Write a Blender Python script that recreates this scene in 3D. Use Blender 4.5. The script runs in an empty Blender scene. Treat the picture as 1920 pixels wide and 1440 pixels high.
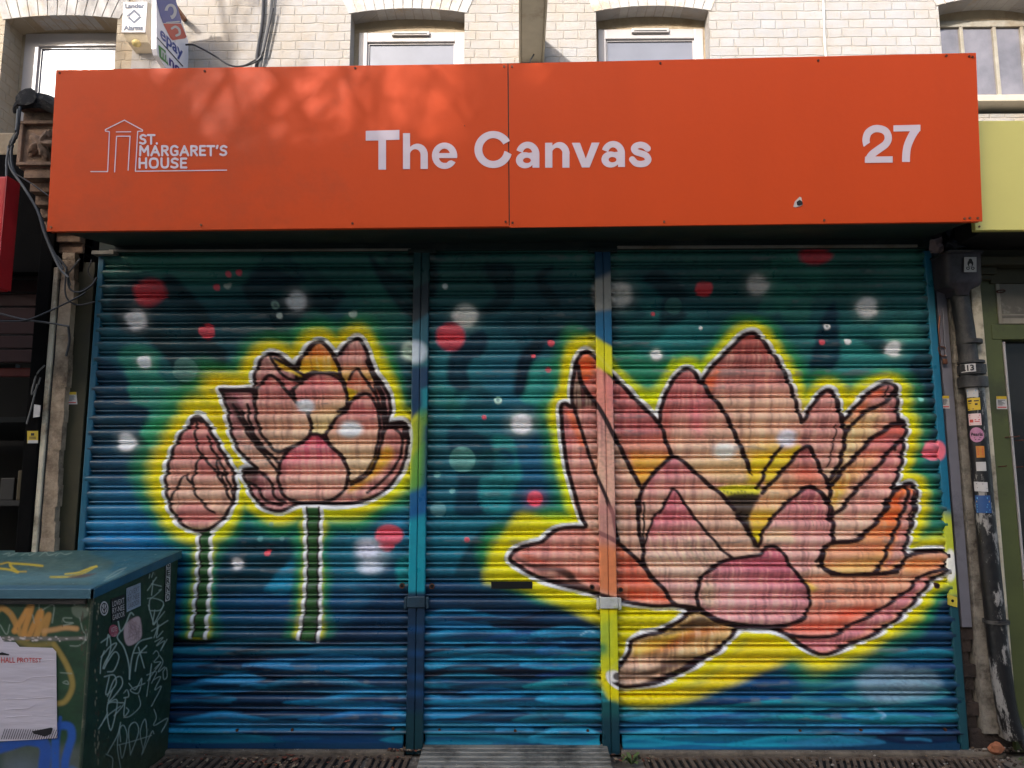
import bpy, bmesh, math, random
import numpy as np
from mathutils import Vector, Matrix
R = math.radians
random.seed(5)
sc = bpy.context.scene
COL = sc.collection
# ---------------- camera ----------------
FPX = 1400.
CAM = np.array([0., -3.7302, 1.2788]); PITCH, YAW, ROLL = .129475, -.0098775, -.0014538
def cam_axes():
    cp, sp, cy, sy, cr, sr = math.cos(PITCH), math.sin(PITCH), math.cos(YAW), math.sin(YAW), math.cos(ROLL), math.sin(ROLL)
    fw = np.array([sy*cp, cy*cp, sp]); rt = np.array([cy, -sy, 0.]); up = np.cross(rt, fw)
    return rt*cr+up*sr, -rt*sr+up*cr, fw
RT, UP, FW = cam_axes()
cd = bpy.data.cameras.new('camera'); cam = bpy.data.objects.new('camera', cd); COL.objects.link(cam)
cd.sensor_width = 36; cd.lens = 36*FPX/1920; cd.clip_start = .05; cd.clip_end = 400
mw = Matrix.Identity(4)
for i in range(3): mw[i][0], mw[i][1], mw[i][2], mw[i][3] = RT[i], UP[i], -FW[i], CAM[i]
cam.matrix_world = mw; sc.camera = cam
# ---------------- light ----------------
SUN = Vector((.60, 1., -.56)).normalized()       # direction the light travels
elev = math.asin(-SUN.z); az = math.atan2(-SUN.x, -SUN.y)
w = bpy.data.worlds.new('World'); sc.world = w; w.use_nodes = True
nt = w.node_tree; nt.nodes.clear()
sky = nt.nodes.new('ShaderNodeTexSky'); sky.sky_type = 'NISHITA'; sky.sun_disc = False
sky.sun_elevation = elev; sky.sun_rotation = az; sky.air_density = 1.0; sky.dust_density = 3.0; sky.ozone_density = .6
bg = nt.nodes.new('ShaderNodeBackground'); bg.inputs[1].default_value = .15
wo = nt.nodes.new('ShaderNodeOutputWorld'); nt.links.new(sky.outputs[0], bg.inputs[0]); nt.links.new(bg.outputs[0], wo.inputs[0])
sl = bpy.data.lights.new('sun', 'SUN'); sl.energy = 2.0; sl.angle = R(.5); sl.color = (1, .975, .94)
so = bpy.data.objects.new('sun', sl); COL.objects.link(so); so.rotation_euler = SUN.to_track_quat('-Z', 'Y').to_euler()
sc.view_settings.view_transform = 'Standard'; sc.view_settings.look = 'None'; sc.view_settings.gamma = 1
sc.view_settings.exposure = 1.85
PAINT_GAIN = 1.22
# ---------------- pixel <-> plane ----------------
def ray(u, v): return FW*FPX+RT*(u-960)-UP*(v-720)
def P(u, v, Y=0.):
    d = ray(u, v); t = (Y-CAM[1])/d[1]; q = CAM+t*d; return Vector((q[0], Y, q[2]))
def PX(u, v, X):
    d = ray(u, v); t = (X-CAM[0])/d[0]; q = CAM+t*d; return Vector((X, q[1], q[2]))
def X_(u, v, Y=0.): return P(u, v, Y).x
def Z_(u, v, Y=0.): return P(u, v, Y).z
def proj(A):
    D = np.asarray(A)-CAM; z = D@FW; return 960+FPX*(D@RT)/z, 720-FPX*(D@UP)/z
# ---------------- materials ----------------
def s2l(c): return tuple((x/255./12.92 if x/255. <= .04045 else ((x/255.+.055)/1.055)**2.4) for x in c)
class NB:
    def __init__(s, name):
        s.m = bpy.data.materials.new(name); s.m.use_nodes = True; s.t = s.m.node_tree; s.n = s.t.nodes
        s.b = s.n['Principled BSDF']; s.tc = s.n.new('ShaderNodeTexCoord')
    def new(s, typ, **kw):
        n = s.n.new(typ)
        for k, v in kw.items(): setattr(n, k, v)
        return n
    def link(s, a, b): s.t.links.new(a, b)
    def put(s, sock, v):
        if hasattr(v, 'is_output') or isinstance(v, bpy.types.NodeSocket): s.link(v, sock)
        else: sock.default_value = v
    def math(s, op, a, b=0., c=0.):
        n = s.new('ShaderNodeMath', operation=op)
        s.put(n.inputs[0], a); s.put(n.inputs[1], b); s.put(n.inputs[2], c); return n.outputs[0]
    def noise(s, scale, detail=4., rough=.55, vec=None, stretch=None):
        n = s.new('ShaderNodeTexNoise'); n.inputs['Scale'].default_value = scale; n.inputs['Detail'].default_value = detail; n.inputs['Roughness'].default_value = rough
        v = vec or s.tc.outputs['Object']
        if stretch:
            mp = s.new('ShaderNodeMapping'); mp.inputs['Scale'].default_value = stretch; s.link(v, mp.inputs['Vector']); v = mp.outputs['Vector']
        s.link(v, n.inputs['Vector']); return n.outputs['Fac']
    def ramp(s, f, stops):
        n = s.new('ShaderNodeValToRGB'); e = n.color_ramp.elements
        while len(e) < len(stops): e.new(.5)
        for k, (p, c) in enumerate(stops): e[k].position = p; e[k].color = tuple(c)+(1,) if len(c) == 3 else c
        s.link(f, n.inputs[0]); return n.outputs[0]
    def mix(s, f, a, b, mode='MIX'):
        n = s.new('ShaderNodeMix', data_type='RGBA', blend_type=mode)
        s.put(n.inputs[0], f); s.put(n.inputs[6], a if not isinstance(a, tuple) else tuple(a)+(1,)); s.put(n.inputs[7], b if not isinstance(b, tuple) else tuple(b)+(1,)); return n.outputs[2]
    def bump(s, h, strength=.3, dist=.01):
        n = s.new('ShaderNodeBump'); n.inputs['Strength'].default_value = strength; n.inputs['Distance'].default_value = dist
        s.link(h, n.inputs['Height']); s.link(n.outputs[0], s.b.inputs['Normal'])
def mat(name, col, rough=.6, metal=0., var=.25, scale=9., dirt=None, dirt_amt=.5, bump=.15, bdist=.004, stretch=None, spec=.5, bscale=None):
    k = NB(name); c = s2l(col); n = k.noise(scale, 5, .6, stretch=stretch)
    lo = tuple(x*(1-var) for x in c); hi = tuple(min(1, x*(1+var*.6)) for x in c)
    out = k.ramp(n, [(.28, lo), (.72, hi)])
    if dirt is not None:
        n2 = k.noise(scale*.45, 8, .72); f = k.ramp(n2, [(.62-dirt_amt*.3, (0, 0, 0)), (.75-dirt_amt*.15, (1, 1, 1))])
        out = k.mix(f, out, s2l(dirt))
    k.link(out, k.b.inputs['Base Color']); k.b.inputs['Roughness'].default_value = rough; k.b.inputs['Metallic'].default_value = metal
    k.b.inputs['Specular IOR Level'].default_value = spec
    if bump: k.bump(k.noise(bscale or scale*6, 6, .65), bump, bdist)
    return k.m
def paintmat(name, rough=.42, bump=.12, spec=.5):
    k = NB(name); a = k.new('ShaderNodeAttribute', attribute_name='paint'); n = k.noise(30, 6, .7)
    c = k.mix(1., a.outputs['Color'], k.ramp(n, [(.3, (.86, .86, .86)), (.6, (1, 1, 1))]), 'MULTIPLY')
    k.link(c, k.b.inputs['Base Color']); k.b.inputs['Specular IOR Level'].default_value = spec
    k.link(k.ramp(k.noise(14, 4), [(.3, (rough-.08,)*3), (.7, (rough+.14,)*3)]), k.b.inputs['Roughness']); k.bump(k.noise(160, 3), bump, .002)
    return k.m
def glassmat(name, col, rough=.06):
    k = NB(name); n = k.noise(3.2, 5, .6); c = s2l(col)
    k.link(k.ramp(n, [(.3, tuple(x*.6 for x in c)), (.7, tuple(min(1, x*1.3) for x in c))]), k.b.inputs['Base Color'])
    k.link(k.ramp(k.noise(8, 5), [(.35, (rough,)*3), (.75, (rough+.12,)*3)]), k.b.inputs['Roughness']); k.b.inputs['Specular IOR Level'].default_value = .6; k.b.inputs['Coat Weight'].default_value = .3; k.b.inputs['Coat Roughness'].default_value = .03
    return k.m
# ---------------- mesh builder ----------------
class MB:
    def __init__(s): s.v = []; s.f = []; s.mi = []; s.m = 0
    def add(s, vs, fs):
        o = len(s.v); s.v += [tuple(x) for x in vs]; s.f += [tuple(i+o for i in f) for f in fs]; s.mi += [s.m]*len(fs); return s
    def box(s, x0, x1, y0, y1, z0, z1, ch=0.):
        if x0 > x1: x0, x1 = x1, x0
        if y0 > y1: y0, y1 = y1, y0
        if z0 > z1: z0, z1 = z1, z0
        if ch <= 0:
            vs = [(x, y, z) for z in (z0, z1) for y in (y0, y1) for x in (x0, x1)]
            return s.add(vs, [(0,2,3,1), (4,5,7,6), (0,1,5,4), (2,6,7,3), (0,4,6,2), (1,3,7,5)])
        bm = bmesh.new(); bmesh.ops.create_cube(bm, size=1)
        for v in bm.verts: v.co = Vector(((x0+x1)/2+v.co.x*(x1-x0), (y0+y1)/2+v.co.y*(y1-y0), (z0+z1)/2+v.co.z*(z1-z0)))
        bmesh.ops.bevel(bm, geom=bm.edges[:], offset=ch, segments=2, profile=.5, affect='EDGES')
        return s.addbm(bm)
    def addbm(s, bm):
        bm.verts.index_update(); s.add([v.co for v in bm.verts], [[v.index for v in f.verts] for f in bm.faces]); bm.free(); return s
    def prism(s, pts, d):            # closed polygon (Vectors, any plane) swept by vector d
        n = len(pts); d = Vector(d); vs = [Vector(p) for p in pts]+[Vector(p)+d for p in pts]
        return s.add(vs, [tuple(range(n)), tuple(range(2*n-1, n-1, -1))]+[(i, i+n, (i+1) % n+n, (i+1) % n) for i in range(n)])
    def tube(s, pts, r, n=8, caps=True, curve=True):
        pts = [Vector(p) for p in pts]
        if curve and len(pts) > 2:
            q = [2*pts[0]-pts[1]]+pts+[2*pts[-1]-pts[-2]]; out = []
            for i in range(1, len(q)-2):
                for t in (0, .25, .5, .75):
                    a, b, c, d = q[i-1:i+3]; out.append(.5*((2*b)+(c-a)*t+(2*a-5*b+4*c-d)*t*t+(3*b-a-3*c+d)*t**3))
            pts = out+[pts[-1]]
        rs = r if isinstance(r, (list, tuple)) else [r]*len(pts)
        if len(rs) != len(pts): rs = [rs[0]+(rs[-1]-rs[0])*i/(len(pts)-1) for i in range(len(pts))]
        vs = []; up = Vector((0, 0, 1))
        for i, p in enumerate(pts):
            t = (pts[min(i+1, len(pts)-1)]-pts[max(i-1, 0)]).normalized()
            a = t.cross(up if abs(t.z) < .95 else Vector((1, 0, 0))).normalized(); b = t.cross(a)
            vs += [p+(a*math.cos(k*2*math.pi/n)+b*math.sin(k*2*math.pi/n))*rs[i] for k in range(n)]
        fs = [(i*n+k, i*n+(k+1) % n, (i+1)*n+(k+1) % n, (i+1)*n+k) for i in range(len(pts)-1) for k in range(n)]
        if caps: fs += [tuple(range(n-1, -1, -1)), tuple(range((len(pts)-1)*n, len(pts)*n))]
        return s.add(vs, fs)
    def build(s, name, m, parent=None, smooth=False):
        me = bpy.data.meshes.new(name); me.from_pydata(s.v, [], s.f)
        for x in (m if isinstance(m, (list, tuple)) else [m]): me.materials.append(x)
        if isinstance(m, (list, tuple)): me.polygons.foreach_set('material_index', s.mi)
        bm = bmesh.new(); bm.from_mesh(me); bmesh.ops.recalc_face_normals(bm, faces=bm.faces); bm.to_mesh(me); bm.free()
        if smooth: me.polygons.foreach_set('use_smooth', [True]*len(me.polygons)); 
        me.update(); o = bpy.data.objects.new(name, me); COL.objects.link(o)
        if smooth:
            try: me.set_sharp_from_angle(angle=R(40))
            except Exception: pass
        if parent is not None: o.parent = parent; o.matrix_parent_inverse = parent.matrix_world.inverted() if False else Matrix.Translation(-parent.location)
        return o
def tag(o, label=None, cat=None, group=None, kind=None):
    if label: o['label'] = label
    if cat: o['category'] = cat
    if group: o['group'] = group
    if kind: o['kind'] = kind
    return o
def thing(name, label, cat, loc=(0, 0, 0), group=None):
    o = bpy.data.objects.new(name, None); COL.objects.link(o); o.location = loc; o.empty_display_size = .1
    return tag(o, label, cat, group)
def grid_object(name, A, nr, nc, cols, m, parent):
    # A: (nr*nc,3) vertices row-major, cols: (nr*nc,3) linear colours
    me = bpy.data.meshes.new(name); me.vertices.add(nr*nc); me.vertices.foreach_set('co', A.astype(np.float32).ravel())
    i = np.arange((nr-1)*(nc-1)); r = i//(nc-1); c = i % (nc-1); a = r*nc+c
    F = np.stack([a, a+nc, a+nc+1, a+1], 1).astype(np.int32); nf = len(F)
    me.loops.add(nf*4); me.loops.foreach_set('vertex_index', F.ravel()); me.polygons.add(nf)
    me.polygons.foreach_set('loop_start', np.arange(nf, dtype=np.int32)*4); me.polygons.foreach_set('use_smooth', np.ones(nf, bool))
    me.update(calc_edges=True); me.validate()
    at = me.color_attributes.new('paint', 'FLOAT_COLOR', 'POINT'); q = np.ones((nr*nc, 4), np.float32); q[:, :3] = cols; at.data.foreach_set('color', q.ravel())
    me.materials.append(m); o = bpy.data.objects.new(name, me); COL.objects.link(o)
    if parent is not None: o.parent = parent; o.matrix_parent_inverse = Matrix.Translation(-parent.location)
    return o
def sample(cv, u, v):
    x = np.clip(u-cv.box[0], 0, cv.a.shape[1]-1.001); y = np.clip(v-cv.box[1], 0, cv.a.shape[0]-1.001)
    xi = x.astype(int); yi = y.astype(int); fx = (x-xi)[:, None]; fy = (y-yi)[:, None]; a = cv.a
    return (a[yi, xi]*(1-fx)+a[yi, xi+1]*fx)*(1-fy)+(a[yi+1, xi]*(1-fx)+a[yi+1, xi+1]*fx)*fy
def bil(c, s, t): return c[0]*(1-s)*(1-t)+c[1]*s*(1-t)+c[2]*s*t+c[3]*(1-s)*t   # tl,tr,br,bl with t downwards
def text(name, s, quad, m, parent=None, bold=0., off=(0, -.002, 0), fit=True):
    # quad: four world corners (top-left, top-right, bottom-right, bottom-left) that the word's box fills
    cu = bpy.data.curves.new('t', 'FONT'); cu.body = s; cu.offset = bold; cu.resolution_u = 3; cu.size = 1; cu.align_x = 'CENTER'; cu.space_line = .85
    o = bpy.data.objects.new('t', cu); COL.objects.link(o); dg = bpy.context.evaluated_depsgraph_get(); dg.update()
    me = bpy.data.meshes.new_from_object(o.evaluated_get(dg)); bpy.data.objects.remove(o); bpy.data.curves.remove(cu)
    co = np.array([v.co[:] for v in me.vertices]); 
    if not len(co): return None
    mn = co.min(0); mx = co.max(0); q = [Vector(p) for p in quad]; of = Vector(off)
    for v in me.vertices: v.co = bil(q, (v.co.x-mn[0])/(mx[0]-mn[0]), 1-(v.co.y-mn[1])/(mx[1]-mn[1]))+of
    me.name = name; me.materials.clear(); me.materials.append(m); ob = bpy.data.objects.new(name, me); COL.objects.link(ob)
    if parent is not None: ob.parent = parent; ob.matrix_parent_inverse = Matrix.Translation(-parent.location)
    return ob
def pquad(u0, v0, u1, v1, Y): return [P(u0, v0, Y), P(u1, v0, Y), P(u1, v1, Y), P(u0, v1, Y)]
# ---- mural painter: numpy canvas in photo pixels, later carried onto the shutter by plane mapping ----
CX0, CY0, CX1, CY1 = 120, 430, 1860, 1430
CW, CH = CX1-CX0, CY1-CY0
rng = np.random.default_rng(7)
def lin(c):
    c = np.asarray(c, float)/255.
    return np.where(c <= .04045, c/12.92, ((c+.055)/1.055)**2.4)
def smooth_noise(h, w, sy, sx, seed):
    r = np.random.default_rng(seed)
    gh, gw = int(h/sy)+3, int(w/sx)+3
    g = r.random((gh, gw))
    y = np.arange(h)/sy; x = np.arange(w)/sx
    yi = y.astype(int); xi = x.astype(int)
    fy = y-yi; fx = x-xi
    fy = (fy*fy*(3-2*fy))[:, None]; fx = (fx*fx*(3-2*fx))[None]
    a = g[yi][:, xi]; b = g[yi][:, xi+1]; c = g[yi+1][:, xi]; d = g[yi+1][:, xi+1]
    return (a*(1-fx)+b*fx)*(1-fy)+(c*(1-fx)+d*fx)*fy
def dense(p, closed, k=5):
    p = np.asarray(p, float); n = len(p)
    if n < 3: return p
    if closed: q = np.vstack([p[-1], p, p[0], p[1]])
    else: q = np.vstack([2*p[0]-p[1], p, 2*p[-1]-p[-2]])
    out = []
    for i in range(1, len(q)-2):
        a, b, c, d = q[i-1], q[i], q[i+1], q[i+2]
        for t in np.arange(k)/k:
            out.append(.5*((2*b)+(-a+c)*t+(2*a-5*b+4*c-d)*t*t+(-a+3*b-3*c+d)*t**3))
    if not closed: out.append(p[-1])
    return np.array(out)
def sdf(pts, closed, margin, box):
    # signed distance (negative inside when closed) on the canvas pixels near pts
    x0 = max(box[0], int(pts[:, 0].min()-margin)); x1 = min(box[2], int(pts[:, 0].max()+margin)+2)
    y0 = max(box[1], int(pts[:, 1].min()-margin)); y1 = min(box[3], int(pts[:, 1].max()+margin)+2)
    if x1 <= x0 or y1 <= y0: return None
    X, Y = np.meshgrid(np.arange(x0, x1, dtype=np.float32), np.arange(y0, y1, dtype=np.float32))
    D = np.full(X.shape, 1e9, np.float32); W = np.zeros(X.shape, bool)
    n = len(pts); m = n if closed else n-1
    for i in range(m):
        ax, ay = pts[i]; bx, by = pts[(i+1) % n]
        dx, dy = bx-ax, by-ay; L = dx*dx+dy*dy
        if L < 1e-9: continue
        t = np.clip(((X-ax)*dx+(Y-ay)*dy)/L, 0, 1)
        np.minimum(D, (X-ax-t*dx)**2+(Y-ay-t*dy)**2, out=D)
        if closed and ay != by:
            W ^= ((Y >= min(ay, by)) & (Y < max(ay, by)) & (X < ax+(Y-ay)*dx/dy))
    D = np.sqrt(D)
    if closed: D = np.where(W, -D, D)
    return (slice(y0-box[1], y1-box[1]), slice(x0-box[0], x1-box[0])), D, X, Y
def sst(x): x = np.clip(x, 0, 1); return x*x*(3-2*x)
class Canvas:
    def __init__(s, box, col):
        s.box = box; s.a = np.zeros((box[3]-box[1], box[2]-box[0], 3), np.float32)+lin(col).astype(np.float32)
    def put(s, sl, col, al):
        r = s.a[sl]; c = np.asarray(col)
        if c.ndim == 1: c = c[None, None]
        s.a[sl] = r*(1-al[..., None])+c*al[..., None]
    def stroke(s, p, w, col, al=1., soft=1.2, curve=True, taper=0):
        p = dense(p, False) if curve else np.asarray(p, float)
        r = sdf(p, False, w/2+soft+2, s.box)
        if r is None: return
        sl, D, X, Y = r
        s.put(sl, lin(col), al*sst((w/2+soft-D)/(2*soft)))
    def fill(s, p, col, al=1., soft=1.2, curve=True, inner=None, grad=None, streak=0):
        # inner: alpha fades over this many pixels inwards; grad=(colour2, (ax,ay),(bx,by)): blend along a line
        p = dense(p, True) if curve else np.asarray(p, float)
        r = sdf(p, True, soft+2, s.box)
        if r is None: return
        sl, D, X, Y = r
        A = sst((soft-D)/(2*soft))*al
        if inner: A = A*sst(1+D/inner)
        c = np.broadcast_to(lin(col), D.shape+(3,))
        if grad:
            c2, (ax, ay), (bx, by) = grad
            t = sst(((X-ax)*(bx-ax)+(Y-ay)*(by-ay))/((bx-ax)**2+(by-ay)**2))[..., None]
            c = c*(1-t)+lin(c2)*t
        if streak:
            n = STREAK[sl] if s.a.shape[:2] == STREAK.shape else 1.
            c = c*(1+.9*streak*(n-.5))[..., None]; k2 = np.clip((n-.56)*2.4, 0, .28)[..., None]*min(1, streak*1.8); c = c*(1-k2)+lin((236,212,170))*k2; k3 = np.clip((.40-n)*3, 0, .35)[..., None]; c = c*(1-k3)+lin((140,70,76))*k3
        s.put(sl, c, A)
    def blob(s, x, y, rx, ry, col, al=1., soft=1.):
        # soft = share of radius that fades
        x0 = max(s.box[0], int(x-rx*1.05)); x1 = min(s.box[2], int(x+rx*1.05)+2)
        y0 = max(s.box[1], int(y-ry*1.05)); y1 = min(s.box[3], int(y+ry*1.05)+2)
        if x1 <= x0 or y1 <= y0: return
        X, Y = np.meshgrid(np.arange(x0, x1), np.arange(y0, y1))
        d = np.hypot((X-x)/rx, (Y-y)/ry)
        s.put((slice(y0-s.box[1], y1-s.box[1]), slice(x0-s.box[0], x1-s.box[0])), lin(col), al*sst((1-d)/soft))
STREAK = (smooth_noise(CH, CW, 46, 3.6, 3)*.5+smooth_noise(CH, CW, 60, 9, 4)*.35+smooth_noise(CH, CW, 15, 22, 6)*.15).astype(np.float32)
def cc(ox, oy, s): return lambda *v: [(ox+v[i]/s, oy+v[i+1]/s) for i in range(0, len(v), 2)]
M = Canvas((CX0, CY0, CX1, CY1), (18, 78, 100))
K1 = cc(260, 580, 3.348); K2 = cc(160, 450, 3.); K3 = cc(300, 1000, 3.272); K4 = cc(760, 450, 4.114); K5 = cc(760, 780, 4.236); K6 = cc(740, 1080, 4.)
C1 = cc(940, 600, 4.); C2 = cc(1200, 600, 5.142); C3 = cc(1400, 680, 4.8); C4 = cc(940, 940, 3.789); C5 = cc(1300, 900, 3.429); C6 = cc(1100, 450, 2.8235); C7 = cc(1120, 1180, 2.667)
ID = cc(0, 0, 1.)
def background():
    TEAL=(34, 112, 108); DK=(14, 44, 52); BL=(20, 84, 124); CY=(30, 140, 150); NV=(16, 36, 66)
    # wide washes
    for x in range(120, 1900, 130): M.blob(x, 480, 170, 130, (46, 118, 110), .95)
    for x, y, rx, ry, c, a in [
        (260, 600, 200, 110, (24, 80, 100), .9), (330, 720, 190, 120, (28, 110, 124), .8), (220, 760, 130, 160, (22, 84, 120), .9), (240, 900, 150, 130, (22, 92, 140), 1), (230, 1010, 170, 90, (22, 120, 176), .9),
        (500, 580, 190, 110, (22, 60, 70), .8), (640, 520, 200, 90, (26, 84, 84), .9), (720, 600, 90, 120, (34, 110, 100), .8),
        (900, 520, 190, 110, (26, 74, 74), .9), (1040, 560, 150, 120, (26, 66, 80), .9), (860, 720, 110, 160, (26, 128, 158), .9), (960, 720, 120, 150, (26, 108, 150), .9), (880, 880, 130, 150, (22, 106, 138), .9), (1000, 860, 90, 150, (20, 96, 150), .8), (860, 1010, 150, 120, (20, 116, 136), .9), (960, 1010, 110, 90, (20, 104, 120), .8),
        (1230, 540, 180, 100, (22, 62, 80), .9), (1400, 530, 190, 110, (28, 70, 72), .9), (1600, 520, 180, 100, (30, 88, 86), .9), (1700, 600, 120, 120, (28, 104, 120), .9), (1240, 640, 170, 90, (26, 130, 150), .9), (1600, 660, 170, 100, (30, 130, 144), .9), (1725, 760, 60, 160, (22, 84, 110), .9), (1740, 900, 50, 180, (28, 96, 110), .9),
        (520, 1060, 130, 110, (26, 104, 124), .9), (690, 1060, 120, 120, (40, 130, 150), .8), (560, 1130, 300, 80, (18, 66, 110), .8), (350, 1120, 100, 120, (18, 76, 118), .7), (760, 980, 60, 80, (24, 120, 160), .9)]:
        M.blob(x, y, rx, ry, c, a)
    # dark bulging forms with crisp outer edges fading inwards, and lighter teal ones
    def bulge(p, c, al, inner): M.fill(p, c, min(1, al*1.02), 6.5, True, inner*1.7)
    bulge(K2(330,330, 460,200, 560,260, 660,370, 710,460, 640,560, 700,560, 780,610, 800,680, 770,760, 690,800, 560,850, 480,700, 350,560, 200,500, 150,330, 300,210), DK, .95, 60)
    bulge(K2(900,240, 1000,160, 1100,170, 1190,230, 1210,280, 1120,290, 1040,300, 1100,320, 1300,290, 1440,280, 1450,340, 1400,390, 1370,440, 1250,470, 1200,540, 1080,550, 1000,520, 1050,470, 960,400, 900,320), DK, .92, 70)
    bulge(K2(1600,90, 1700,180, 1830,220, 1900,300, 1900,460, 1860,460, 1780,400, 1700,300, 1640,200), DK, .92, 40)
    bulge(K2(1080,500, 1240,480, 1230,540, 1100,560), (26,84,80), .9, 30)
    bulge(K2(190,640, 300,590, 420,640, 420,760, 520,860, 450,950, 300,930, 250,880, 240,760), (40,138,130), .8, 60)
    bulge(K2(360,960, 480,960, 560,1000, 520,1050, 380,1050), (34,150,150), .8, 60)
    bulge(cc(0,480,2.769)(520,540, 620,590, 660,650, 680,760, 760,790, 780,860, 730,900, 790,990, 780,1080, 700,1150, 560,1170, 470,1100, 480,800), (14,50,78), .85, 70)
    bulge(cc(0,480,2.769)(740,900, 820,850, 900,860, 880,950, 790,990), (34,165,150), .9, 40)
    bulge(K4(190,210, 240,220, 265,290, 240,400, 190,420), DK, .9, 30)
    bulge(K4(600,200, 830,190, 840,330, 830,460, 780,530, 640,590, 560,560, 700,420), DK, .9, 50)
    bulge(K4(1000,290, 1120,200, 1140,240, 1080,290, 1130,380, 1190,470, 1180,520, 1100,500), DK, .9, 40)
    bulge(K4(560,700, 640,760, 600,880, 520,930, 480,1000, 500,1130, 440,1170, 330,1100, 340,900, 440,800), (16,44,66), .9, 60)
    bulge(K4(980,790, 1080,760, 1250,670, 1100,790, 1040,880, 980,960, 960,1080, 920,1190, 840,1190, 850,1060, 880,900), (12,34,52), .95, 40)
    bulge(K4(980,960, 1100,920, 1200,960, 1190,1180, 1080,1280, 960,1270, 890,1230, 930,1150), (34,158,160), .75, 50)
    bulge(K4(420,1200, 480,1170, 440,1320, 400,1380, 360,1260), (40,150,170), .7, 30)
    bulge(K5(400,60, 470,90, 600,150, 690,240, 710,360, 680,440, 600,500, 570,650, 620,780, 400,780, 420,520, 380,360, 330,160), (14,60,84), .9, 70)
    bulge(K5(700,160, 860,190, 860,380, 720,440, 600,520, 590,620, 640,760, 800,770, 860,600, 920,500, 920,420, 860,300, 760,250, 720,300), (30,148,160), .7, 60)
    bulge(K5(700,860, 850,820, 720,940, 690,1100, 600,1260, 400,1270, 460,1100, 560,950), (10,60,74), .9, 60)
    bulge(C6(300,200, 380,160, 480,230, 540,290, 500,340, 520,420, 380,460, 400,330, 330,270), DK, .85, 60)
    bulge(C6(1310,330, 1330,480, 1340,600, 1290,700, 1180,700, 1200,560, 1240,420), (12,42,66), .9, 50)
    bulge(C6(1540,520, 1590,560, 1580,600, 1480,560, 1420,520), DK, .8, 30)
    bulge(C6(1550,470, 1700,440, 1800,500, 1700,540, 1600,540), (60,140,140), .6, 50)
    bulge(C6(1720,620, 1800,590, 1820,700, 1720,700), DK, .8, 40)
    bulge(C3(1460,40, 1640,60, 1680,200, 1700,400, 1700,660, 1590,620, 1560,420, 1510,260), (10,40,60), .8, 40)
    bulge(K3(340,20, 700,-20, 830,40, 810,160, 740,230, 640,330, 500,350, 370,360, 340,200), (16,62,78), .9, 90)
    bulge(K3(660,330, 700,270, 760,210, 820,180, 800,360, 660,360), (26,140,170), .8, 60)
    bulge(K3(1380,200, 1440,180, 1465,240, 1450,340, 1300,360, 1200,310, 1330,280), (20,66,96), .8, 50)
    bulge(K3(1450,180, 1540,140, 1540,300, 1470,320), (30,150,150), .8, 40)
    for i in range(26):
        x = rng.uniform(170, 1780); y = rng.uniform(480, 640) if i < 16 else rng.uniform(640, 1080)
        r = rng.uniform(26, 60); ph = rng.uniform(0, 6)
        q = [(x+r*(1+.35*np.sin(3*t+ph))*np.cos(t), y+r*.9*(1+.3*np.cos(2*t+ph))*np.sin(t)) for t in np.arange(0, 6.28, .6)]
        M.fill(q, [DK, (10,50,66), (36,124,118), (26,110,124)][i % 4 if i % 3 else 0], .55, 8, True, r*1.1)
    M.blob(500, 985, 60, 40, (30, 130, 120), .7); M.blob(445, 985, 30, 30, (24, 90, 60), .6)
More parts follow.
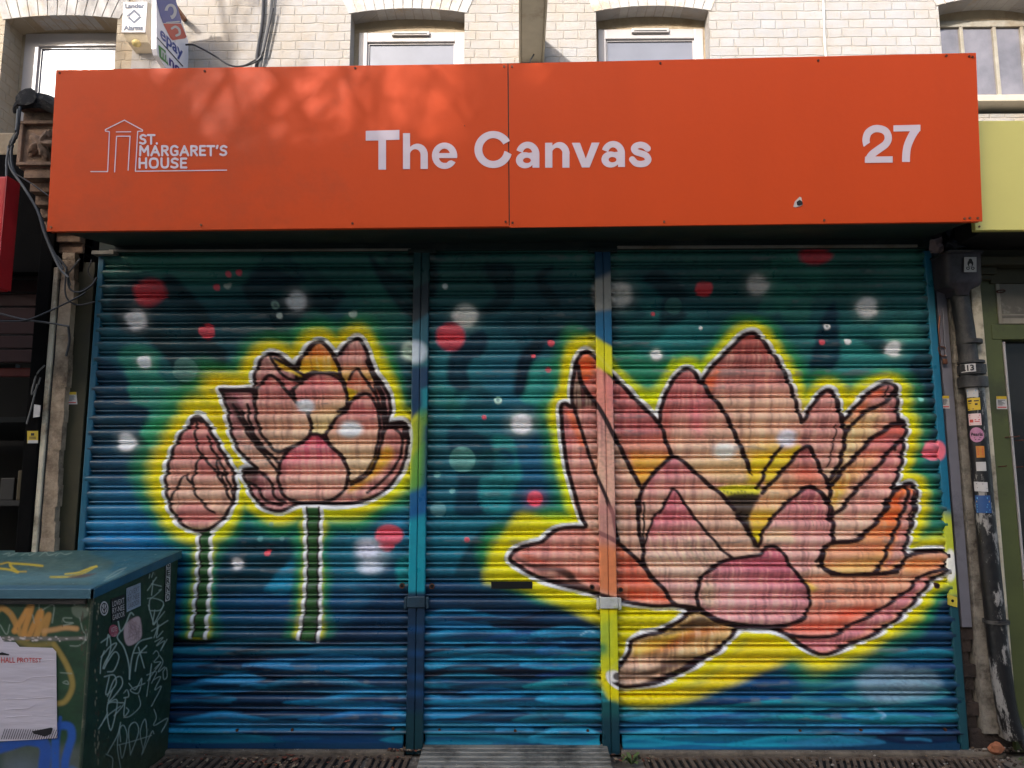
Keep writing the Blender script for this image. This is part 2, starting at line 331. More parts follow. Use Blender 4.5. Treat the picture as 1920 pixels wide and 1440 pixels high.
def water():
    # lower water: base then overlapping wave lenses (dark navy / bright blue), crisp crest and soft trough
    top = [(120,1100),(330,1195),(420,1210),(600,1204),(700,1120),(760,1095),(850,1085),(950,1120),(1090,1150),(1160,1290),(1240,1305),(1420,1240),(1560,1232),(1700,1170),(1840,1110),(1860,1440),(120,1440)]
    M.fill(top, (12, 52, 84), .95, 14)
    M.blob(560, 1200, 260, 40, (14, 30, 52), .9); M.blob(900, 1125, 130, 26, (18, 44, 66), .9); M.blob(360,1200,90,18,(8,10,18),.95,.7)
    M.blob(1600, 1290, 260, 90, (26, 110, 140), .7); M.blob(1300,1400,300,40,(26,120,170),.6)
    W = [ # x, y, halflength, halfheight, colour, alpha
     (450,1212,110,12,(30,110,140)),(560,1220,90,10,(14,26,44)),(680,1215,90,9,(26,92,130)),(700,1235,100,9,(24,80,120)),(370,1252,70,12,(30,110,150)),(470,1245,70,9,(16,28,60)),(600,1240,90,12,(40,120,180)),(720,1252,70,12,(34,120,176)),(520,1278,150,9,(12,22,46)),(400,1285,70,12,(30,110,160)),(640,1286,110,13,(26,110,150)),(440,1270,40,7,(60,150,210)),(720,1295,70,9,(22,70,110)),
     (360,1305,60,14,(40,140,190)),(540,1308,130,12,(14,26,54)),(690,1310,110,14,(40,140,200)),(400,1330,90,9,(16,34,66)),(560,1345,90,9,(20,36,80)),(690,1342,90,12,(40,120,190)),(420,1345,60,9,(44,140,200)),(380,1362,80,8,(50,140,190)),(560,1360,110,7,(50,120,170)),(430,1382,120,9,(26,110,140)),(680,1382,120,9,(30,66,120)),
     (870,1158,70,14,(30,120,170)),(920,1165,70,8,(16,30,70)),(1030,1160,80,13,(16,30,56)),(890,1190,80,14,(30,130,180)),(990,1195,60,10,(24,70,130)),(1080,1185,60,9,(50,140,190)),(1030,1205,80,8,(14,30,60)),(850,1172,50,7,(40,120,180)),(860,1218,70,9,(14,34,64)),(960,1222,110,12,(22,110,150)),(1090,1215,60,14,(26,90,150)),(1080,1232,80,8,(30,130,150)),
     (900,1240,80,12,(40,150,200)),(1000,1250,60,8,(34,40,90)),(1060,1242,60,10,(40,140,190)),(860,1256,70,9,(16,32,70)),(980,1262,160,7,(14,24,50)),(1090,1262,60,12,(28,60,120)),(920,1278,100,11,(24,120,160)),(970,1284,90,8,(14,50,90)),(1080,1282,70,12,(30,140,160)),(900,1300,60,9,(40,120,180)),(840,1310,80,10,(30,36,60)),(960,1310,130,12,(28,130,180)),(1090,1305,60,11,(40,150,200)),(860,1332,100,10,(40,140,200)),(1000,1340,90,12,(24,90,130)),(900,1345,90,7,(20,40,80)),(1060,1345,70,12,(30,120,150)),(880,1358,110,6,(50,150,210)),(960,1372,180,8,(26,100,130)),(1090,1380,70,14,(60,160,210)),(900,1384,130,10,(40,130,170)),
     (1300,1300,130,16,(22,60,116)),(1420,1290,110,14,(24,90,150)),(1560,1250,150,14,(26,120,150)),(1700,1240,90,12,(20,50,100)),(1740,1225,60,8,(34,130,160)),(1230,1335,120,12,(26,130,170)),(1450,1325,110,12,(40,160,190)),(1330,1345,110,10,(50,140,190)),(1580,1340,110,14,(20,54,96)),(1450,1345,110,12,(20,50,110)),(1700,1335,80,14,(30,130,160)),(1260,1358,110,9,(26,100,150)),(1540,1350,100,8,(30,150,170)),(1700,1348,70,8,(30,130,150)),(1480,1362,190,9,(60,130,190)),(1250,1372,100,8,(50,150,190)),(1600,1372,90,8,(44,66,110)),(1400,1380,170,8,(30,100,130)),(1200,1390,70,9,(40,150,190)),(1450,1390,120,8,(40,160,200)),(1560,1390,70,8,(60,120,170)),(1730,1375,60,16,(34,50,96)),(1600,1300,80,20,(70,130,150)),(1680,1295,70,18,(80,140,160)),
     (1500,1270,90,8,(22,50,100)),(1640,1262,110,9,(18,60,100)),(1300,1275,80,10,(22,90,140))]
    for x, y, a, b, c in W:
        b *= 1.35; a *= 1.45
        k = rng.uniform(-.16, .16)
        up = [(x-a, y+b*.3), (x-a*.5, y-b*.5+a*k*.4), (x, y-b*.9), (x+a*.5, y-b*.5-a*k*.4), (x+a, y+b*.2), (x+a*.4, y+b*.8), (x-a*.4, y+b*.9)]
        M.fill(up, np.clip(np.array(c)*((.62, .62, .66) if c[2]<100 else (.8, 1.0, .93)), 0, 255), .92, 2.2, True, 16)
    for i in range(70):
        x = rng.uniform(330, 1790); y = rng.uniform(1215 if x < 780 else (1150 if x < 1130 else 1320), 1395)
        a = rng.uniform(18, 60); M.stroke([(x-a, y+rng.uniform(-3, 3)), (x, y-rng.uniform(1, 5)), (x+a, y+rng.uniform(-3, 3))], rng.uniform(2, 5), [(60,160,210),(14,26,54),(24,60,110),(40,130,170)][i % 4], .5, 2.5)
SIL_A = K1(370,672, 330,725, 270,795, 225,885, 193,980, 178,1060, 183,1140, 205,1235, 250,1315, 310,1368, 385,1392, 460,1372, 530,1315, 582,1240, 608,1160, 606,1080, 590,1010, 555,940, 510,860, 465,780, 420,710, 395,680)
SIL_B = K1(520,505, 600,512, 690,500, 728,495, 728,430, 745,380, 775,320, 830,280, 895,300, 950,345, 985,358, 1035,292, 1085,230, 1140,202, 1190,238, 1238,298, 1270,268, 1320,215, 1378,185, 1420,235, 1450,320, 1480,400, 1530,470, 1568,540, 1582,630, 1560,720, 1600,712, 1670,715, 1692,790, 1685,880, 1660,980, 1605,1075, 1525,1150, 1400,1205, 1240,1222, 1100,1212, 1000,1222, 900,1265, 820,1252, 760,1215, 715,1150, 685,1085, 658,1012, 740,1002, 735,985, 690,945, 650,905, 612,840, 585,760, 572,680, 555,600)
SIL_C = C1(600,252, 645,238, 690,272, 760,345, 840,432, 930,520, 1030,625, 1110,700, 1178,768, 1190,700, 1215,600, 1260,500, 1320,410, 1390,368, 1445,400, 1492,472)+C2(600,590, 640,520, 720,425, 860,285, 980,165, 1070,128, 1130,155, 1205,245, 1295,365, 1365,478, 1425,600, 1485,760, 1552,975)+C3(560,425, 620,335, 700,255, 760,265, 805,340, 828,430, 850,522, 960,415, 1060,305, 1180,215, 1270,188, 1335,235, 1345,330, 1352,430, 1350,508, 1405,535, 1425,600, 1402,680, 1397,780, 1388,880, 1362,980, 1332,1060, 1312,1150, 1400,1112, 1460,1088, 1512,1128, 1508,1230, 1492,1330)+C5(1427,110, 1417,200, 1392,300, 1362,400, 1355,480, 1440,462, 1560,452, 1625,470, 1637,530, 1602,592, 1520,645, 1442,742, 1342,852, 1232,942, 1100,1012, 960,1072, 840,1118, 760,1098, 680,1052, 600,992, 500,952, 400,945, 290,948)+C4(1600,985, 1530,1055, 1400,1135, 1250,1222, 1100,1282, 950,1308, 860,1312, 795,1275, 778,1225, 830,1175, 880,1120, 915,1040, 930,990, 1020,948, 1130,928, 1230,868, 1335,780, 1240,738, 1100,742, 950,722, 850,702, 700,662, 560,622, 400,582, 250,532, 130,462, 62,412, 100,350, 200,310, 280,290, 340,240, 400,200, 500,183, 598,178, 568,110)+C1(540,1270, 500,1130, 478,1000, 462,880, 452,760, 448,650, 480,628, 528,648, 528,520, 543,420, 560,320)
STEM_A = K3(245,-25, 248,60, 245,200, 238,300, 225,430, 212,560, 203,632); STEM_A2 = K3(308,-25, 306,60, 304,200, 300,300, 290,430, 280,560, 274,640)
STEM_B = K3(900,-160, 905,0, 905,200, 903,320, 893,440, 880,540, 862,648); STEM_B2 = K3(985,-160, 978,0, 975,200, 975,320, 975,440, 973,540, 960,655)
DKL = (40, 18, 20)
def halo():
    N = smooth_noise(CH, CW, 50, 50, 11)
    F = np.full((CH, CW), 999., np.float32)
    for p, cl in [(SIL_A,True),(SIL_B,True),(SIL_C,True),(STEM_A+STEM_A2[::-1],True),(STEM_B+STEM_B2[::-1],True)]:
        w = 0 if len(p) > 20 else 16
        sl, D, X, Y = sdf(dense(p, True, 3), True, 130, M.box)
        F[sl] = np.minimum(F[sl], D+w)
    Yp, Xp = np.mgrid[CY0:CY1, CX0:CX1]
    wid = 19+18*N
    st = lambda v, a, b: sst((v-a)/float(b-a))
    wid = wid+18*np.exp(-((Xp-960)/70.)**2-((Yp-1040)/60.)**2)+12*st(Yp,1200,1260)*st(Xp,1120,1160)+14*st(1000-Yp,0,120)*st(430-Xp,0,60)+30*np.exp(-((Xp-440)/70.)**2-((Yp-740)/50.)**2)
    wid = wid*(1-.25*st(Xp,1050,1150)*st(760-Yp,0,80))*(1-.22*st(Yp,1000,1060)*st(760-Xp,0,60))*(1-.3*np.exp(-((Xp-1050)/50.)**2)*st(Yp,700,760)*st(980-Yp,0,60))
    n3 = smooth_noise(CH, CW, 60, 60, 18)
    al_g = sst((wid*1.75+10-F)/(wid*1.1)); al_y = sst((wid*1.0+9-F)/(wid*.85))
    cut = sst((1204+2-Yp)/6.) if False else 1.
    low = 1-st(Yp,1188,1204)*st(1100-Xp,0,60)-.0*F
    low = low*(1-.9*np.exp(-((Xp-800)/60.)**2)*st(Yp,950,1000))*(1-.92*st(Yp,1120,1145)*st(1125-Xp,0,10)*st(Xp,800,850)*st(F,20,70))
    greenmask = (1-.3*st(Yp,1100,1200))*(1-.5*n3)
    n2 = smooth_noise(CH, CW, 40, 70, 12)[..., None]
    M.put((slice(None), slice(None)), lin((40,150,60))*(1-n2)+lin((60,160,90))*n2, (al_g*.85*low*greenmask).astype(np.float32))
    yel = lin((232,210,4))*(1-n2)+lin((228,226,8))*n2
    org = np.exp(-((Xp-700)/60.)**2-((Yp-900)/90.)**2)*0
    lime = (np.exp(-((Xp-1020)/60.)**2)*st(Yp,720,790)*st(1020-Yp,0,60)*.6+np.exp(-((Xp-1300)/160.)**2-((Yp-700)/50.)**2)*.6)[..., None]
    gold = (st(760-Xp,0,120)*st(960-Yp,0,120)*.8+st(Yp,1140,1220)*.6)[..., None]*n2
    yel = yel*(1-lime)+lin((205,232,20))*lime; yel = yel*(1-gold)+lin((238,196,0))*gold
    M.put((slice(None), slice(None)), yel, (al_y*low).astype(np.float32))
    M.blob(385,1165,60,36,(236,200,0),0)
    # extra yellow sweeps
    M.fill(ID(905,1085, 940,1010, 980,960, 1060,1000, 1000,1050, 1040,1110, 1140,1140, 1150,1180, 1060,1140, 960,1100), (228,214,8), .9, 10)
    M.fill(ID(1150,1290, 1180,1240, 1260,1290, 1330,1270, 1420,1190, 1500,1220, 1450,1250, 1330,1300, 1230,1325, 1170,1318), (236,208,0), .9, 10)
    M.fill(ID(1137,1130, 1165,1140, 1290,1135, 1320,1165, 1250,1200, 1200,1215, 1165,1270, 1155,1310, 1135,1290), (228,212,6), .95, 6)
    M.fill(K4(1150,1220, 1200,1080, 1240,900, 1270,810, 1400,740, 1470,740, 1500,800, 1300,900, 1240,1200, 1190,1400, 1110,1420), (232,214,6), .9, 9)
    M.fill(C1(700,130, 740,160, 800,210, 840,300, 930,420, 1050,520, 1130,500, 1210,420, 1240,380, 1290,300, 1220,560, 1180,720, 1060,640, 840,430, 700,300), (222,226,14), .8, 8)
    M.fill(C1(850,260, 960,230, 1200,330, 1180,470, 1100,520, 980,440), (34,140,110), .75, 16, True)
    # white line round the flowers
    for p in (SIL_A, SIL_B, SIL_C):
        sl, D, X, Y = sdf(dense(p, True, 4), True, 16, M.box)
        nn = N[sl]
        M.put(sl, lin((236,230,226)), sst((8+3*nn+.9-D)/1.8).astype(np.float32))
    for a, b in ((STEM_A, STEM_A2), (STEM_B, STEM_B2)):
        M.stroke([(x-3, y) for x, y in a], 7.5, (236,230,226)); M.stroke([(x+3, y) for x, y in b], 8, (236,230,226))
        M.fill(a+b[::-1], (50,92,48), 1, 1, False)
        M.stroke([(x+1.6, y) for x, y in a], 3.6, (40,26,24)); 
        if b is STEM_B2: M.stroke([(x-1.5, y) for x, y in b], 4, (40,26,24))
RO=(206,112,108); PK=(212,138,126); PC=(222,172,140); OR=(236,122,66); CRM=(232,204,158); YE=(236,194,44); MV=(170,112,112); DR=(182,90,80)
def petals():
    F = M.fill; S = lambda p, w=5.5, c=DKL, a=1, s=1.1: M.stroke(p, w*(1.15 if w > 4.5 else 1), c, a, s)
    sk = .42
    def pet(p, c1, c2, a, b, out=5.5, al=1):
        F(p, c1, al, 1.2, True, None, (c2, a, b), sk)
        if out: S(dense(p+[p[0]], False, 2) if False else p+[p[0]], out)
    # ---- bud
    F(SIL_A, RO, 1, 1, True, None, (PC, (370,800), (370,960)), sk)
    F(K1(345,1100, 370,1000, 400,920, 450,980, 520,1070, 565,1190, 500,1280, 420,1230), RO, 1, 2, True, None, (PC, (385,860), (400,930)), sk)
    F(K1(230,1300,340,1350,450,1350,500,1290,420,1230,300,1220), RO, .8, 8)
    for p in (K1(372,690, 362,780, 372,850, 398,910, 450,970, 500,1040, 540,1100, 575,1180, 590,1205), K1(400,912, 372,970, 352,1040, 345,1100, 365,1160, 400,1205, 440,1250, 482,1275), K1(210,1190, 250,1110, 300,1040, 320,1070, 345,1100), K1(500,940, 500,1010, 540,1040), K1(440,800,470,880,520,960,560,1060,600,1160), K1(530,1050, 560,1140, 575,1190)): S(p, 4.6)
    S(K1(345,700,370,680,400,700), 9); S(SIL_A+SIL_A[:1], 6)
    # ---- middle flower
    F(SIL_B, MV, 1, 1, True, None, (PK, (520,700), (560,900)), sk)
    pet(K1(990,440, 1010,350, 1060,270, 1140,210, 1200,260, 1245,340, 1270,440, 1200,410, 1100,400), (222,130,66), YE, (600,650), (600,700))
    F(K1(740,480, 750,380, 790,320, 830,290, 900,400, 1000,460, 960,520, 860,430), (190,130,120), 1, 1.5, True, None, (RO, (500,680), (510,730)), sk)
    F(K1(860,310, 960,350, 1030,420, 960,400, 890,370), YE, .9, 3)
    F(K1(1270,330, 1370,200, 1430,300, 1480,430, 1500,520, 1380,520, 1320,600, 1300,480), PK, 1, 1.5, True, None, (YE, (660,670), (660,730)), sk)
    F(K1(1300,480, 1370,380, 1420,430, 1500,480, 1550,700, 1480,600, 1420,530), (200,110,90), .9, 3, True, None, None, sk)
    F(K1(530,515,720,520,740,640,760,780,860,880,1000,1000,880,1060,700,960,620,820,570,640), (196,120,122), 1, 1.5, True, None, (PC, (420,760), (500,880)), sk)
    F(K1(540,540,620,560,650,640,700,760,640,720,590,640), (84,54,50), .8, 4)
    pet(K1(735,600, 750,500, 790,440, 830,415, 880,450, 940,525, 980,570, 1060,650, 1085,740, 1070,805, 1010,840, 950,870, 880,895, 830,855, 780,790, 745,700), RO, (224,178,140), (510,715), (530,830))
    pet(K1(975,500, 1050,435, 1130,405, 1230,420, 1290,480, 1310,600, 1250,680, 1200,740, 1170,790, 1090,780, 1085,700, 1050,630, 985,570), (222,128,124), (228,200,136), (600,720), (620,800))
    pet(K1(1180,790, 1240,690, 1300,640, 1350,570, 1425,530, 1475,570, 1505,650, 1515,750, 1500,850, 1470,960, 1410,1040, 1330,1080, 1310,980, 1260,900, 1200,850), RO, (228,190,140), (680,760), (660,870))
    F(K1(1340,1090, 1430,1050, 1490,960, 1530,820, 1560,745, 1640,725, 1680,760, 1680,880, 1650,980, 1590,1070, 1510,1140, 1390,1195, 1230,1205, 1290,1150), (196,118,106), 1, 1.5, True, None, (PK, (720,820), (700,930)), sk)
    F(K1(1500,930,1560,860,1600,900,1560,980,1450,1080,1330,1150,1340,1100,1430,1060), (238,180,30), .85, 8)
    F(K1(665,1015, 760,1020, 830,1070, 880,1120, 900,1180, 1000,1215, 900,1255, 820,1245, 760,1205, 700,1120), (186,116,112), 1, 1.5, True, None, None, sk)
    F(K1(665,1015,740,1010,760,1080,700,1090), DKL, .8, 6)
    pet(K1(1090,785, 1140,790, 1200,850, 1270,920, 1312,1000, 1312,1080, 1280,1150, 1200,1200, 1080,1215, 960,1200, 900,1140, 880,1060, 890,980, 930,900, 1020,840), (224,84,112), (228,164,140), (585,830), (600,900), 6)
    for p in (K1(830,290, 870,370, 930,430, 1000,450), K1(860,310, 935,352, 1040,415), K1(750,500, 790,440, 830,415, 870,440, 905,480, 945,525), K1(945,525, 985,500, 1010,460, 1055,420, 1100,392, 1160,402, 1230,400, 1275,430, 1300,480, 1310,540, 1312,620),
              K1(1235,300, 1262,370, 1275,440), K1(1250,640,1310,610, 1350,560, 1420,530), K1(1320,440, 1370,375, 1410,420, 1450,480), K1(600,600, 640,680, 700,800, 780,900, 850,980, 880,1040), K1(690,600, 700,700, 740,800, 800,880, 880,960), K1(650,640, 690,740, 760,860, 850,930),
              K1(700,1085, 760,1130, 800,1200, 900,1230), K1(760,1020, 830,1075, 862,1180, 920,1210), K1(1560,740, 1530,820, 1490,960, 1430,1050, 1335,1100), K1(1600,740,1655,800, 1640,930, 1560,1050, 1440,1150), K1(525,520,640,515,735,520), K1(720,520,735,620,745,700), K1(1440,460,1500,560,1540,700,1530,800)): S(p, 5.2)
    S(K1(1440,330, 1490,450, 1535,560, 1550,700), 8.5); S(K1(1480,470,1500,560,1520,700), 4); S(K1(660,1020,740,1015), 7); S(K1(530,508,730,508), 7)
    S(K1(1580,735,1660,735,1675,800), 8); S(SIL_B+SIL_B[:1], 6)
    # ---- big flower
    F(SIL_C, PK, 1, 1, True, None, (PC, (1300,700), (1300,1100)), sk)
    P3 = C2(612,600, 640,535, 720,430, 860,290, 980,170, 1070,130, 1130,160, 1205,248, 1295,368, 1365,480, 1425,602, 1485,762, 1552,975, 1500,1060, 1350,1230, 1200,1440, 1050,1500, 980,1250, 900,1050, 760,850, 640,680)
    F(P3, DR, 1, 1.2, True, None, (PK, (1410,640), (1400,720)), sk); F(C2(700,740,1000,720,1450,700,1552,975,1480,1080,1200,1440,1050,1500,980,1250,900,1050,780,860), PC, 1, 22, True, None, ((232,188,110), (1420,780), (1400,880)), sk)
    F(C2(620,600, 660,540, 760,470, 740,560, 690,680, 660,690), OR, .9, 9)
    F(C2(1020,1280,1250,1180,1500,1130,1400,1250,1200,1440,1060,1440), (236,192,60), .75, 14)
    P2 = C2(190,985, 200,850, 250,720, 320,600, 400,490, 460,480, 510,520, 590,610, 660,720, 760,850, 862,1000, 930,1150, 990,1290, 1050,1440, 1060,1560, 700,1500, 440,1400, 300,1290, 240,1120)
    F(P2, RO, 1, 1.2, True, None, (PC, (1290,740), (1300,840)), sk); F(C2(220,900,280,860,290,1100,260,1150,215,1010), (200,84,70), .6, 8)
    F(C2(480,820,600,800,620,1100,520,1120), (232,104,124), .55, 14); F(C2(420,1400,600,1330,1000,1300,1050,1440,1060,1560,700,1540), (230,190,120), .7, 16)
    P1 = C1(600,270, 645,255, 690,290, 760,360, 840,440, 930,530, 1030,635, 1110,712, 1180,775, 1230,900, 1275,1010, 1200,1100, 1120,1180, 1050,1245, 1000,1170, 920,1000, 840,880, 720,650, 630,520, 580,420, 570,340)
    F(P1, (216,118,112), 1, 1.2, True, None, (RO, (1130,720), (1190,800)), sk)
    F(C1(960,1000, 1060,990, 1270,1010, 1200,1100, 1050,1245, 1000,1170), (238,176,50), .85, 9); F(C1(840,880,1000,900,1220,880,1250,990,1000,1010,900,980), (232,150,110), .7, 14)
    F(C1(580,330, 600,280, 650,262, 690,300, 700,400, 640,460, 590,430), (238,110,52), .95, 4)
    F(C1(690,350,760,400,830,700,830,860,760,760,700,600,640,500,680,420), (232,140,110), .6, 10)
    # left strips
    F(C1(545,480, 600,440, 640,540, 720,650, 700,700, 570,700, 540,600), (78,48,46), .92, 5, True, None, None, .5)
    F(C1(560,690, 720,660, 840,880, 960,1100, 1030,1240, 1020,1440, 840,1440, 760,1280, 690,1100, 620,880), (212,138,126), 1, 3, True, None, ((226,180,140), (1100,780), (1180,900)), sk)
    F(C1(470,680, 540,660, 570,740, 610,860, 650,990, 690,1100, 770,1290, 830,1440, 580,1440, 530,1250, 490,1050, 465,850), (216,124,118), 1, 1.5, True, None, ((224,158,136), (1070,800), (1110,900)), sk)
    F(C1(480,690, 540,700, 590,830, 640,960, 600,960, 560,880, 510,760), OR, .8, 6)
    F(C1(760,900, 840,1040, 980,1240, 1000,1440, 850,1440, 760,1250), (222,150,130), .6, 12)
    # front left
    F1 = C1(1035,1440, 1042,1300, 1100,1200, 1180,1110, 1250,1045, 1300,1028, 1360,1062, 1450,1142, 1550,1232, 1650,1312, 1740,1420)+C5(280,230, 345,320, 400,400, 360,470, 330,490, 200,520, 120,570, 50,620, 20,720, 20,820)+C4(1330,760, 1250,742, 1200,690, 1130,610, 1060,530, 1010,430, 985,300, 965,180, 960,60)
    F(F1, (206,110,118), 1, 1.2, True, None, (PC, (1250,860), (1290,960)), sk)
    F(C4(1000,330, 1100,250, 1300,300, 1600,420, 1450,500, 1400,620, 1300,640, 1150,560, 1050,450), (226,176,150), .8, 16, True, None, None, .6)
    F(C4(1000,560,1150,520,1400,560,1390,740,1300,720,1180,650), (206,140,134), .7, 12, True, None, None, .6)
    F2 = C1(1180,1470, 1230,1370, 1260,1300, 1290,1268, 1330,1310, 1380,1390)+C4(1330,70, 1400,150, 1440,200, 1520,290, 1570,350, 1640,400, 1560,430, 1450,500, 1415,560, 1300,540, 1180,540, 1060,420, 1010,320, 1040,230, 1080,120, 1140,50)
    F(F2, (218,112,120), 1, 1.2, True, None, ((228,184,156), (1270,960), (1290,1040)), sk)
    for i in range(14):
        x = 1215+i*9.+rng.uniform(-3, 3); S([(x, 1000+rng.uniform(-8, 8)), (x+6, 1030), (x+20, 1058+rng.uniform(-6, 6))], rng.uniform(2, 4), [(236,206,160),(190,120,116)][i % 2], .45, 1.5)
    # left low petal
    LP = C4(62,412, 100,350, 200,312, 280,290, 340,240, 400,200, 500,188, 600,185, 700,232, 800,282, 870,335, 950,400, 1020,475, 1060,540, 1130,610, 1200,690, 1240,738, 1100,742, 950,722, 850,702, 700,662, 560,622, 400,582, 250,532, 130,462)
    F(LP, (224,142,128), 1, 1.2, True, None, ((226,150,120), (960,1000), (1150,1100)), .3)
    F(C4(820,320, 900,370, 1000,480, 1080,590, 1200,720, 1000,700, 850,680, 820,500), (232,104,52), .9, 10, True, None, None, .3); F(C4(820,420,960,430,1050,590,1160,700,900,600,820,560), (216,110,88), .6, 14)
    F(C4(710,280,760,290,820,320,830,560,800,650,720,620), (206,120,84), .7, 6); F(C4(130,370, 200,370, 330,440, 540,500, 620,560, 400,470, 200,430), (232,112,74), .7, 8)
    F(C4(110,410, 230,450, 330,460, 440,470, 510,510, 540,560, 640,610, 700,660, 560,622, 400,582, 330,540, 400,550, 480,560, 380,500, 250,490), (70,44,40), .92, 4)
    F(C4(540,520,700,540,700,640,600,570), (196,100,80), .6, 8)
    # petals on the right, back to front
    P5 = C3(850,525, 960,418, 1060,308, 1180,218, 1270,190, 1332,238, 1342,330, 1350,430, 1345,510, 1250,560, 1100,690, 1000,790, 930,880, 850,960, 740,1130, 700,1060, 780,960, 850,830, 870,700)
    F(P5, (204,124,118), 1, 1.2, True, None, ((232,186,130), (1680,760), (1610,830)), sk)
    F(C3(960,460,1080,320,1200,240,1230,300,1100,380,1000,470,900,540), OR, .85, 8); F(C3(1100,330,1240,300,1220,350,1110,390), PK, .9, 8)
    F(C3(900,620,1050,480,1200,430,1100,620,1000,700,900,840,860,900), (236,196,120), .7, 14, True, None, None, sk)
    P6 = C3(1400,540, 1425,600, 1402,680, 1397,780, 1388,880, 1362,980, 1332,1060, 1312,1150, 1290,1200, 1250,1300, 1200,1400)+C5(1200,230, 1130,310, 1040,380, 900,400, 890,300, 870,200, 850,130)+C3(740,1200, 740,1120, 800,1045, 870,945, 960,855, 1020,785, 1120,680, 1220,615, 1300,560)
    F(P6, (216,128,120), 1, 1.2, True, None, ((230,180,150), (1650,850), (1560,960)), sk)
    F(C3(1220,600,1400,580,1390,650,1250,670,1130,710), (214,92,70), .9, 7)
    F(C3(780,1080,900,930,1080,790,1240,730,1100,960,950,1090,800,1290,750,1300,740,1200), (236,170,110), .9, 12, True, None, ((240,186,50), (1620,860), (1560,930)), .3)
    F(C3(1040,780,1180,690,1350,680,1380,740,1290,800,1100,820), (222,112,110), .7, 14)
    F(C3(860,1360,1000,1220,1200,1110,1280,1190,1150,1290,950,1400), (226,150,140), .6, 12, True, None, None, .6)
    P7 = C5(1250,100, 1310,70, 1380,45, 1427,110, 1417,200, 1392,300, 1362,400, 1340,480, 1290,560, 1200,600, 1050,610, 900,600, 840,570, 820,520, 840,440, 900,405, 1040,385, 1130,315, 1200,235)
    F(P7, (240,118,56), 1, 1.2, True, None, ((234,172,104), (1690,950), (1580,1060)), .25)
    F(C5(1330,120,1400,90,1415,200,1390,300,1350,470,1230,560,1290,420,1330,250), (206,130,120), .9, 5, True, None, None, .4); F(C5(860,450,1100,400,1200,420,1000,500,850,540), (230,146,110), .7, 14); F(C5(860,560,1100,520,1200,500,1100,590,950,600), (240,186,90), .7, 12)
    R1 = C3(60,1240, 130,1172, 220,1080, 310,980, 400,880, 460,800, 540,752, 585,800, 622,880, 662,970, 712,1060, 742,1130, 735,1230, 500,1440, 200,1440, 0,1440, 0,1330)
    R1 = C3(130,1172, 220,1080, 310,980, 400,880, 460,800, 540,752, 585,800, 622,880, 662,970, 712,1060, 742,1130, 735,1230)+C5(870,260, 700,350, 500,380, 430,440, 385,380, 360,300, 370,200, 420,130, 500,10)
    F(R1, (208,118,112), 1, 1.2, True, None, ((232,176,120), (1510,840), (1460,930)), sk)
    F(C5(360,210,450,190,540,210,480,330,420,410,370,350), (238,190,40), .85, 10); F(C3(420,1000,560,960,660,1010,640,1080,480,1090), (236,120,84), .7, 12)
    R2 = C5(418,425, 445,330, 500,250, 560,180, 640,110, 700,60, 750,42, 800,70, 850,130, 880,200, 892,300, 890,385, 830,450, 790,520, 740,570, 660,590, 612,530, 580,470, 530,430, 470,425)
    F(R2, (206,112,116), 1, 1.2, True, None, ((228,164,150), (1530,930), (1510,1020)), .5)
    F(C5(470,330,600,310,640,400,500,400,440,410), (232,206,150), .6, 10)
    # yellow gaps
    F(C3(20,900, 120,830, 240,830, 200,900, 150,980, 100,1090, 0,1080), (236,196,24), .9, 8); F(C3(250,840, 340,790, 460,740, 470,790, 400,880, 310,970, 230,1060, 160,1100, 150,980, 200,900), (236,200,28), .9, 6)
    F(C5(160,60, 250,30, 420,40, 400,100, 260,120), (214,206,40), .95, 4); F(C5(380,330,450,330,430,390,400,400), (236,206,30), .95, 2)
    F(C3(700,960,800,960,780,1020,710,1060), (226,190,150), .9, 3)
    for i in range(9): M.blob(1356+i*6.5, 924+rng.uniform(-5, 4), 3.4, 3.4, (60,66,16), .9)
    F(C5(210,105, 300,85, 420,95, 400,150, 370,200, 360,290, 400,380, 420,440, 380,420, 320,300, 240,180), (52,46,38), .95, 4)
    # big lower right
    P8 = C5(700,640, 820,600, 950,615, 1100,605, 1250,590, 1340,540, 1440,465, 1560,455, 1620,470, 1635,530, 1600,590, 1520,642, 1440,742, 1342,850, 1230,940, 1100,1010, 960,1070, 840,1116, 760,1096, 680,1050, 600,990, 500,950, 620,925, 700,890, 738,800)
    F(P8, (234,160,118), 1, 1.2, True, None, ((228,134,110), (1560,1070), (1540,1180)), .3)
    F(C5(720,650,780,690,760,720,740,700), YE, .9, 8); F(C5(1330,580,1400,500,1500,500,1600,500,1560,560,1400,600), (240,150,70), .8, 8); F(C5(880,880,1000,820,1150,800,1180,830,1050,880,900,960,640,950,800,900), (236,98,60), .75, 12)
    F(C5(1440,630,1500,640,1420,740,1310,850,1180,930,1000,1020,860,1090,760,1080,680,1030,860,1010,960,980,1130,880,1290,770), (212,120,126), .9, 4, True, None, None, .4)
    # bulb
    BU = C5(20,720, 50,620, 120,570, 200,520, 330,492, 420,480, 470,432, 530,432, 580,480, 612,540, 660,600, 710,660, 742,740, 737,820, 702,890, 620,925, 500,940, 350,932, 220,912, 100,870, 30,810)
    F(BU, (206,96,112), 1, 1.2, True, None, ((228,150,148), (1430,1050), (1410,1130)), .5)
    F(C5(40,740, 60,660, 120,650, 150,720, 130,810, 60,800), CRM, .75, 12, True, None, None, .9); F(C5(160,650,330,640,360,880,220,880,160,800), (230,164,156), .6, 18, True, None, None, .9)
    # bottom-left leaf
    P9 = C4(1340,785, 1450,800, 1650,890, 1640,920, 1600,985, 1530,1055, 1400,1135, 1250,1222, 1100,1282, 950,1308, 860,1312, 795,1275, 778,1225, 830,1175, 880,1120, 915,1040, 930,990, 1020,948, 1130,928, 1230,868)
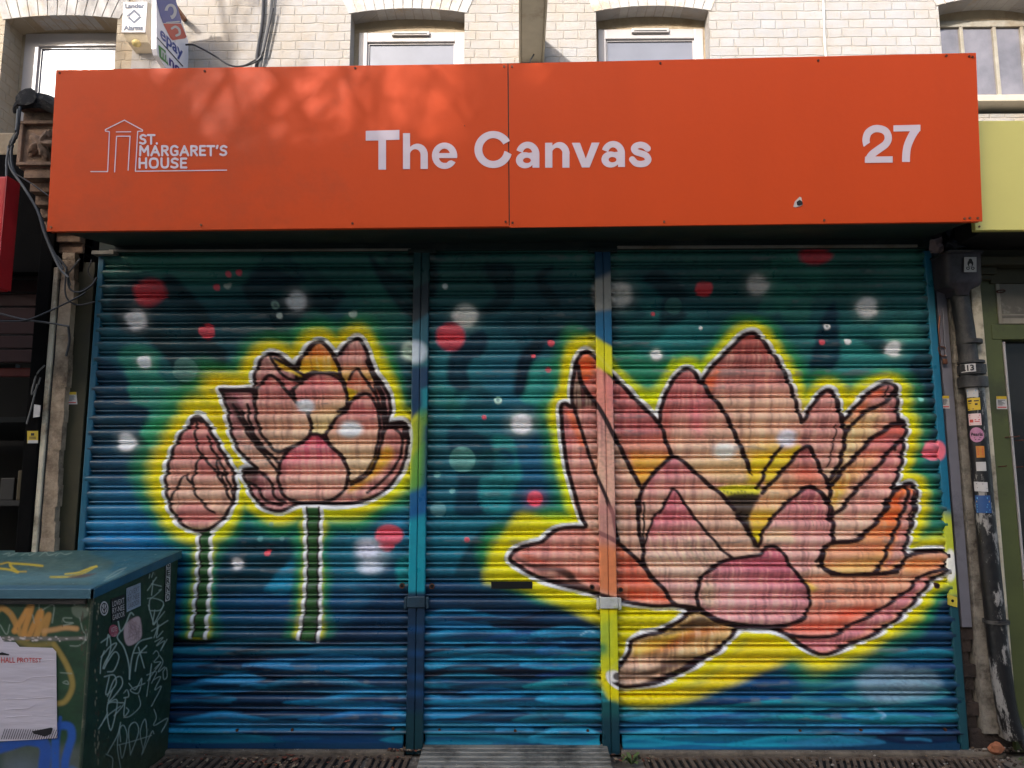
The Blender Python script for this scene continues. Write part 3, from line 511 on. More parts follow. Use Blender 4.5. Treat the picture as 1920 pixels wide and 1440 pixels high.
    F(P9, (226,180,104), 1, 1.2, True, None, ((222,176,140), (1290,1180), (1210,1270)), .7)
    F(C4(960,1010,1200,930,1350,920,1250,1000,1130,1060,980,1100,930,1090), (234,190,50), .8, 10); F(C4(1180,1010,1280,930,1480,890,1600,900,1400,970,1200,1060,1020,1080), (190,96,40), .8, 10, True, None, None, .9)
    F(C4(1150,950,1250,890,1400,810,1480,840,1560,880,1380,900,1280,920), (74,50,40), .9, 5); F(C4(880,1235,1050,1195,1200,1120,1420,1090,1520,1040,1400,1140,1180,1190,1060,1240,900,1245), (64,40,34), .85, 6)
    F(C4(850,1300,960,1290,1100,1250,1250,1200,1170,1260,1000,1300,880,1312), (60,38,32), .9, 3)
    # dark contour lines
    for p, w in [(C1(575,345, 592,450, 640,540, 720,640, 780,740, 850,880, 905,985, 960,1100, 1035,1240), 7.5), (C1(540,640, 570,740, 610,860, 650,990, 690,1100, 720,1180, 770,1290, 830,1440), 6), (C4(750,0, 790,80, 805,170, 830,280), 6),
        (C2(600,590, 640,680, 700,760, 780,850, 862,1000, 930,1150, 990,1290, 1050,1440), 7.5), (C1(1178,770, 1210,830, 1235,920, 1275,1010), 7), (C1(1770,900, 1800,960, 1840,1060), 6),
        (C3(5,880, 25,960, 40,1010), 4), (C1(1035,1440, 1035,1360, 1042,1300, 1100,1200, 1180,1110, 1250,1045, 1300,1028, 1360,1062, 1450,1142, 1550,1232, 1650,1312, 1740,1420), 7), (C5(280,230, 345,320, 395,410), 7),
        (C4(960,0, 972,100, 975,190, 990,280, 1012,350, 1000,400, 1040,500, 1100,570, 1160,630, 1200,700, 1250,742), 7), (C4(700,225, 800,275, 870,330, 950,400, 1020,475, 1060,540), 7), (C4(1012,10,1012,120,1010,200,1005,320), 4),
        (C1(1185,1450, 1230,1370, 1260,1300, 1290,1268, 1330,1310, 1380,1390, 1420,1440), 4.6), (C4(1160,0, 1140,50, 1090,100, 1055,180, 1035,240, 1010,320), 4.6), (C4(1290,0, 1335,70, 1400,150, 1440,200, 1520,290, 1570,350, 1640,402), 5),
        (C4(1743,395, 1640,405, 1570,425, 1450,500, 1415,560, 1392,650, 1400,750), 5.5), (BU+BU[:1], 6), (C5(60,850, 180,905, 350,935, 500,945, 620,925, 700,885), 8),
        (C3(310,750, 250,830, 200,900, 160,970, 130,1060, 90,1130), 6.5), (R1[:13], 7), (R2[:14], 6.5), (C5(750,42,800,70,850,130,880,200,892,300,890,385), 8),
        (C3(490,540, 560,430, 620,340, 700,262), 6), (C3(850,520, 872,620, 872,720, 850,830, 820,930, 740,1050), 8), (C3(795,560, 790,650, 765,750, 750,850, 715,940), 3.4), (C3(800,350,828,430,850,520), 8),
        (C3(1330,250, 1260,340, 1180,390, 1050,450, 960,545, 870,640), 7), (C3(1260,220,1240,300,1240,340), 4), (C3(1400,545, 1300,560, 1220,618, 1120,680, 1020,790, 960,860, 870,950, 800,1045, 750,1130, 735,1250, 755,1340), 8),
        (C3(1385,700, 1320,745, 1250,830, 1170,940, 1080,1030, 990,1130, 920,1210, 870,1290, 780,1360), 7.5), (C3(1340,720,1320,780,1330,790), 4), (C3(1312,1150, 1290,1200, 1260,1290, 1210,1370), 8), (C5(1240,130, 1200,230, 1130,310, 1040,385, 900,402, 840,440, 820,520, 845,575, 950,608, 1100,603, 1250,592, 1340,545), 8.5),
        (C5(1370,55, 1365,130, 1330,220, 1290,330, 1240,440, 1200,545, 1150,590), 7), (C5(1405,70,1400,150,1385,230,1375,300), 4), (C5(1340,540, 1360,492, 1440,465, 1560,455), 7), (C5(1300,590,1200,600,1050,612,880,606), 6),
        (C5(1625,520, 1590,570, 1500,595, 1430,640, 1370,710, 1290,762, 1210,820, 1130,870, 1020,920, 930,980, 850,1003, 700,1005, 600,990), 6.5), (C5(840,580,820,545,800,560), 4),
        (C4(1400,755, 1500,832, 1600,870, 1740,895), 8), (C4(1250,738,1340,750,1400,770,1340,790), 8), (C3(540,755,575,790), 6), (C4(1530,1045,1400,1110,1300,1170,1180,1230), 5), (C4(1230,868,1130,925), 7)]:
        S(p, w)
    S(SIL_C+SIL_C[:1], 7)
    for i in range(10): # dry brush hints near petal tips
        x = 1380+i*7; S([(x, 650+abs(i-4)*5), (x+(i-4)*2.5, 690)], 2, (130,60,56), .45, 1.5)
    for i in range(5): x = 1268+i*9; S([(x, 735), (x+(i-2)*4, 775)], 2.2, (140,66,70), .4, 1.5)
    for i in range(9): x = 1505+i*7; S([(x, 950+i%3*4), (x+3, 985+i%2*8)], 1.3, (120,60,76), .55, .8)
def dots():
    B = M.blob; W = (238,232,230); R = (226,70,84)
    def dot(x, y, r, c, a=.95, s=.25): B(x, y, r, r*.97, c, a, s)
    def halo_dot(x, y, r, c=W, a=.95): B(x, y, r*1.6, r*1.5, c, .28, 1.); B(x, y, r, r*.97, c, a, .5)
    B(283,548,37,30,(214,60,70),.95,.35); B(276,565,24,16,(214,60,70),.7,.6); dot(390,622,17,(222,70,84)); dot(409,540,7.5,R); dot(430,515,6.5,R); dot(450,512,7,R); dot(429,536,8.5,(190,196,180),.8,.3)
    halo_dot(257,600,25); halo_dot(557,565,24); halo_dot(273,679,17); dot(349,694,25,(110,160,170),.55,.12); halo_dot(240,830,22)
    dot(517,573,9,(150,180,185),.8,.3); dot(517,573,4,DKL,.5); dot(526,593,7,(190,200,200),.85,.3); dot(663,589,9.5,(200,214,210),.8,.3); halo_dot(771,660,24,(200,214,226),.85)
    dot(835,538,6,(210,216,210),.9,.3); B(872,597,44,38,W,.3,1); B(872,592,30,26,(232,228,220),.95,.5); dot(845,632,32,(222,72,86),.95,.3); dot(1033,644,7.5,R); dot(1000,668,5,R); dot(1028,694,6.5,R)
    dot(934,751,8.5,(190,220,230),.95,.25); dot(934,751,4,(80,130,160),.7); dot(908,783,5,R); B(978,795,46,40,W,.35,1); B(978,795,26,25,W,.95,.55); dot(867,862,26,(120,190,200),.55,.1); dot(822,955,16,(130,180,190),.5,.15); dot(848,920,6,(130,190,200),.7,.2); dot(820,890,7,(120,180,190),.6,.2)
    B(1003,936,34,28,(230,90,110),.35,1); dot(1003,935,17,(236,74,98),.95,.25); dot(876,1012,6,R)
    halo_dot(1160,553,32,(222,216,206)); B(1128,550,24,36,(206,200,192),.85,.5); dot(1319,542,19,(224,66,74),.95,.3); halo_dot(1420,535,26,(216,208,200),.85); B(1527,480,38,20,(214,60,70),.95,.35); dot(1262,575,17,(60,120,124),.6,.1); dot(1223,590,4.5,R); halo_dot(1624,578,26,(230,226,222)); dot(1312,616,4,W)
    dot(1548,613,7.5,W,.9,.3); dot(1548,613,3,(60,90,110),.7); dot(1539,642,6.5,R); dot(1587,641,7.5,W,.9,.3); halo_dot(1674,655,19); halo_dot(1230,666,14,W,1); dot(1724,749,6,(130,200,214),.9,.3)
    dot(1746,845,21,(236,108,124),.95,.2)
    B(574,762,22,17,(232,232,240),.95,.5); B(658,806,30,21,W,.95,.5); B(1358,845,32,22,(236,226,216),.95,.6); B(1474,822,26,22,(226,222,236),.95,.6); 
    B(730,1003,30,22,(236,84,104),.95,.25); B(725,1022,18,14,(236,84,104),.9,.3); B(700,1045,46,42,(236,232,240),.4,.9); B(690,1028,34,26,(228,224,236),.85,.7); B(694,1062,34,20,(232,232,240),.8,.8); halo_dot(446,1056,14); dot(503,1036,7,R); dot(490,1010,6,(90,150,150),.7); dot(511,983,5,(90,150,150),.6)
    dot(531,1010,5,(110,160,160),.5)
    S = M.stroke; M.blob(1665,1282,74,42,(130,156,172),.75,.4); M.blob(1722,1280,50,36,(124,150,164),.65,.4)
    S(K6(1390,440,1450,410,1500,420), 1.5, (190,220,230), .6); S([(1640,1330),(1656,1338),(1650,1345)], 5, (150,190,220), .5, 2)
def grime():
    L = (M.a@np.array([.25, .65, .10], np.float32))[..., None]; B = np.clip((M.a[..., 2:3]-M.a[..., 0:1])*6, 0, 1); up = (1-sst((np.arange(CY0, CY1)-820)/260.))[:, None, None]; M.a[...] = L+(M.a-L)*(1-.10*B*up); g_ = (B*up)[..., 0]; M.a[..., 2] *= 1-.22*g_; M.a[..., 1] *= 1+.06*g_
    rd_ = np.clip((M.a[..., 0:1]-M.a[..., 1:2]*1.15)*8, 0, 1)*np.clip(M.a[..., 2:3]*9-.3, 0, 1); L = (M.a@np.array([.4, .45, .15], np.float32))[..., None]; M.a[...] = M.a+(L-M.a)*.12*rd_
    n = smooth_noise(CH, CW, 3, 5, 21)*smooth_noise(CH, CW, 40, 60, 22)
    M.a *= (1-.28*np.clip(n*2-.55, 0, 1))[..., None].astype(np.float32)
    fine = smooth_noise(CH, CW, 2.0, 7.0, 31); M.a *= (.95+.10*fine)[..., None].astype(np.float32)
    M.a += (np.clip(smooth_noise(CH, CW, 1.6, 1.6, 33)-.955, 0, 1)*6*(smooth_noise(CH, CW, 60, 90, 34) > .55))[..., None].astype(np.float32)*.25
background(); water(); halo(); petals(); dots(); grime()
# ---- lettering cut as real outlines: signed distance on a grid, contoured into polygons ----
def field(shapes, box, step):
    x0, y0, x1, y1 = box; nx = int((x1-x0)/step)+1; ny = int((y1-y0)/step)+1
    X, Y = np.meshgrid(x0+np.arange(nx)*step, y0+np.arange(ny)*step); f = np.full(X.shape, 1e3)
    def poly(p, closed):
        D = np.full(X.shape, 1e9); W = np.zeros(X.shape, bool); p = np.asarray(p, float); n = len(p)
        for i in range(n if closed else n-1):
            ax, ay = p[i]; bx, by = p[(i+1) % n]; dx, dy = bx-ax, by-ay; L = dx*dx+dy*dy
            if L < 1e-9: continue
            t = np.clip(((X-ax)*dx+(Y-ay)*dy)/L, 0, 1); D = np.minimum(D, (X-ax-t*dx)**2+(Y-ay-t*dy)**2)
            if closed and ay != by: W ^= ((Y >= min(ay, by)) & (Y < max(ay, by)) & (X < ax+(Y-ay)*dx/dy))
        D = np.sqrt(D); return np.where(W, -D, D) if closed else D
    for op, kind, *a in shapes:
        if kind == 'p': g = poly([(a[0][i], a[0][i+1]) for i in range(0, len(a[0]), 2)], True)
        elif kind == 'e': cx, cy, rx, ry = a; k = np.hypot((X-cx)/rx, (Y-cy)/ry); g = (k-1)*min(rx, ry)
        elif kind == 's': g = poly(dense([(a[0][i], a[0][i+1]) for i in range(0, len(a[0]), 2)], False), False)-a[1]/2
        elif kind == 'l': g = poly([(a[0][i], a[0][i+1]) for i in range(0, len(a[0]), 2)], False)-a[1]/2
        elif kind == 'h':   # half ring: ellipse ring kept above cy
            cx, cy, rx, ry, ix, iy, icx = a; g = np.maximum((np.hypot((X-cx)/rx, (Y-cy)/ry)-1)*min(rx, ry), -(np.hypot((X-icx)/ix, (Y-cy)/iy)-1)*min(ix, iy)); g = np.maximum(g, Y-cy)
        if op == '+': f = np.minimum(f, g)
        else: f = np.maximum(f, -g)
    return X, Y, f
def contour(shapes, box, step=2.):
    X, Y, f = field(shapes, box, step); ny, nx = f.shape; V = []; F = []
    ins = f < 0
    for j in range(ny-1):
        i = 0
        while i < nx-1:
            c = [(j, i), (j, i+1), (j+1, i+1), (j+1, i)]; k = sum(ins[a] for a in c)
            if k == 0: i += 1; continue
            if k == 4:
                e = i
                while e < nx-1 and ins[j, e+1] and ins[j+1, e+1]: e += 1
                o = len(V); V += [(X[j, i], Y[j, i]), (X[j, e], Y[j, e]), (X[j+1, e], Y[j+1, e]), (X[j+1, i], Y[j+1, i])]; F.append((o, o+1, o+2, o+3)); i = e; continue
            q = []
            for a in range(4):
                p, r = c[a], c[(a+1) % 4]
                if ins[p]: q.append((X[p], Y[p]))
                if ins[p] != ins[r]:
                    t = f[p]/(f[p]-f[r]); q.append((X[p]*(1-t)+X[r]*t, Y[p]*(1-t)+Y[r]*t))
            if len(q) >= 3: o = len(V); V += q; F.append(tuple(range(o, o+len(q))))
            i += 1
    return V, F
def glyphs(name, shapes_list, to_world, m, parent, step=2.):
    mb = MB()
    for shapes, box in shapes_list:
        V, F = contour(shapes, box, step); mb.add([to_world(*p) for p in V], F)
    return mb.build(name, m, parent)
def aglyph(dx, dy):
    return [('+','h',1048+dx,868+dy,66,70,28,34,1047+dx),('-','p',[960+dx,848+dy,984+dx,846+dy,1024+dx,862+dy,1030+dx,880+dy,960+dx,880+dy]),('+','p',[1075+dx,866+dy,1114+dx,866+dy,1114+dx,944+dy,1075+dx,944+dy]),
            ('+','p',[1040+dx,862+dy,1076+dx,858+dy,1076+dx,892+dy,1040+dx,892+dy]),('+','e',1033+dx,902+dy,51,45),('-','e',1044+dx,903+dy,22,15),('+','p',[1075+dx,866+dy,1114+dx,866+dy,1114+dx,944+dy,1075+dx,944+dy])], (975+dx,790+dy,1122+dx,954+dy)
CANVAS = [
 ([('+','p',[138,737,327,732,327,787,252,789,252,955,209,955,209,791,138,792])], (130,725,335,962)),
 ([('+','p',[347,750,387,750,387,952,347,952]),('+','h',429,872,58,63,30,32,416),('+','p',[446,870,487,870,487,951,446,951])], (340,742,495,960)),
 ([('+','e',581,877,71,74),('-','e',580,877,33,40),('+','p',[545,862,650,862,650,890,545,890]),('-','p',[560,890,665,890,665,925,620,902,606,905,592,917,575,917])], (504,798,660,956)),
 ([('+','e',855,842,106,104),('-','e',855,842,62,64),('-','p',[870,838,914,812,1000,764,1000,892,926,852])], (742,730,974,952)),
 aglyph(0, 0),
 ([('+','p',[1146,804,1187,804,1187,944,1146,944]),('+','h',1228,866,56,66,30,34,1214),('+','p',[1243,864,1283,864,1283,944,1243,944])], (1140,794,1290,950)),
 ([('+','p',[1296,804,1342,804,1375,893,1408,803,1452,803,1396,943,1353,943])], (1290,798,1458,950)),
 aglyph(481, -4),
 ([('+','s',[1722,836,1706,822,1682,816,1656,823,1646,839,1658,855,1684,864,1712,875,1726,897,1712,917,1684,924,1656,918,1636,898],36)], (1612,790,1752,950)),
]
NUM27 = [
 ([('+','s',[1034,815,1030,785,1042,748,1075,726,1115,727,1145,745,1155,780,1140,812,1105,838,1065,868,1047,893,1045,900],41),('-','p',[990,812,1018,826,1056,800,1060,840,1000,860]),('-','p',[1000,917,1200,917,1200,990,1000,990]),('+','p',[1024,882,1180,880,1180,915,1023,917])], (1005,696,1188,925)),
 ([('+','p',[1184,706,1336,702,1336,738,1184,741]),('+','s',[1316,722,1288,765,1264,820,1256,870,1254,930],44),('-','p',[1200,912,1330,911,1330,990,1200,990]),('-','p',[1150,660,1400,660,1400,701,1184,706,1150,706]),('-','p',[1336,660,1400,660,1400,760,1336,760])], (1178,696,1345,920)),
]
LOGO = [([('+','l',[512,966,607,966,617,742,594,738,594,730,701,677,803,732,803,738,776,740,763,964,1276,958],5.5),('+','l',[655,743,737,742],5),('+','l',[646,968,657,768,733,767,722,958],5.5)], (500,668,1285,976))]
# ================= materials =================
m_mural = paintmat('sprayed shutter paint', .34, .10)
m_orange = mat('orange sign laminate', (206, 72, 20), .48, var=.05, scale=1.2, bump=.35, bdist=.02, bscale=1.1, spec=.25, dirt=(176, 70, 34), dirt_amt=.25, stretch=(2.2, 1, .35))
m_vinyl = mat('pale vinyl lettering', (214, 198, 206), .5, var=.05, scale=8, bump=.03)
m_darkgreen = mat('dark green fascia timber', (22, 40, 34), .6, var=.35, scale=6, dirt=(60, 62, 54), dirt_amt=.35, bump=.3)
m_screw = mat('dull screw head', (120, 78, 58), .4, .7, var=.4, scale=60)
m_rust = mat('rusty screw', (84, 44, 30), .8, .2, var=.5, scale=90)
m_brickflat = None
def brickmat(name, paint, stain, stain_amt, mortar):
    k = NB(name); sep = k.new('ShaderNodeSeparateXYZ'); k.link(k.tc.outputs['Object'], sep.inputs[0])
    nz = k.noise(7, 3); wob = k.math('MULTIPLY', k.math('SUBTRACT', nz, .5), .022); wob2 = k.math('MULTIPLY', k.math('SUBTRACT', k.noise(23, 3), .5), .010)
    z = k.math('ADD', sep.outputs[2], wob); x = k.math('ADD', k.math('ADD', sep.outputs[0], sep.outputs[1]), wob2)
    H = .075; row = k.math('FLOOR', k.math('DIVIDE', z, H)); fz = k.math('FRACT', k.math('DIVIDE', z, H))
    par = k.math('MODULO', row, 2.); jit = k.math('MULTIPLY', k.math('FRACT', k.math('MULTIPLY', k.math('SINE', k.math('MULTIPLY', row, 12.99)), 437.5)), .12)
    t = k.math('ADD', k.math('DIVIDE', x, .345), k.math('ADD', k.math('MULTIPLY', par, .5), k.math('ADD', jit, 50.)))
    ft = k.math('FRACT', t); hd = k.math('GREATER_THAN', ft, .667)
    d1 = k.math('MINIMUM', k.math('ABSOLUTE', k.math('SUBTRACT', ft, .667)), k.math('MINIMUM', ft, k.math('SUBTRACT', 1., ft)))
    dx = k.math('MULTIPLY', d1, .345); dz = k.math('MULTIPLY', k.math('MINIMUM', fz, k.math('SUBTRACT', 1., fz)), H)
    d = k.math('MINIMUM', dx, dz)
    d = k.math('ADD', d, k.math('MULTIPLY', k.math('SUBTRACT', k.noise(48, 6, .75), .5), .014))
    joint = k.new('ShaderNodeMapRange', interpolation_type='SMOOTHSTEP'); k.link(d, joint.inputs[0]); joint.inputs[1].default_value = .0015; joint.inputs[2].default_value = .0075
    cell = k.new('ShaderNodeTexWhiteNoise', noise_dimensions='3D'); cv = k.new('ShaderNodeCombineXYZ'); k.link(k.math('ADD', k.math('FLOOR', t), k.math('MULTIPLY', hd, .5)), cv.inputs[0]); k.link(row, cv.inputs[1]); k.link(cv.outputs[0], cell.inputs['Vector'])
    rnd = cell.outputs['Value']
    base = k.mix(k.math('MULTIPLY', rnd, .5), s2l(paint), tuple(v*.86 for v in s2l(paint)))
    big = k.noise(.9, 5, .6); mid = k.noise(6.5, 7, .7)
    st = k.ramp(k.math('ADD', k.math('MULTIPLY', big, .55), k.math('MULTIPLY', mid, .45)), [(.50-stain_amt*.12, (0, 0, 0)), (.68, (1, 1, 1))])
    c = k.mix(k.math('MULTIPLY', st, .75), base, s2l(stain)); chips = k.ramp(k.noise(26, 8, .8), [(.58, (0, 0, 0)), (.66, (1, 1, 1))])
    c = k.mix(k.math('MULTIPLY', chips, .45), c, (.33, .24, .17))
    c = k.mix(k.math('MULTIPLY', k.math('SUBTRACT', 1., joint.outputs[0]), .34), c, s2l(mortar))
    k.link(c, k.b.inputs['Base Color']); k.b.inputs['Roughness'].default_value = .8; k.b.inputs['Specular IOR Level'].default_value = .25
    h = k.math('ADD', joint.outputs[0], k.math('ADD', k.math('MULTIPLY', k.noise(30, 8, .78), 1.5), k.math('MULTIPLY', rnd, .45)))
    k.bump(h, .7, .010); return k.m
m_brick = brickmat('painted white brickwork', (153, 152, 153), (148, 134, 114), .9, (156, 146, 130))
m_brick_cream = brickmat('cream painted brickwork', (158, 148, 132), (146, 124, 94), 1.3, (150, 128, 98))
m_upvc = mat('white plastic window frame', (160, 154, 152), .35, var=.06, scale=5, dirt=(150, 140, 126), dirt_amt=.2, bump=.05)
m_oldwood = mat('weathered cream window timber', (138, 132, 120), .7, var=.2, scale=8, dirt=(110, 96, 76), dirt_amt=.45, bump=.3)
m_render = mat('cream painted render', (148, 132, 108), .85, var=.2, scale=7, dirt=(120, 100, 74), dirt_amt=.4, bump=.4, bdist=.006)
m_pane = glassmat('grey reflecting pane', (84, 88, 98), .1)
m_blind = mat('pale frosted pane behind glass', (104, 106, 116), .4, var=.14, scale=3, bump=.02, spec=.5)
m_beam = mat('pale painted beam', (172, 162, 142), .7, var=.12, scale=8, dirt=(130, 116, 94), dirt_amt=.3, bump=.2)
m_soot = mat('soot black wall', (11, 10, 10), .95, var=.5, scale=8, bump=.5, spec=.08)
m_black = mat('sooty black paint', (20, 18, 18), .55, var=.5, scale=8, dirt=(54, 48, 44), dirt_amt=.4, bump=.3)
m_interior = mat('dim shop interior', (16, 13, 13), .9, var=.5, scale=4)
# ================= the setting =================
YW = 1.75
g = MB().box(-40, 40, -40, 1.8, -.30, -.0); g = g.build('pavement', mat('grey paving concrete', (118, 108, 96), .9, var=.3, scale=14, dirt=(52, 44, 36), dirt_amt=.6, bump=.6, bdist=.006)); tag(g, 'grey dirty concrete pavement in front of the shutters', None, None, 'structure')
# road across the way
rd = MB().box(-40, 40, -11.5, -5.5, .0, .004).build('road', mat('dark asphalt', (96, 94, 92), .9, var=.3, scale=30, bump=.5)); tag(rd, 'asphalt street behind the viewer', None, None, 'structure')
# ---- terrace upper storey ----
BT = thing('brick_terrace', 'white painted brick upper storey of the terrace with a row of arched windows', 'building', (0, YW, 3.3))
def arch_pts(x0, x1, zs, zc, n=14):   # segmental arch from left spring to right spring
    w = x1-x0; r = zc-zs; return [(x0+w*i/n, zs+r*(1-(2*i/n-1)**2)) for i in range(n+1)]
# windows: x0,x1 opening at wall face, spring z, crown z, sill z
def opening(ul, ur, vspring, vcrown, vs=None):
    um = (ul+ur)/2; return X_(ul, 60, YW), X_(ur, 60, YW), Z_(um, vspring, YW), Z_(um, vcrown, YW)
W1 = opening(8, 219, 36, 29); W2 = opening(657, 871, 25, 16); W3 = opening(1118, 1330, 21, 11); W4 = opening(1763, 1990, 10, -6)
WSILL = [Z_(60, 345, YW+.1), 3.85, 3.85, Z_(1880, 213, YW)]
ZT = 7.0; ZB = 3.2; XL = -9.; XR = 9.
def facade(segs, m, name):
    mb = MB()
    for x0, x1, op in segs:
        if op is None: mb.box(x0, x1, YW, YW+.3, ZB, ZT); continue
        a, b, zs, zc, sill = op
        top = [Vector((x, YW, z)) for x, z in arch_pts(a, b, zs, zc)]
        mb.box(a, b, YW, YW+.3, ZB, sill)
        for p, q in zip(top[:-1], top[1:]):
            mb.prism([p, q, Vector((q.x, YW, ZT)), Vector((p.x, YW, ZT))], (0, .3, 0))
    return mb.build(name, m, BT)
XS = X_(250, 60, YW)
facade([(XL, W1[0], None), (W1[0], W1[1], W1+(WSILL[0],)), (W1[1], XS, None)], m_brick_cream, 'wall')
facade([(XS, W2[0], None), (W2[0], W2[1], W2+(WSILL[1],)), (W2[1], W3[0], None), (W3[0], W3[1], W3+(WSILL[2],)), (W3[1], W4[0], None), (W4[0], W4[1], W4+(WSILL[3],)), (W4[1], XR, None)], m_brick, 'wall')
m_vous = mat('painted arch bricks', (164, 160, 156), .8, var=.18, scale=9, dirt=(160, 134, 100), dirt_amt=.35, bump=.5, bdist=.008)
for W in (W1, W2, W3, W4):
    mb = MB(); a, b, zs, zc = W; n = 13; ap = arch_pts(a-.02, b+.02, zs, zc, n)
    for i in range(n):
        (xa, za), (xb, zb) = ap[i], ap[i+1]; cx = (a+b)/2
        def up(x, z): return x+(x-cx)*.22, z+.235
        e = .004; xa += e; xb -= e
        p = [Vector((xa, YW-.005-random.random()*.003, za-.001)), Vector((xb, YW-.006, zb-.001)), Vector((up(xb, zb)[0], YW-.006, up(xb, zb)[1])), Vector((up(xa, za)[0], YW-.006, up(xa, za)[1]))]
        mb.prism(p, (0, .19, 0))
    mb.build('arch_lintel', m_vous, BT)
for a, b, zs, zc, m in ((W1[0], W1[1], W1[2], W1[3], 0),):   # soffit/reveal render of the left window
    pass
def window(W, fx0, fx1, ftopv, gx0, gx1, gtopv, um, depth, sill, pane, framem, vent=None, soot=None):
    Yf = YW+depth; a, b, zs, zc = W
    x0, x1 = X_(fx0, ftopv, Yf), X_(fx1, ftopv, Yf); zt = Z_(um, ftopv, Yf)
    g0, g1 = X_(gx0, gtopv, Yf), X_(gx1, gtopv, Yf); gt = Z_(um, gtopv, Yf); zb = sill+.02
    f = MB().box(x0, g0, Yf, Yf+.06, zb, zt, .006).box(g1, x1, Yf, Yf+.06, zb, zt, .006).box(g0-.003, g1+.003, Yf+.002, Yf+.06, gt, zt, .006).box(g0-.003, g1+.003, Yf+.002, Yf+.06, zb, zb+.05, .006)
    i = .012; f.box(g0, g0+i, Yf+.02, Yf+.05, zb+.05, gt).box(g1-i, g1, Yf+.02, Yf+.05, zb+.05, gt).box(g0+i, g1-i, Yf+.02, Yf+.05, gt-i, gt)
    fr = f.build('window', framem, BT)
    MB().box(g0+.002, g1-.002, Yf+.032, Yf+.04, zb+.04, gt-.002).build('pane', pane, fr)
    # timber head above the frame and side packing, set back under the arch
    MB().box(a-.01, b+.01, Yf+.008, Yf+.10, zt-.002, zc+.1).build('window_head', m_render, BT)
    MB().box(a-.02, x0+.004, Yf+.01, Yf+.1, sill, zt).build('window_packing', m_render, BT)
    if x1 < b: MB().box(x1-.004, b+.02, Yf+.01, Yf+.1, sill, zt).build('window_packing', m_render, BT)
    MB().box(a-.05, b+.05, YW-.06, YW+.28, sill-.09, sill, .008).build('sill', m_render, BT)
    if vent:
        vm = MB().box(X_(vent[0], 65, Yf), X_(vent[1], 65, Yf), Yf-.022, Yf+.001, Z_(vent[0], vent[3], Yf), Z_(vent[0], vent[2], Yf), .005)
        vo = vm.build('trickle_vent', m_upvc, fr); x0v, x1v, z0v = X_(vent[0], 65, Yf), X_(vent[1], 65, Yf), Z_(vent[0], vent[3], Yf)
        MB().box(x0v+.02, x1v-.02, Yf-.0245, Yf-.021, z0v+.010, z0v+.016).build('slot', m_black, vo)  # black bar stands in for the shade inside the vent slot
    return fr
m_pane1 = mat('blue grey window glass', (62, 70, 88), .09, var=.45, scale=2.2, bump=.05, spec=.3, dirt=(124, 128, 138), dirt_amt=.35)
window(W1, 48, 232, 62, 73, 226, 86, 130, .2, WSILL[0], m_pane1, m_upvc)
window(W2, 673, 872, 60, 689, 853, 78, 770, .13, WSILL[1], m_blind, m_upvc, (735, 806, 61.5, 69))
window(W3, 1121, 1318, 54, 1136, 1302, 72, 1225, .13, WSILL[2], m_blind, m_upvc, (1184, 1254, 55.5, 63.5))
# old timber window at the right, tall bars
Yf = YW+.16; zt = Z_(1850, 38, Yf); zb = Z_(1880, 201, Yf); x0 = X_(1764, 100, Yf); x1 = X_(1990, 100, Yf)
f = MB().box(x0, x1, Yf, Yf+.05, zt-.055, zt, .004).box(x0, x1, Yf-.02, Yf+.05, zb-.03, zb+.02, .004)
for u, vv in ((1762, 100), (1803, 60), (1867, 80), (1921, 100)):
    xx = X_(u, vv, Yf); f.box(xx-.014, xx+.014, Yf+.002, Yf+.04, zb+.02, zt-.055, .003)
fo = f.build('window', m_oldwood, BT); MB().box(x0+.01, x1, Yf+.022, Yf+.03, zb+.01, zt-.05).build('pane', glassmat('old grey pane', (104, 100, 104), .12), fo)
MB().box(W4[0]-.01, W4[1], Yf+.006, Yf+.1, zt+.002, W4[3]+.1).build('window_head', m_render, BT)
MB().box(W4[0]-.05, W4[1]+.05, YW-.10, YW+.28, zb-.085, zb-.032, .006).build('sill', m_beam, BT)
MB().box(XL, XR, YW-.05, YW+.4, ZT, ZT+.12, .01).build('coping', m_render, BT)
# ---- projecting beam between the middle windows ----
zbm = Z_(996, 117, YW); xa, xb = X_(974, 117, YW), X_(1019, 117, YW)
bt = thing('projecting_beam', 'pale boxed beam sticking out of the white brick wall between the two middle windows', 'beam', ((xa+xb)/2, YW, zbm))
MB().box(xa+.012, xb-.012, .35, YW, zbm, zbm+.19, .006).build('beam_box', m_beam, bt)
MB().box(xa-.004, xa+.0115, .34, YW-.002, zbm-.012, zbm+.2, .003).box(xb-.0115, xb+.004, .34, YW-.002, zbm-.012, zbm+.2, .003).build('edge_board', m_beam, bt)
MB().tube([P(1001, 102, YW-.25), P(994, 112, YW-.25)+Vector((0, 0, -.01)), P(992, 122, YW-.22)], .006, 6).build('hook', m_black, bt)
# ---- shop body behind the sign (flat roof), and neighbours ----
m_roof = mat('grey roofing felt', (150, 144, 134), .9, scale=12)
RF = thing('flat_roof', 'flat felt roof of the single-storey shops below the brick wall', 'roof', (0, .8, 3.1))
MB().box(-6, 6, .02, YW-.002, 3.0, 3.12).build('roof_deck', m_roof, RF)
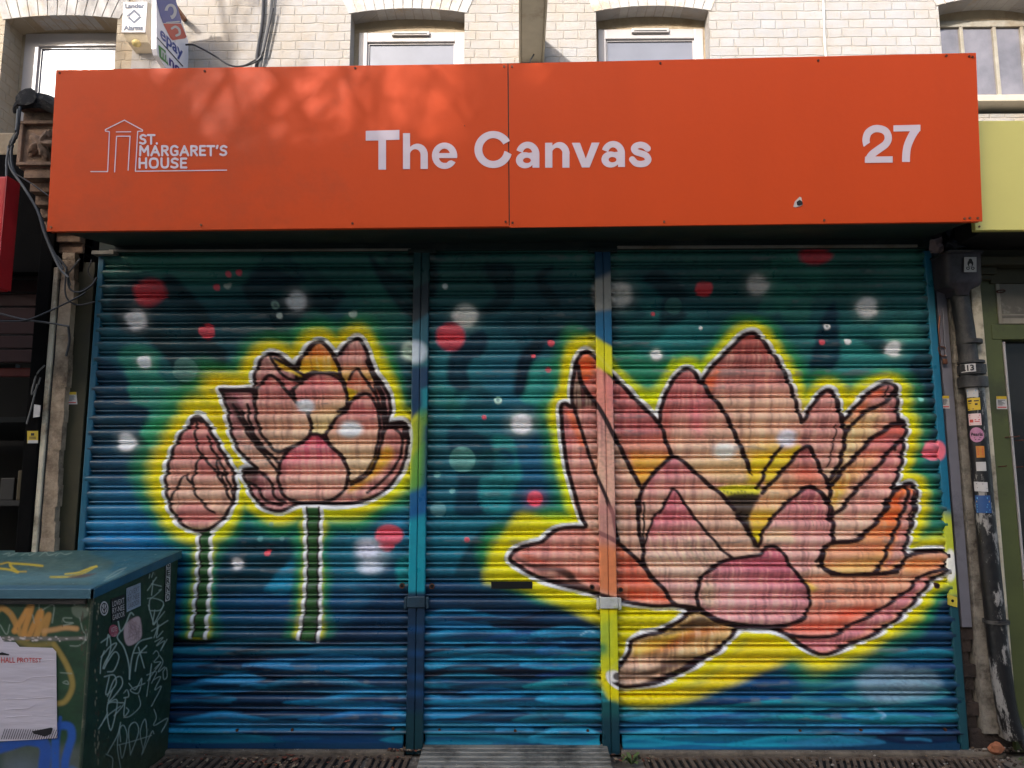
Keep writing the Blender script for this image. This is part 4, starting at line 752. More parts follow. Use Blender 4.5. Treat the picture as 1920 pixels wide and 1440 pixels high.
# ---- building across the street: its roofline throws the shade over the shopfront ----
OB = thing('opposite_building', 'plain brick building across the street behind the viewer', 'building', (0, -14, 0))
m_ob = brickmat('pale painted brick', (216, 208, 192), (180, 164, 140), .8, (120, 108, 90))
MB().box(-30, -10.35, -22, -14, 0, 11.2).box(-10.35, -8.3, -22, -14.0, 0, 10.42).box(-8.3, -8.0, -22, -14.0, 0, 10.7).box(-8.0, 30, -22, -14.001, 0, 11.0).build('wall', m_ob, OB)
for i in range(-9, 10):
    for z in (1.2, 4.3, 7.3): MB().box(i*3.0-.55, i*3.0+.55, -14.0+.002, -13.96, z, z+1.7).build('window', m_pane, OB)
# ---- bare street tree behind the viewer: loose twigs are added to filter the sun on the sign ----
TR = thing('street_tree', 'bare winter street tree behind the viewer, with loose twigs added to filter the sun', 'tree', (-5.6, -5.2, 0))
tb = MB(); rt = random.Random(11)
def limb(p, d, L, r, depth):
    n = 4; pts = [p]; 
    for i in range(n):
        d = (d+Vector((rt.uniform(-.28, .28), rt.uniform(-.28, .28), rt.uniform(-.05, .25)))).normalized(); pts.append(pts[-1]+d*L/n)
    tb.tube(pts, [r, r*.55], 6 if depth < 3 else 4, True, depth < 3)
    if depth < 6:
        for k in range(3 if depth < 2 else 4):
            q = pts[rt.randint(2, n)]; nd = (d+Vector((rt.uniform(-1, 1), rt.uniform(-.8, .8), rt.uniform(-.25, .7)))).normalized(); limb(q, nd, L*rt.uniform(.5, .72), max(.005, r*.5), depth+1)
limb(Vector((-5.6, -5.2, 0)), Vector((.05, 0, 1)), 4.2, .14, 0)
limb(Vector((-5.45, -5.2, 3.4)), Vector((.75, .2, .75)), 2.0, .06, 1)
bark = mat('twig bark', (62, 52, 44), .9, scale=20)
tw = MB(); rt = random.Random(21); cl = [(rt.uniform(-6.7, -4.5), rt.uniform(6.9, 7.7)) for _ in range(16)]  # unseen twig cloud, not attached to the trunk, added to thin the sunlight
for i in range(950):
    cx_, cz_ = cl[rt.randrange(16)]; x, z = (rt.gauss(cx_, .2), rt.gauss(cz_, .16)) if i % 3 else (rt.uniform(-6.8, -4.4), 6.75+1.0*rt.random()**1.3)
    p = Vector((x, rt.uniform(-8.6, -7.8), z)); d = Vector((rt.uniform(-1, 1), rt.uniform(-.4, .4), rt.uniform(-.5, 1.2))).normalized(); L = rt.uniform(.15, .42)
    tw.tube([p, p+d*L*.5+Vector((rt.uniform(-.03, .03), 0, .02)), p+d*L], [rt.uniform(.006, .011), .003], 4, False, False)
for k in range(8):
    x = -4.5+k*.24+rt.uniform(-.1, .1); tw.tube([(x+.1, -4.9, 5.1), (x+rt.uniform(-.3, .3), -4.9, 5.45), (x+rt.uniform(-.5, .5), -4.9, 5.9)], [.013, .005], 5, True, True); tw.tube([(x, -5.1, 4.2), (x+rt.uniform(-.2, .3), -5.1, 5.0), (x+rt.uniform(-.3, .5), -5.05, 5.5), (x+rt.uniform(-.5, .7), -5., 6.1)], [.034, .01], 6, True, True)
tw.build('twigs', bark, TR)
tb.build('trunk', mat('dark bark', (62, 52, 44), .9, scale=20, bump=.5), TR)
# ================= roller shutters =================
PITCH_S = .075; NS = 32; Z0 = .05
def slat_profile(k=14):
    # (drop within one slat 0..1 from its top seam, outward bulge in metres); large curved blade, crease, small bead, seam
    prof = [(0., -.009), (.015, -.008), (.035, .003)]
    for i in range(1, 9): t = i/8.; prof.append((.035+.665*t, .002+.0215*math.sin(math.pi*min(1, .16+.82*t))**.75))
    prof += [(.715, .0015), (.735, -.001), (.755, .006), (.80, .012), (.86, .012), (.905, .007), (.925, -.003), (.95, -.009), (.985, -.009)]
    return prof
def post_canvas():
    C2c = Canvas(M.box, (20, 80, 100)); C2c.a = M.a.copy()
    def R_(pts, c, al=1, s=5): C2c.fill([(pts[i], pts[i+1]) for i in range(0, len(pts), 2)], c, al, s, False)
    # left centre post
    R_([770,430,815,430,815,560,770,560], (30,66,66)); R_([770,545,815,520,815,585,770,610], (20,34,44)); R_([770,610,815,580,815,640,770,650], (30,84,100)); C2c.blob(778,660,30,28,(190,200,212),.85,.5)
    R_([770,690,815,685,815,730,770,790], (16,50,80)); R_([790,730,815,720,815,760,792,765], (20,120,130)); R_([770,790,815,765,815,860,770,940], (96,130,40), .75, 10); R_([795,800,815,780,815,900,785,930], (22,66,84), .9, 6)
    R_([770,860,795,830,790,930,765,960], (90,150,60), .8, 8); R_([760,925,815,905,815,970,760,990], (14,80,130), .95, 8); R_([760,975,815,960,815,1125,760,1125], (20,136,150), .95, 8); R_([750,1110,815,1110,815,1440,750,1440], (16,40,62), .97, 5)
    for y in (1180, 1225, 1270, 1300): C2c.blob(782, y, 34, 12, (20,72,120), .6, 1)
    R_([750,1335,815,1335,815,1440,750,1440], (14,52,56), .8, 10)
    # right centre post
    R_([1105,430,1150,430,1150,530,1105,520], (20,66,96)); R_([1105,530,1150,510,1150,585,1105,590], (160,156,148), .95, 8); R_([1105,585,1150,580,1150,650,1105,625], (10,92,134), .95, 6); R_([1105,628,1150,652,1150,705,1105,680], (214,206,10), .95, 5)
    R_([1112,1020,1165,1030,1165,1115,1150,1115,1112,1100], (214,124,76), .9, 8); R_([1112,940,1160,950,1165,1035,1150,1020,1112,1010], (176,112,106), .6, 10)
    R_([1120,1150,1170,1150,1170,1260,1120,1260], (200,200,30), .95, 5); R_([1122,1170,1146,1165,1146,1230,1124,1235], (150,176,60), .7, 10); C2c.blob(1128,1216,16,16,(20,120,80),.8,.8); C2c.blob(1150,1268,16,14,(236,232,226),.9,.4); C2c.blob(1158,1268,10,9,DKL,.9,.3)
    R_([1120,1310,1170,1322,1170,1440,1120,1440], (20,76,76), .95, 8); R_([1120,1345,1170,1345,1170,1440,1120,1440], (16,50,62), .9, 12)
    # guides at the far ends
    R_([120,430,202,430,182,1000,170,1440,120,1440], (26,82,104), .95, 3)
    R_([1728,430,1860,430,1860,1440,1795,1440,1772,1100,1750,800], (16,96,124), .9, 3); C2c.blob(1758,845,18,22,(228,104,118),.9,.3); R_([1740,520,1780,520,1780,600,1740,600], (40,110,110), .6, 20)
    R_([1755,960,1800,970,1810,1120,1760,1120], (196,200,20), .85, 14); C2c.blob(1782,1060,14,34,(236,232,226),.9,.25); R_([1765,1118,1830,1118,1860,1440,1780,1440], (20,62,70), .95, 6)
    return C2c
MP = post_canvas()
def painted(A): return
SCUFF = smooth_noise(900, 900, 3, 9, 51)*.5+smooth_noise(900, 900, 40, 60, 52)*.5
def curtain(x0, x1, parent, ztop_n=33.2):
    prof = slat_profile(); zs = []; ys = []; n_sl = 33
    for i in range(n_sl):
        zt = Z0+PITCH_S*(31-i+1.9)       # top seam of slat i
        for t, d in prof:
            z = zt-PITCH_S*t
            if z < Z0+.045: break
            zs.append(z); ys.append(-d)
    zs.append(Z0+.042); ys.append(0.)
    nc = int((x1-x0)/.0046)+2; xs = np.linspace(x0, x1, nc); nr = len(zs)
    Z, Xg = np.meshgrid(np.array(zs), xs, indexing='ij'); Yg = np.repeat(np.array(ys)[:, None], nc, 1)
    wob = .0015*np.sin(Xg*2.1+Z*1.3)+.001*np.sin(Xg*5.3+np.floor(Z/PITCH_S)*1.7); si = np.floor((Z-Z0)/PITCH_S+.1); rr_ = np.random.default_rng(int(abs(x0)*100)+3); rs_ = rr_.random(60); rt_ = rr_.random(60); k_ = np.clip(si, 0, 59).astype(int)
    wob = wob+(rs_[k_]-.5)*.004; Z = Z+.0014*np.sin(Xg*(1.2+rt_[k_])+rs_[k_]*6)+(rt_[k_]-.5)*.0016
    for _ in range(16):
        dx_, dz_, sz_ = rr_.uniform(x0, x1), rr_.uniform(.1, 2.3), rr_.uniform(.02, .09); wob = wob+rr_.uniform(.002, .006)*np.exp(-((Xg-dx_)/sz_)**2-((Z-dz_)/(sz_*.5))**2)
    Yg = Yg+wob
    A = np.stack([Xg, Yg, Z], -1).reshape(-1, 3)
    F = A.copy(); F[:, 1] = -.006; u, v = proj(F); c = sample(M, u, v)*PAINT_GAIN
    # wear towards the ends where the slats rub in their guides
    e = np.minimum(A[:, 0]-x0, x1-A[:, 0]); k = np.clip((e-.01)/.05, 0, 1); k = k+(1-k)*np.clip(np.sin(A[:, 2]*150+A[:, 0]*90)*.5+.3, 0, 1)
    c = c*(.35+.65*np.clip(k, 0, 1))[:, None]
    # scuffed ribs: paint rubbed to grey metal in small streaks, overspray missing deep in the seams
    uu = np.clip((A[:, 0]+2.3)*190, 0, 899).astype(int); vv = np.clip(A[:, 2]*330, 0, 899).astype(int); sn = SCUFF[vv, uu]; rub = np.clip((sn-.70)*9, 0, 1)*np.clip((-A[:, 1]-.012)*120, 0, 1)*.5; c = c*(1-rub[:, None])+np.array([.16, .17, .17])*rub[:, None]
    c = np.clip(c, 0, .93)
    return grid_object('curtain', A, nr, nc, c, m_mural, parent)
def painted_box(name, x0, x1, y0, y1, z0, z1, cv, parent, step=.006, m=None):
    # box whose front and sides carry the mural: front sheet plus returns as one strip grid, closed behind
    nx = max(2, int((x1-x0)/step)+1); xs = np.linspace(x0, x1, nx); b = .003
    path = [(x0, y1), (x0, y0+b)]+[(x, y0) for x in np.linspace(x0+b, x1-b, nx)]+[(x1, y0+b), (x1, y1)]
    nz = max(2, int((z1-z0)/step)+1); zs = np.linspace(z1, z0, nz)
    PA = np.array(path); Z, I = np.meshgrid(zs, np.arange(len(path)), indexing='ij')
    A = np.stack([PA[I.ravel(), 0], PA[I.ravel(), 1], Z.ravel()], -1); F = A.copy(); F[:, 1] = y0; u, v = proj(F)
    o = grid_object(name, A, nz, len(path), sample(cv, u, v)*PAINT_GAIN, m or m_mural, parent)
    return o
XA, XB, XC, XD, XE, XF = -2.139, -.5376, -.4580, .386, .466, 2.068
m_hole = mat('opening shade', (4, 4, 5), .9, bump=0)  # near-black colour stands in for the shade inside holes and slots
def shutter(x0, x1, label, holes, slot=None, bx0=None, bx1=None, bolts=()):
    t = thing('roller_shutter', label, 'roller shutter', ((x0+x1)/2, 0, 0), 'painted roller shutters side by side')
    curtain(x0-.012, x1+.012, t)
    # bottom bar: flat plate then a projecting T foot with rounded ends
    a, b = (bx0 or x0+.012), (bx1 or x1-.012)
    painted_box('bottom_rail', a, b, -.014, .004, Z0-.006, Z0+.040, M, t)
    painted_box('rail_foot', a, b, -.034, -.016, Z0-.018, Z0+.012, M, t)
    for u, v in bolts:
        p = P(u, v, -.014); MB().tube([p+Vector((0, .004, 0)), p+Vector((0, -.005, 0))], .007, 8, True, False).build('bolt', m_screw, t)
    for u, v in holes:
        p = P(u, v, -.022); h = MB().tube([p+Vector((0, .01, 0)), p+Vector((0, -.006, 0))], .0135, 14, True, False).build('lock_plate', m_screw, t)
        MB().tube([p+Vector((0, -.003, 0)), p+Vector((0, -.0072, 0))], .0085, 12, True, False).build('keyhole', m_hole, h)
    if slot:
        u0, v0, u1, v1 = slot; q = pquad(u0, v0, u1, v1, -.026)
        MB().prism([q[0], q[1], q[2], q[3]], (0, .012, 0)).build('letter_slot', m_hole, t)
    return t
shutter(XA, XB, 'left roller shutter painted with a pink lotus bud and a smaller pink lotus on stems', [(754, 1098)], None, -2.13, -.552, [(548, 1368), (737, 1366), (445, 1369)])
shutter(XC, XD, 'narrow middle roller shutter door with a black letter slot, painted mostly teal and blue', [(810, 1099), (1110, 1101)], (921, 1091, 998, 1104), -.45, .376, [(824, 1369), (966, 1370), (1102, 1370)])
shutter(XE, XF, 'right roller shutter painted with a huge pink and orange lotus ringed in yellow', [(1163, 1106), (1756, 1098)], None, .480, 2.055, [(1337, 1374), (1500, 1370), (1614, 1369), (1772, 1368)])
def post(x0, x1, label, vclamp, white):
    t = thing('shutter_post', label, 'post', ((x0+x1)/2, -.03, 0), 'upright steel posts between the shutters'); xm = (x0+x1)/2
    painted_box('angle_bar', x0, xm-.0012, -.046, -.002, .012, 2.44, MP, t, .005); painted_box('angle_bar', xm+.0012, x1, -.044, -.002, .012, 2.44, MP, t, .005)
    zc = Z_((777+1139)/2, vclamp, -.05); mc = mat('clamp paint '+('white' if white else 'navy'), (196, 196, 188) if white else (34, 58, 72), .5, var=.2, scale=20, dirt=(150, 160, 60) if white else (20, 30, 40), dirt_amt=.4, bump=.3)
    MB().box(x0-.004, x1+.004, -.056, -.040, zc-.030, zc+.022, .004).box(x0-.018, x0-.004, -.05, -.018, zc-.038, zc+.018, .005).box(x1+.004, x1+.020, -.05, -.018, zc-.038, zc+.018, .005).build('clamp', mc, t)
    MB().box(x0-.03, x1+.035, -.05, -.002, 2.435, 2.458, .003).build('top_bracket', m_darkgreen, t)
    return t
post(XB, XC, 'dark blue-green post between the left and middle shutters with a navy clamp', 1127, False)
post(XD, XE, 'post between the middle and right shutters painted peach, orange and yellow with a white clamp', 1129, True)
t = thing('guide_rail', 'blue painted guide rail at the left end of the shutters', 'guide rail', (-2.157, 0, 0), 'outer shutter guide rails'); painted_box('rail', -2.166, XA+.004, -.024, .01, .02, 2.43, MP, t)
MB().box(-2.185, -2.07, -.055, .0, 2.432, 2.452, .003).build('end_bracket', m_oldwood, t)
t = thing('guide_rail', 'teal and yellow guide rail at the right end of the shutters', 'guide rail', (2.09, 0, 0), 'outer shutter guide rails'); painted_box('rail', XF-.004, 2.102, -.024, .01, .015, 2.44, MP, t)
hq = [P(1777, 1114, -.032), P(1795, 1120, -.032), P(1795, 1139, -.032), P(1778, 1134, -.032)]
ho = MB().prism(hq, (0, .006, 0)).build('hasp', mat('yellow painted hasp', (200, 180, 60), .5, scale=30), t); p = (hq[0]+hq[2])/2; MB().tube([p+Vector((0, -.0015, 0)), p+Vector((0, .003, 0))], .007, 10, True, False).build('hasp_hole', m_hole, ho)
# header over the shutters
H = thing('shutter_housing', 'black-green timber housing over the shutters under the orange sign', 'shutter housing', (0, -.05, 2.45))
MB().box(-2.16, 2.10, -.035, .06, 2.452, 2.56, .003).build('head_board', m_darkgreen, H)
MB().box(-2.10, -.55, -.05, -.036, 2.447, 2.458, .002).build('drip_strip', m_oldwood, H); MB().box(.50, 2.02, -.05, -.036, 2.452, 2.466, .002).build('drip_strip', m_oldwood, H)
# wall hidden behind the curtain
SB = thing('shop_unit', 'dark shell of the closed shop behind the shutters', 'shop', (0, .6, 0)); MB().box(-2.2, 2.2, .07, .16, 0, 3.0).build('inner_wall', m_interior, SB)
# ================= orange fascia sign =================
YB, YT = -.45, -.52
BL, BR = P(88, 434, YB), P(1842, 415, YB); TL, TR2 = P(105, 131, YT), P(1830, 99, YT)
SG = thing('shop_sign', 'long orange fascia sign reading The Canvas with house logo and number 27', 'sign', ((BL.x+BR.x)/2, YB, BL.z))
def onsign(u, v, off=0.):
    # ray against the leaning sign plane
    n = (TR2-TL).cross(BL-TL).normalized(); n = n if n.y < 0 else -n; d = Vector(ray(u, v)); c = Vector(CAM); t = (TL-c).dot(n)/d.dot(n); return c+d*t+n*off
def panel(px, name):
    pts = [onsign(u, v) for u, v in px]; n = Vector((0, 1, 0)); return MB().prism(pts, (0, .004, 0)).build(name, m_orange, SG)
panel([(105,131),(951.5,119),(954,424),(88,434)], 'panel'); panel([(953.5,119),(1830,99),(1842,415),(956,426.5)], 'panel')
mb = MB(); q = [TL+Vector((.012, .004, -.006)), TR2+Vector((-.012, .004, -.006)), BR+Vector((-.03, .004, .006)), BL+Vector((.03, .004, .006))]
back = [Vector((p.x, -.02, p.z)) for p in q]; back[2].x = 2.06; back[3].x = -2.08; back[2].z = 2.50; back[3].z = 2.485; back[0].z = 3.15; back[1].z = 3.19
mb.add(q+back, [(0,1,2,3),(4,7,6,5),(0,4,5,1),(1,5,6,2),(3,2,6,7),(0,3,7,4)]); mb.build('sign_box', m_darkgreen, SG)
MB().prism([BL+Vector((.01, .0045, .001)), BR+Vector((-.01, .0045, .001)), BR+Vector((-.01, .0045, .014)), BL+Vector((.01, .0045, .014))], (0, .02, 0)).build('bottom_trim', m_orange, SG)
glyphs('lettering', CANVAS, lambda x, y: onsign(640+x/3., y/3., .0022), m_vinyl, SG, 1.8)
glyphs('house_number', NUM27, lambda x, y: onsign(1280+x/3., y/3., .0022), m_vinyl, SG, 1.8)
glyphs('logo', LOGO, lambda x, y: onsign(x/3., y/3., .0022), m_vinyl, SG, 2.2)
def sq(u0, v0, u1, v1, sk=0.): return [onsign(u0, v0+sk, .0022), onsign(u1, v0, .0022), onsign(u1, v1, .0022), onsign(u0, v1+sk, .0022)]
CAPS = {'S': (.60, [('s', [.56,.16,.32,.06,.09,.20,.14,.42,.46,.55,.53,.80,.30,.94,.03,.85])]), 'T': (.62, [('l', [.0,.07,.62,.07]), ('l', [.31,.07,.31,.95])]), '.': (.14, [('l', [.06,.90,.07,.94])]), 'M': (.88, [('l', [.08,.95,.12,.07,.44,.62,.76,.07,.80,.95])]),
 'A': (.74, [('l', [.03,.95,.37,.07,.71,.95]), ('l', [.17,.66,.57,.66])]), 'R': (.62, [('l', [.08,.95,.08,.07,.30,.07]), ('s', [.28,.07,.52,.14,.52,.42,.28,.50,.10,.50]), ('l', [.30,.50,.58,.95])]), 'G': (.72, [('s', [.64,.18,.42,.06,.16,.16,.07,.5,.16,.84,.42,.94,.64,.84]), ('l', [.64,.86,.64,.54,.44,.54])]),
 'E': (.54, [('l', [.50,.07,.08,.07,.08,.93,.51,.93]), ('l', [.08,.49,.46,.49])]), "'": (.18, [('l', [.12,.04,.06,.26])]), 'H': (.70, [('l', [.08,.05,.08,.95]), ('l', [.62,.05,.62,.95]), ('l', [.08,.50,.62,.50])]), 'O': (.80, [('s', [.40,.06,.16,.14,.07,.5,.16,.86,.40,.94,.64,.86,.73,.5,.64,.14,.40,.06])]), 'U': (.70, [('s', [.08,.05,.08,.62,.16,.86,.35,.94,.54,.86,.62,.62,.62,.05])])}
def caps(s, x0, y0, x1, y1, lw):
    tot = sum(CAPS[c][0] for c in s)+.16*(len(s)-1); kx = (x1-x0)/tot; ky = y1-y0; x = x0; out = []
    for c in s:
        wd, st_ = CAPS[c]; sh = [('+', k, [(x+p[i]*kx if i % 2 == 0 else y0+p[i]*ky) for i in range(len(p))], lw) for k, p in st_]; out.append((sh, (x-lw, y0-lw, x+wd*kx+lw, y1+lw))); x += (wd+.16)*kx
    return out
glyphs('logo_text', caps('ST.', 787, 757, 888, 812, 11.5)+caps("MARGARET'S", 784, 819, 1277, 877, 12)+caps('HOUSE', 781, 889, 1051, 947, 12), lambda x, y: onsign(x/3., y/3., .0022), m_vinyl, SG, 1.8)
for u, v, mm in [(112,137,1),(384,133.5,1),(666,128,1),(945,125,0),(960,125,0),(1238,119,1),(1534,114,1),(1774,105,1),(1817,106,1),(1823,107,1),(96,426,0),(377,422,0),(661,419,1),(948,416,1),(961,418,1),(1245,416,0),(1545,413,0),(1808,410,0),(1818,409,0),(1833,409,0),(871,236,1)]:
    p = onsign(u, v, 0); MB().tube([p+Vector((0, .001, 0)), p+Vector((0, -.004, 0))], .0055 if u != 871 else .002, 8, True, False).build('screw', m_rust if mm else m_screw, SG)
st = [onsign(u, v, .002) for u, v in [(1487,388),(1490,378),(1499,369),(1502,371),(1505,384),(1500,387),(1491,389)]]
so_ = MB().prism(st, (0, -.0012, 0)).build('torn_sticker', mat('torn grey-white sticker', (200,190,184), .6, scale=60)); tag(so_, 'small torn black and white sticker near the bottom right of the orange sign', 'sticker')
st2 = [onsign(u, v, .0036) for u, v in [(1494,385),(1493,379),(1499,375),(1504,379),(1504.5,384),(1498,386)]]; o2 = MB().prism(st2, (0, -.0006, 0)).build('black_print', m_black, so_)
# ================= right-hand side =================
m_plaster = mat('grey gritty plaster', (142, 134, 122), .95, var=.3, scale=22, dirt=(70, 62, 54), dirt_amt=.5, bump=.7, bdist=.01)
m_creamstrip = mat('chipped cream paint', (198, 186, 162), .7, var=.18, scale=10, dirt=(96, 82, 64), dirt_amt=.55, bump=.4, bdist=.006)
m_greypanel = mat('grey painted board', (108, 106, 114), .6, var=.15, scale=7, dirt=(64, 62, 62), dirt_amt=.3, bump=.1)
m_olive = mat('olive green shopfront paint', (74, 80, 40), .5, var=.2, scale=5, dirt=(50, 50, 30), dirt_amt=.35, bump=.15)
m_olive_dark = mat('dark olive painted timber', (50, 46, 24), .65, var=.3, scale=6, dirt=(30, 26, 18), dirt_amt=.4, bump=.25)
m_pipe = mat('black iron pipe with flaking paint', (18, 17, 19), .5, var=.5, scale=12, dirt=(70, 66, 62), dirt_amt=.4, bump=.5, bdist=.006)
m_brown = mat('bare brown render', (64, 52, 46), .95, var=.4, scale=9, dirt=(36, 28, 24), dirt_amt=.5, bump=.8, bdist=.015)
m_white = mat('white paper', (178, 174, 172), .7, var=.08, scale=40, bump=.05)
def vbox(u0, v0, u1, v1, yf, yb, zlo=None, zhi=None, ch=.002):   # upright box from two pixels on its front plane
    return (X_(u0, v0, yf), X_(u1, v1, yf), yf, yb, zlo, zhi)
def strip(u, v, Y): return X_(u, v, Y)
# grey flank board beside the guide (upper), bare render beneath
gx0 = 2.118; gx1 = X_(1809, 1000, -.01)
fl = MB().box(gx0, gx1, -.012, .05, Z_(1800, 1176, -.01), 2.50, .002).build('flank_board', m_greypanel); tag(fl, 'flat grey board filling the gap between the right guide rail and the rainwater pipe', 'board')
fb = MB(); zt = Z_(1800, 1176, -.01)
for i in range(9):
    z = zt-.003-(zt-.06)*i/9; fb.box(gx0, gx1+.01-.01*(i % 3), .004+.008*((i*7) % 3), .06, z-(zt-.06)/9+.001, z)
fb = fb.build('bare_render', m_brown); tag(fb, 'crumbling brown render under the grey board at the foot of the right shutter', 'wall')
# plaster reveal, pipe, cream strip, olive pilaster
px0 = X_(1803, 900, -.0); px1 = X_(1836, 900, -.03)
pl = MB()
for i in range(26):
    z0 = .10+i*.088; pl.box(px0, px1+random.uniform(-.004, .004), -.022+random.uniform(-.003, .003), .06, z0, z0+.087)
pl = pl.build('plaster_strip', m_plaster); tag(pl, 'rough grey plaster strip running up behind the black rainwater pipe', 'wall')
fbb = MB().box(gx0, 2.5, -.004, .06, .0, .115, .01).build('rubble_footing', m_brown); tag(fbb, 'low brown rubble footing under the plaster strip by the pipe', 'footing')
PXc = X_(1846, 960, -.07)
PR = .044
RP = thing('rainwater_pipe', 'black iron rainwater pipe with flaking white paint and many stickers right of the shutters', 'pipe', (PXc, -.07, .0))
m_flake = NB('pipe with white flakes'); _n = m_flake.noise(9, 8, .75, stretch=(1, 1, .35)); _f = m_flake.ramp(_n, [(.535, (0, 0, 0)), (.575, (1, 1, 1))])
m_flake.link(m_flake.mix(_f, s2l((15, 14, 16)), s2l((136, 132, 128))), m_flake.b.inputs['Base Color']); m_flake.b.inputs['Roughness'].default_value = .45; m_flake.bump(m_flake.noise(50, 5), .5, .006); m_flake = m_flake.m
zc1 = Z_(1811, 716, -.1); zc0 = Z_(1800, 556, -.08)
lowp = MB().tube([(PXc+.055, -.075, .10), (PXc+.03, -.07, .2), (PXc+.015, -.07, .42), (PXc+.006, -.07, .8), (PXc, -.07, 1.2), (PXc, -.07, zc1)], PR, 18).build('pipe_section', m_flake, RP, True)
MB().tube([(PXc-.015, -.07, zc1), (PXc-.022, -.07, 2.02), (PXc-.045, -.065, 2.3)], PR*.98, 18).build('pipe_section', m_pipe, RP, True)
for z, r, h in ((Z_(1815, 689, -.12), .063, .035), (zc1, .066, .05), (zc1+.10, .06, .012), (zc1+.045, .06, .012), (Z_(1815, 700, -.1)+.16, .057, .02), (.62, .056, .015)):
    MB().tube([(PXc-.006 if z > 1.2 else PXc+.012, -.07, z-h/2), (PXc-.006 if z > 1.2 else PXc+.012, -.07, z+h/2)], r, 18, True, False).build('collar', m_pipe, RP, True)
MB().tube([(PXc+.06, -.075, .12), (PXc+.11, -.09, .03), (PXc+.2, -.11, .0)], .014, 8).build('foot_wire', m_pipe, RP, True)
# hopper: flat-backed box with tapered underside and rim
hx0, hx1 = X_(1774, 500, -.16), X_(1850, 500, -.16); ht, hb = Z_(1810, 470, -.16), Z_(1810, 528, -.16)
RH = thing('rainwater_hopper', 'dark grey rainwater hopper head with a white square sticker on top of the pipe', 'hopper', ((hx0+hx1)/2, -.12, hb))
bm = MB(); n = 10
def ring(z, s, ydep): 
    cx = (hx0+hx1)/2; w = (hx1-hx0)/2*s; return [Vector((cx+w*math.copysign(abs(math.sin(a))**.3, math.sin(a)), -.03-ydep*abs(math.cos(a))**.4, z)) for a in np.linspace(-math.pi/2, math.pi/2, n)]
rs = [ring(ht, 1, .14), ring(ht-.012, 1, .14), ring(ht-.014, .965, .132), ring(hb+.01, .93, .124), ring(hb-.010, .86, .115), ring(hb-.030, .40, .10), ring(hb-.055, .36, .09)]
vs = [p for r in rs for p in r]; bm.add(vs, [(i*n+k, i*n+k+1, (i+1)*n+k+1, (i+1)*n+k) for i in range(len(rs)-1) for k in range(n-1)]+[tuple(range(n))]+[tuple(i*n for i in range(len(rs)))+tuple(i*n+n-1 for i in reversed(range(len(rs))))])
bm.build('hopper_body', mat('dark grey hopper paint', (58, 53, 60), .5, var=.2, scale=12, dirt=(28, 24, 26), dirt_amt=.3, bump=.12), RH, True)
MB().tube([Vector(p)+Vector((0, -.002, -.004)) for p in rs[0]], .006, 6).build('rim', m_pipe, RH)
hsY = -.172
s_ = MB().prism(pquad(1808, 482, 1831, 510, hsY), (0, .002, 0)).build('sticker', m_white); tag(s_, 'white square sticker with a small dark round mark on the grey hopper', 'sticker')
glyphs('printed_mark', [([('+','e',1819.5,494,5.5,6.5),('-','e',1819.5,497,2.6,3),('+','e',1815,503,3.4,3),('-','e',1815,503,1.8,1.6),('+','e',1824,503,3.4,3),('-','e',1824,503,1.8,1.6),('+','e',1819.5,488,3.4,3)], (1810, 483, 1830, 508))], lambda x, y: P(x, y, hsY-.001), m_black, s_, .5)
# stickers stuck on the pipe (curved patches) -- pixel boxes
def wrap_patch(u0, v0, u1, v1, name='sticker', m=None, skew=0., rr=0.):
    # patch of the pipe's surface between the two pixel columns
    yc, r = -.07, (rr or PR)+.0022
    xc = PXc
    def ang(u, v):
        x = X_(u, v, yc-r*.9); return math.asin(max(-.98, min(.98, (x-xc)/r)))
    a0, a1 = ang(u0, (v0+v1)/2), ang(u1, (v0+v1)/2); zt, zb = Z_((u0+u1)/2, v0, yc-r), Z_((u0+u1)/2, v1, yc-r); n = 8
    mb = MB(); vs = []
    for j, z in enumerate((zt, zb)):
        for i in range(n+1):
            a = a0+(a1-a0)*i/n; vs.append(Vector((xc+r*math.sin(a), yc-r*math.cos(a), z+skew*i/n)))
    mb.add(vs, [(i, i+1, n+2+i, n+1+i) for i in range(n)])
    f = lambda s, t: Vector((xc+(r+.0012)*math.sin(a0+(a1-a0)*s), yc-(r+.0012)*math.cos(a0+(a1-a0)*s), zt+(zb-zt)*t+skew*s))
    return mb.build(name, m, None, True), f
def wrap_text(s, f, box, m, parent, bold=0.01):
    s0, t0, s1, t1 = box; flat = [Vector((s0, 0, t0)), Vector((s1, 0, t0)), Vector((s1, 0, t1)), Vector((s0, 0, t1))]
    o = text('print', s, flat, m, parent, bold, (0, 0, 0))
    if o:
        for v in o.data.vertices: v.co = f(v.co.x, v.co.z)
    return o
def wrap_bars(f, rows, m, parent, name='print_line'):
    mb = MB()
    for s0, s1, t0, t1 in rows: mb.add([f(s0, t0), f(s1, t0), f(s1, t1), f(s0, t1)], [(0, 1, 2, 3)])
    return mb.build(name, m, parent)
C_ = lambda n, c, r=.5: mat(n, c, r, var=.1, scale=30, bump=.04)
m_yel = C_('yellow sticker', (190, 158, 36)); m_blue = C_('blue sticker', (30, 70, 122)); m_pink = C_('pink sticker', (176, 118, 146)); m_org = C_('orange sticker', (180, 116, 40)); m_ltb = C_('light blue print', (90, 150, 190)); m_redp = C_('red print', (186, 60, 50)); m_ink = C_('black ink', (24, 22, 26)); m_pinkish = C_('pinkish white sticker', (206, 180, 178))
a, f = wrap_patch(1800, 681, 1829, 696, m=m_white, rr=.0655); tag(a, 'white sticker with black handwritten number 213 on the black pipe collar', 'sticker', 'stickers on the rainwater pipe'); wrap_text('213', f, (.1, .12, .9, .88), m_ink, a, .04)
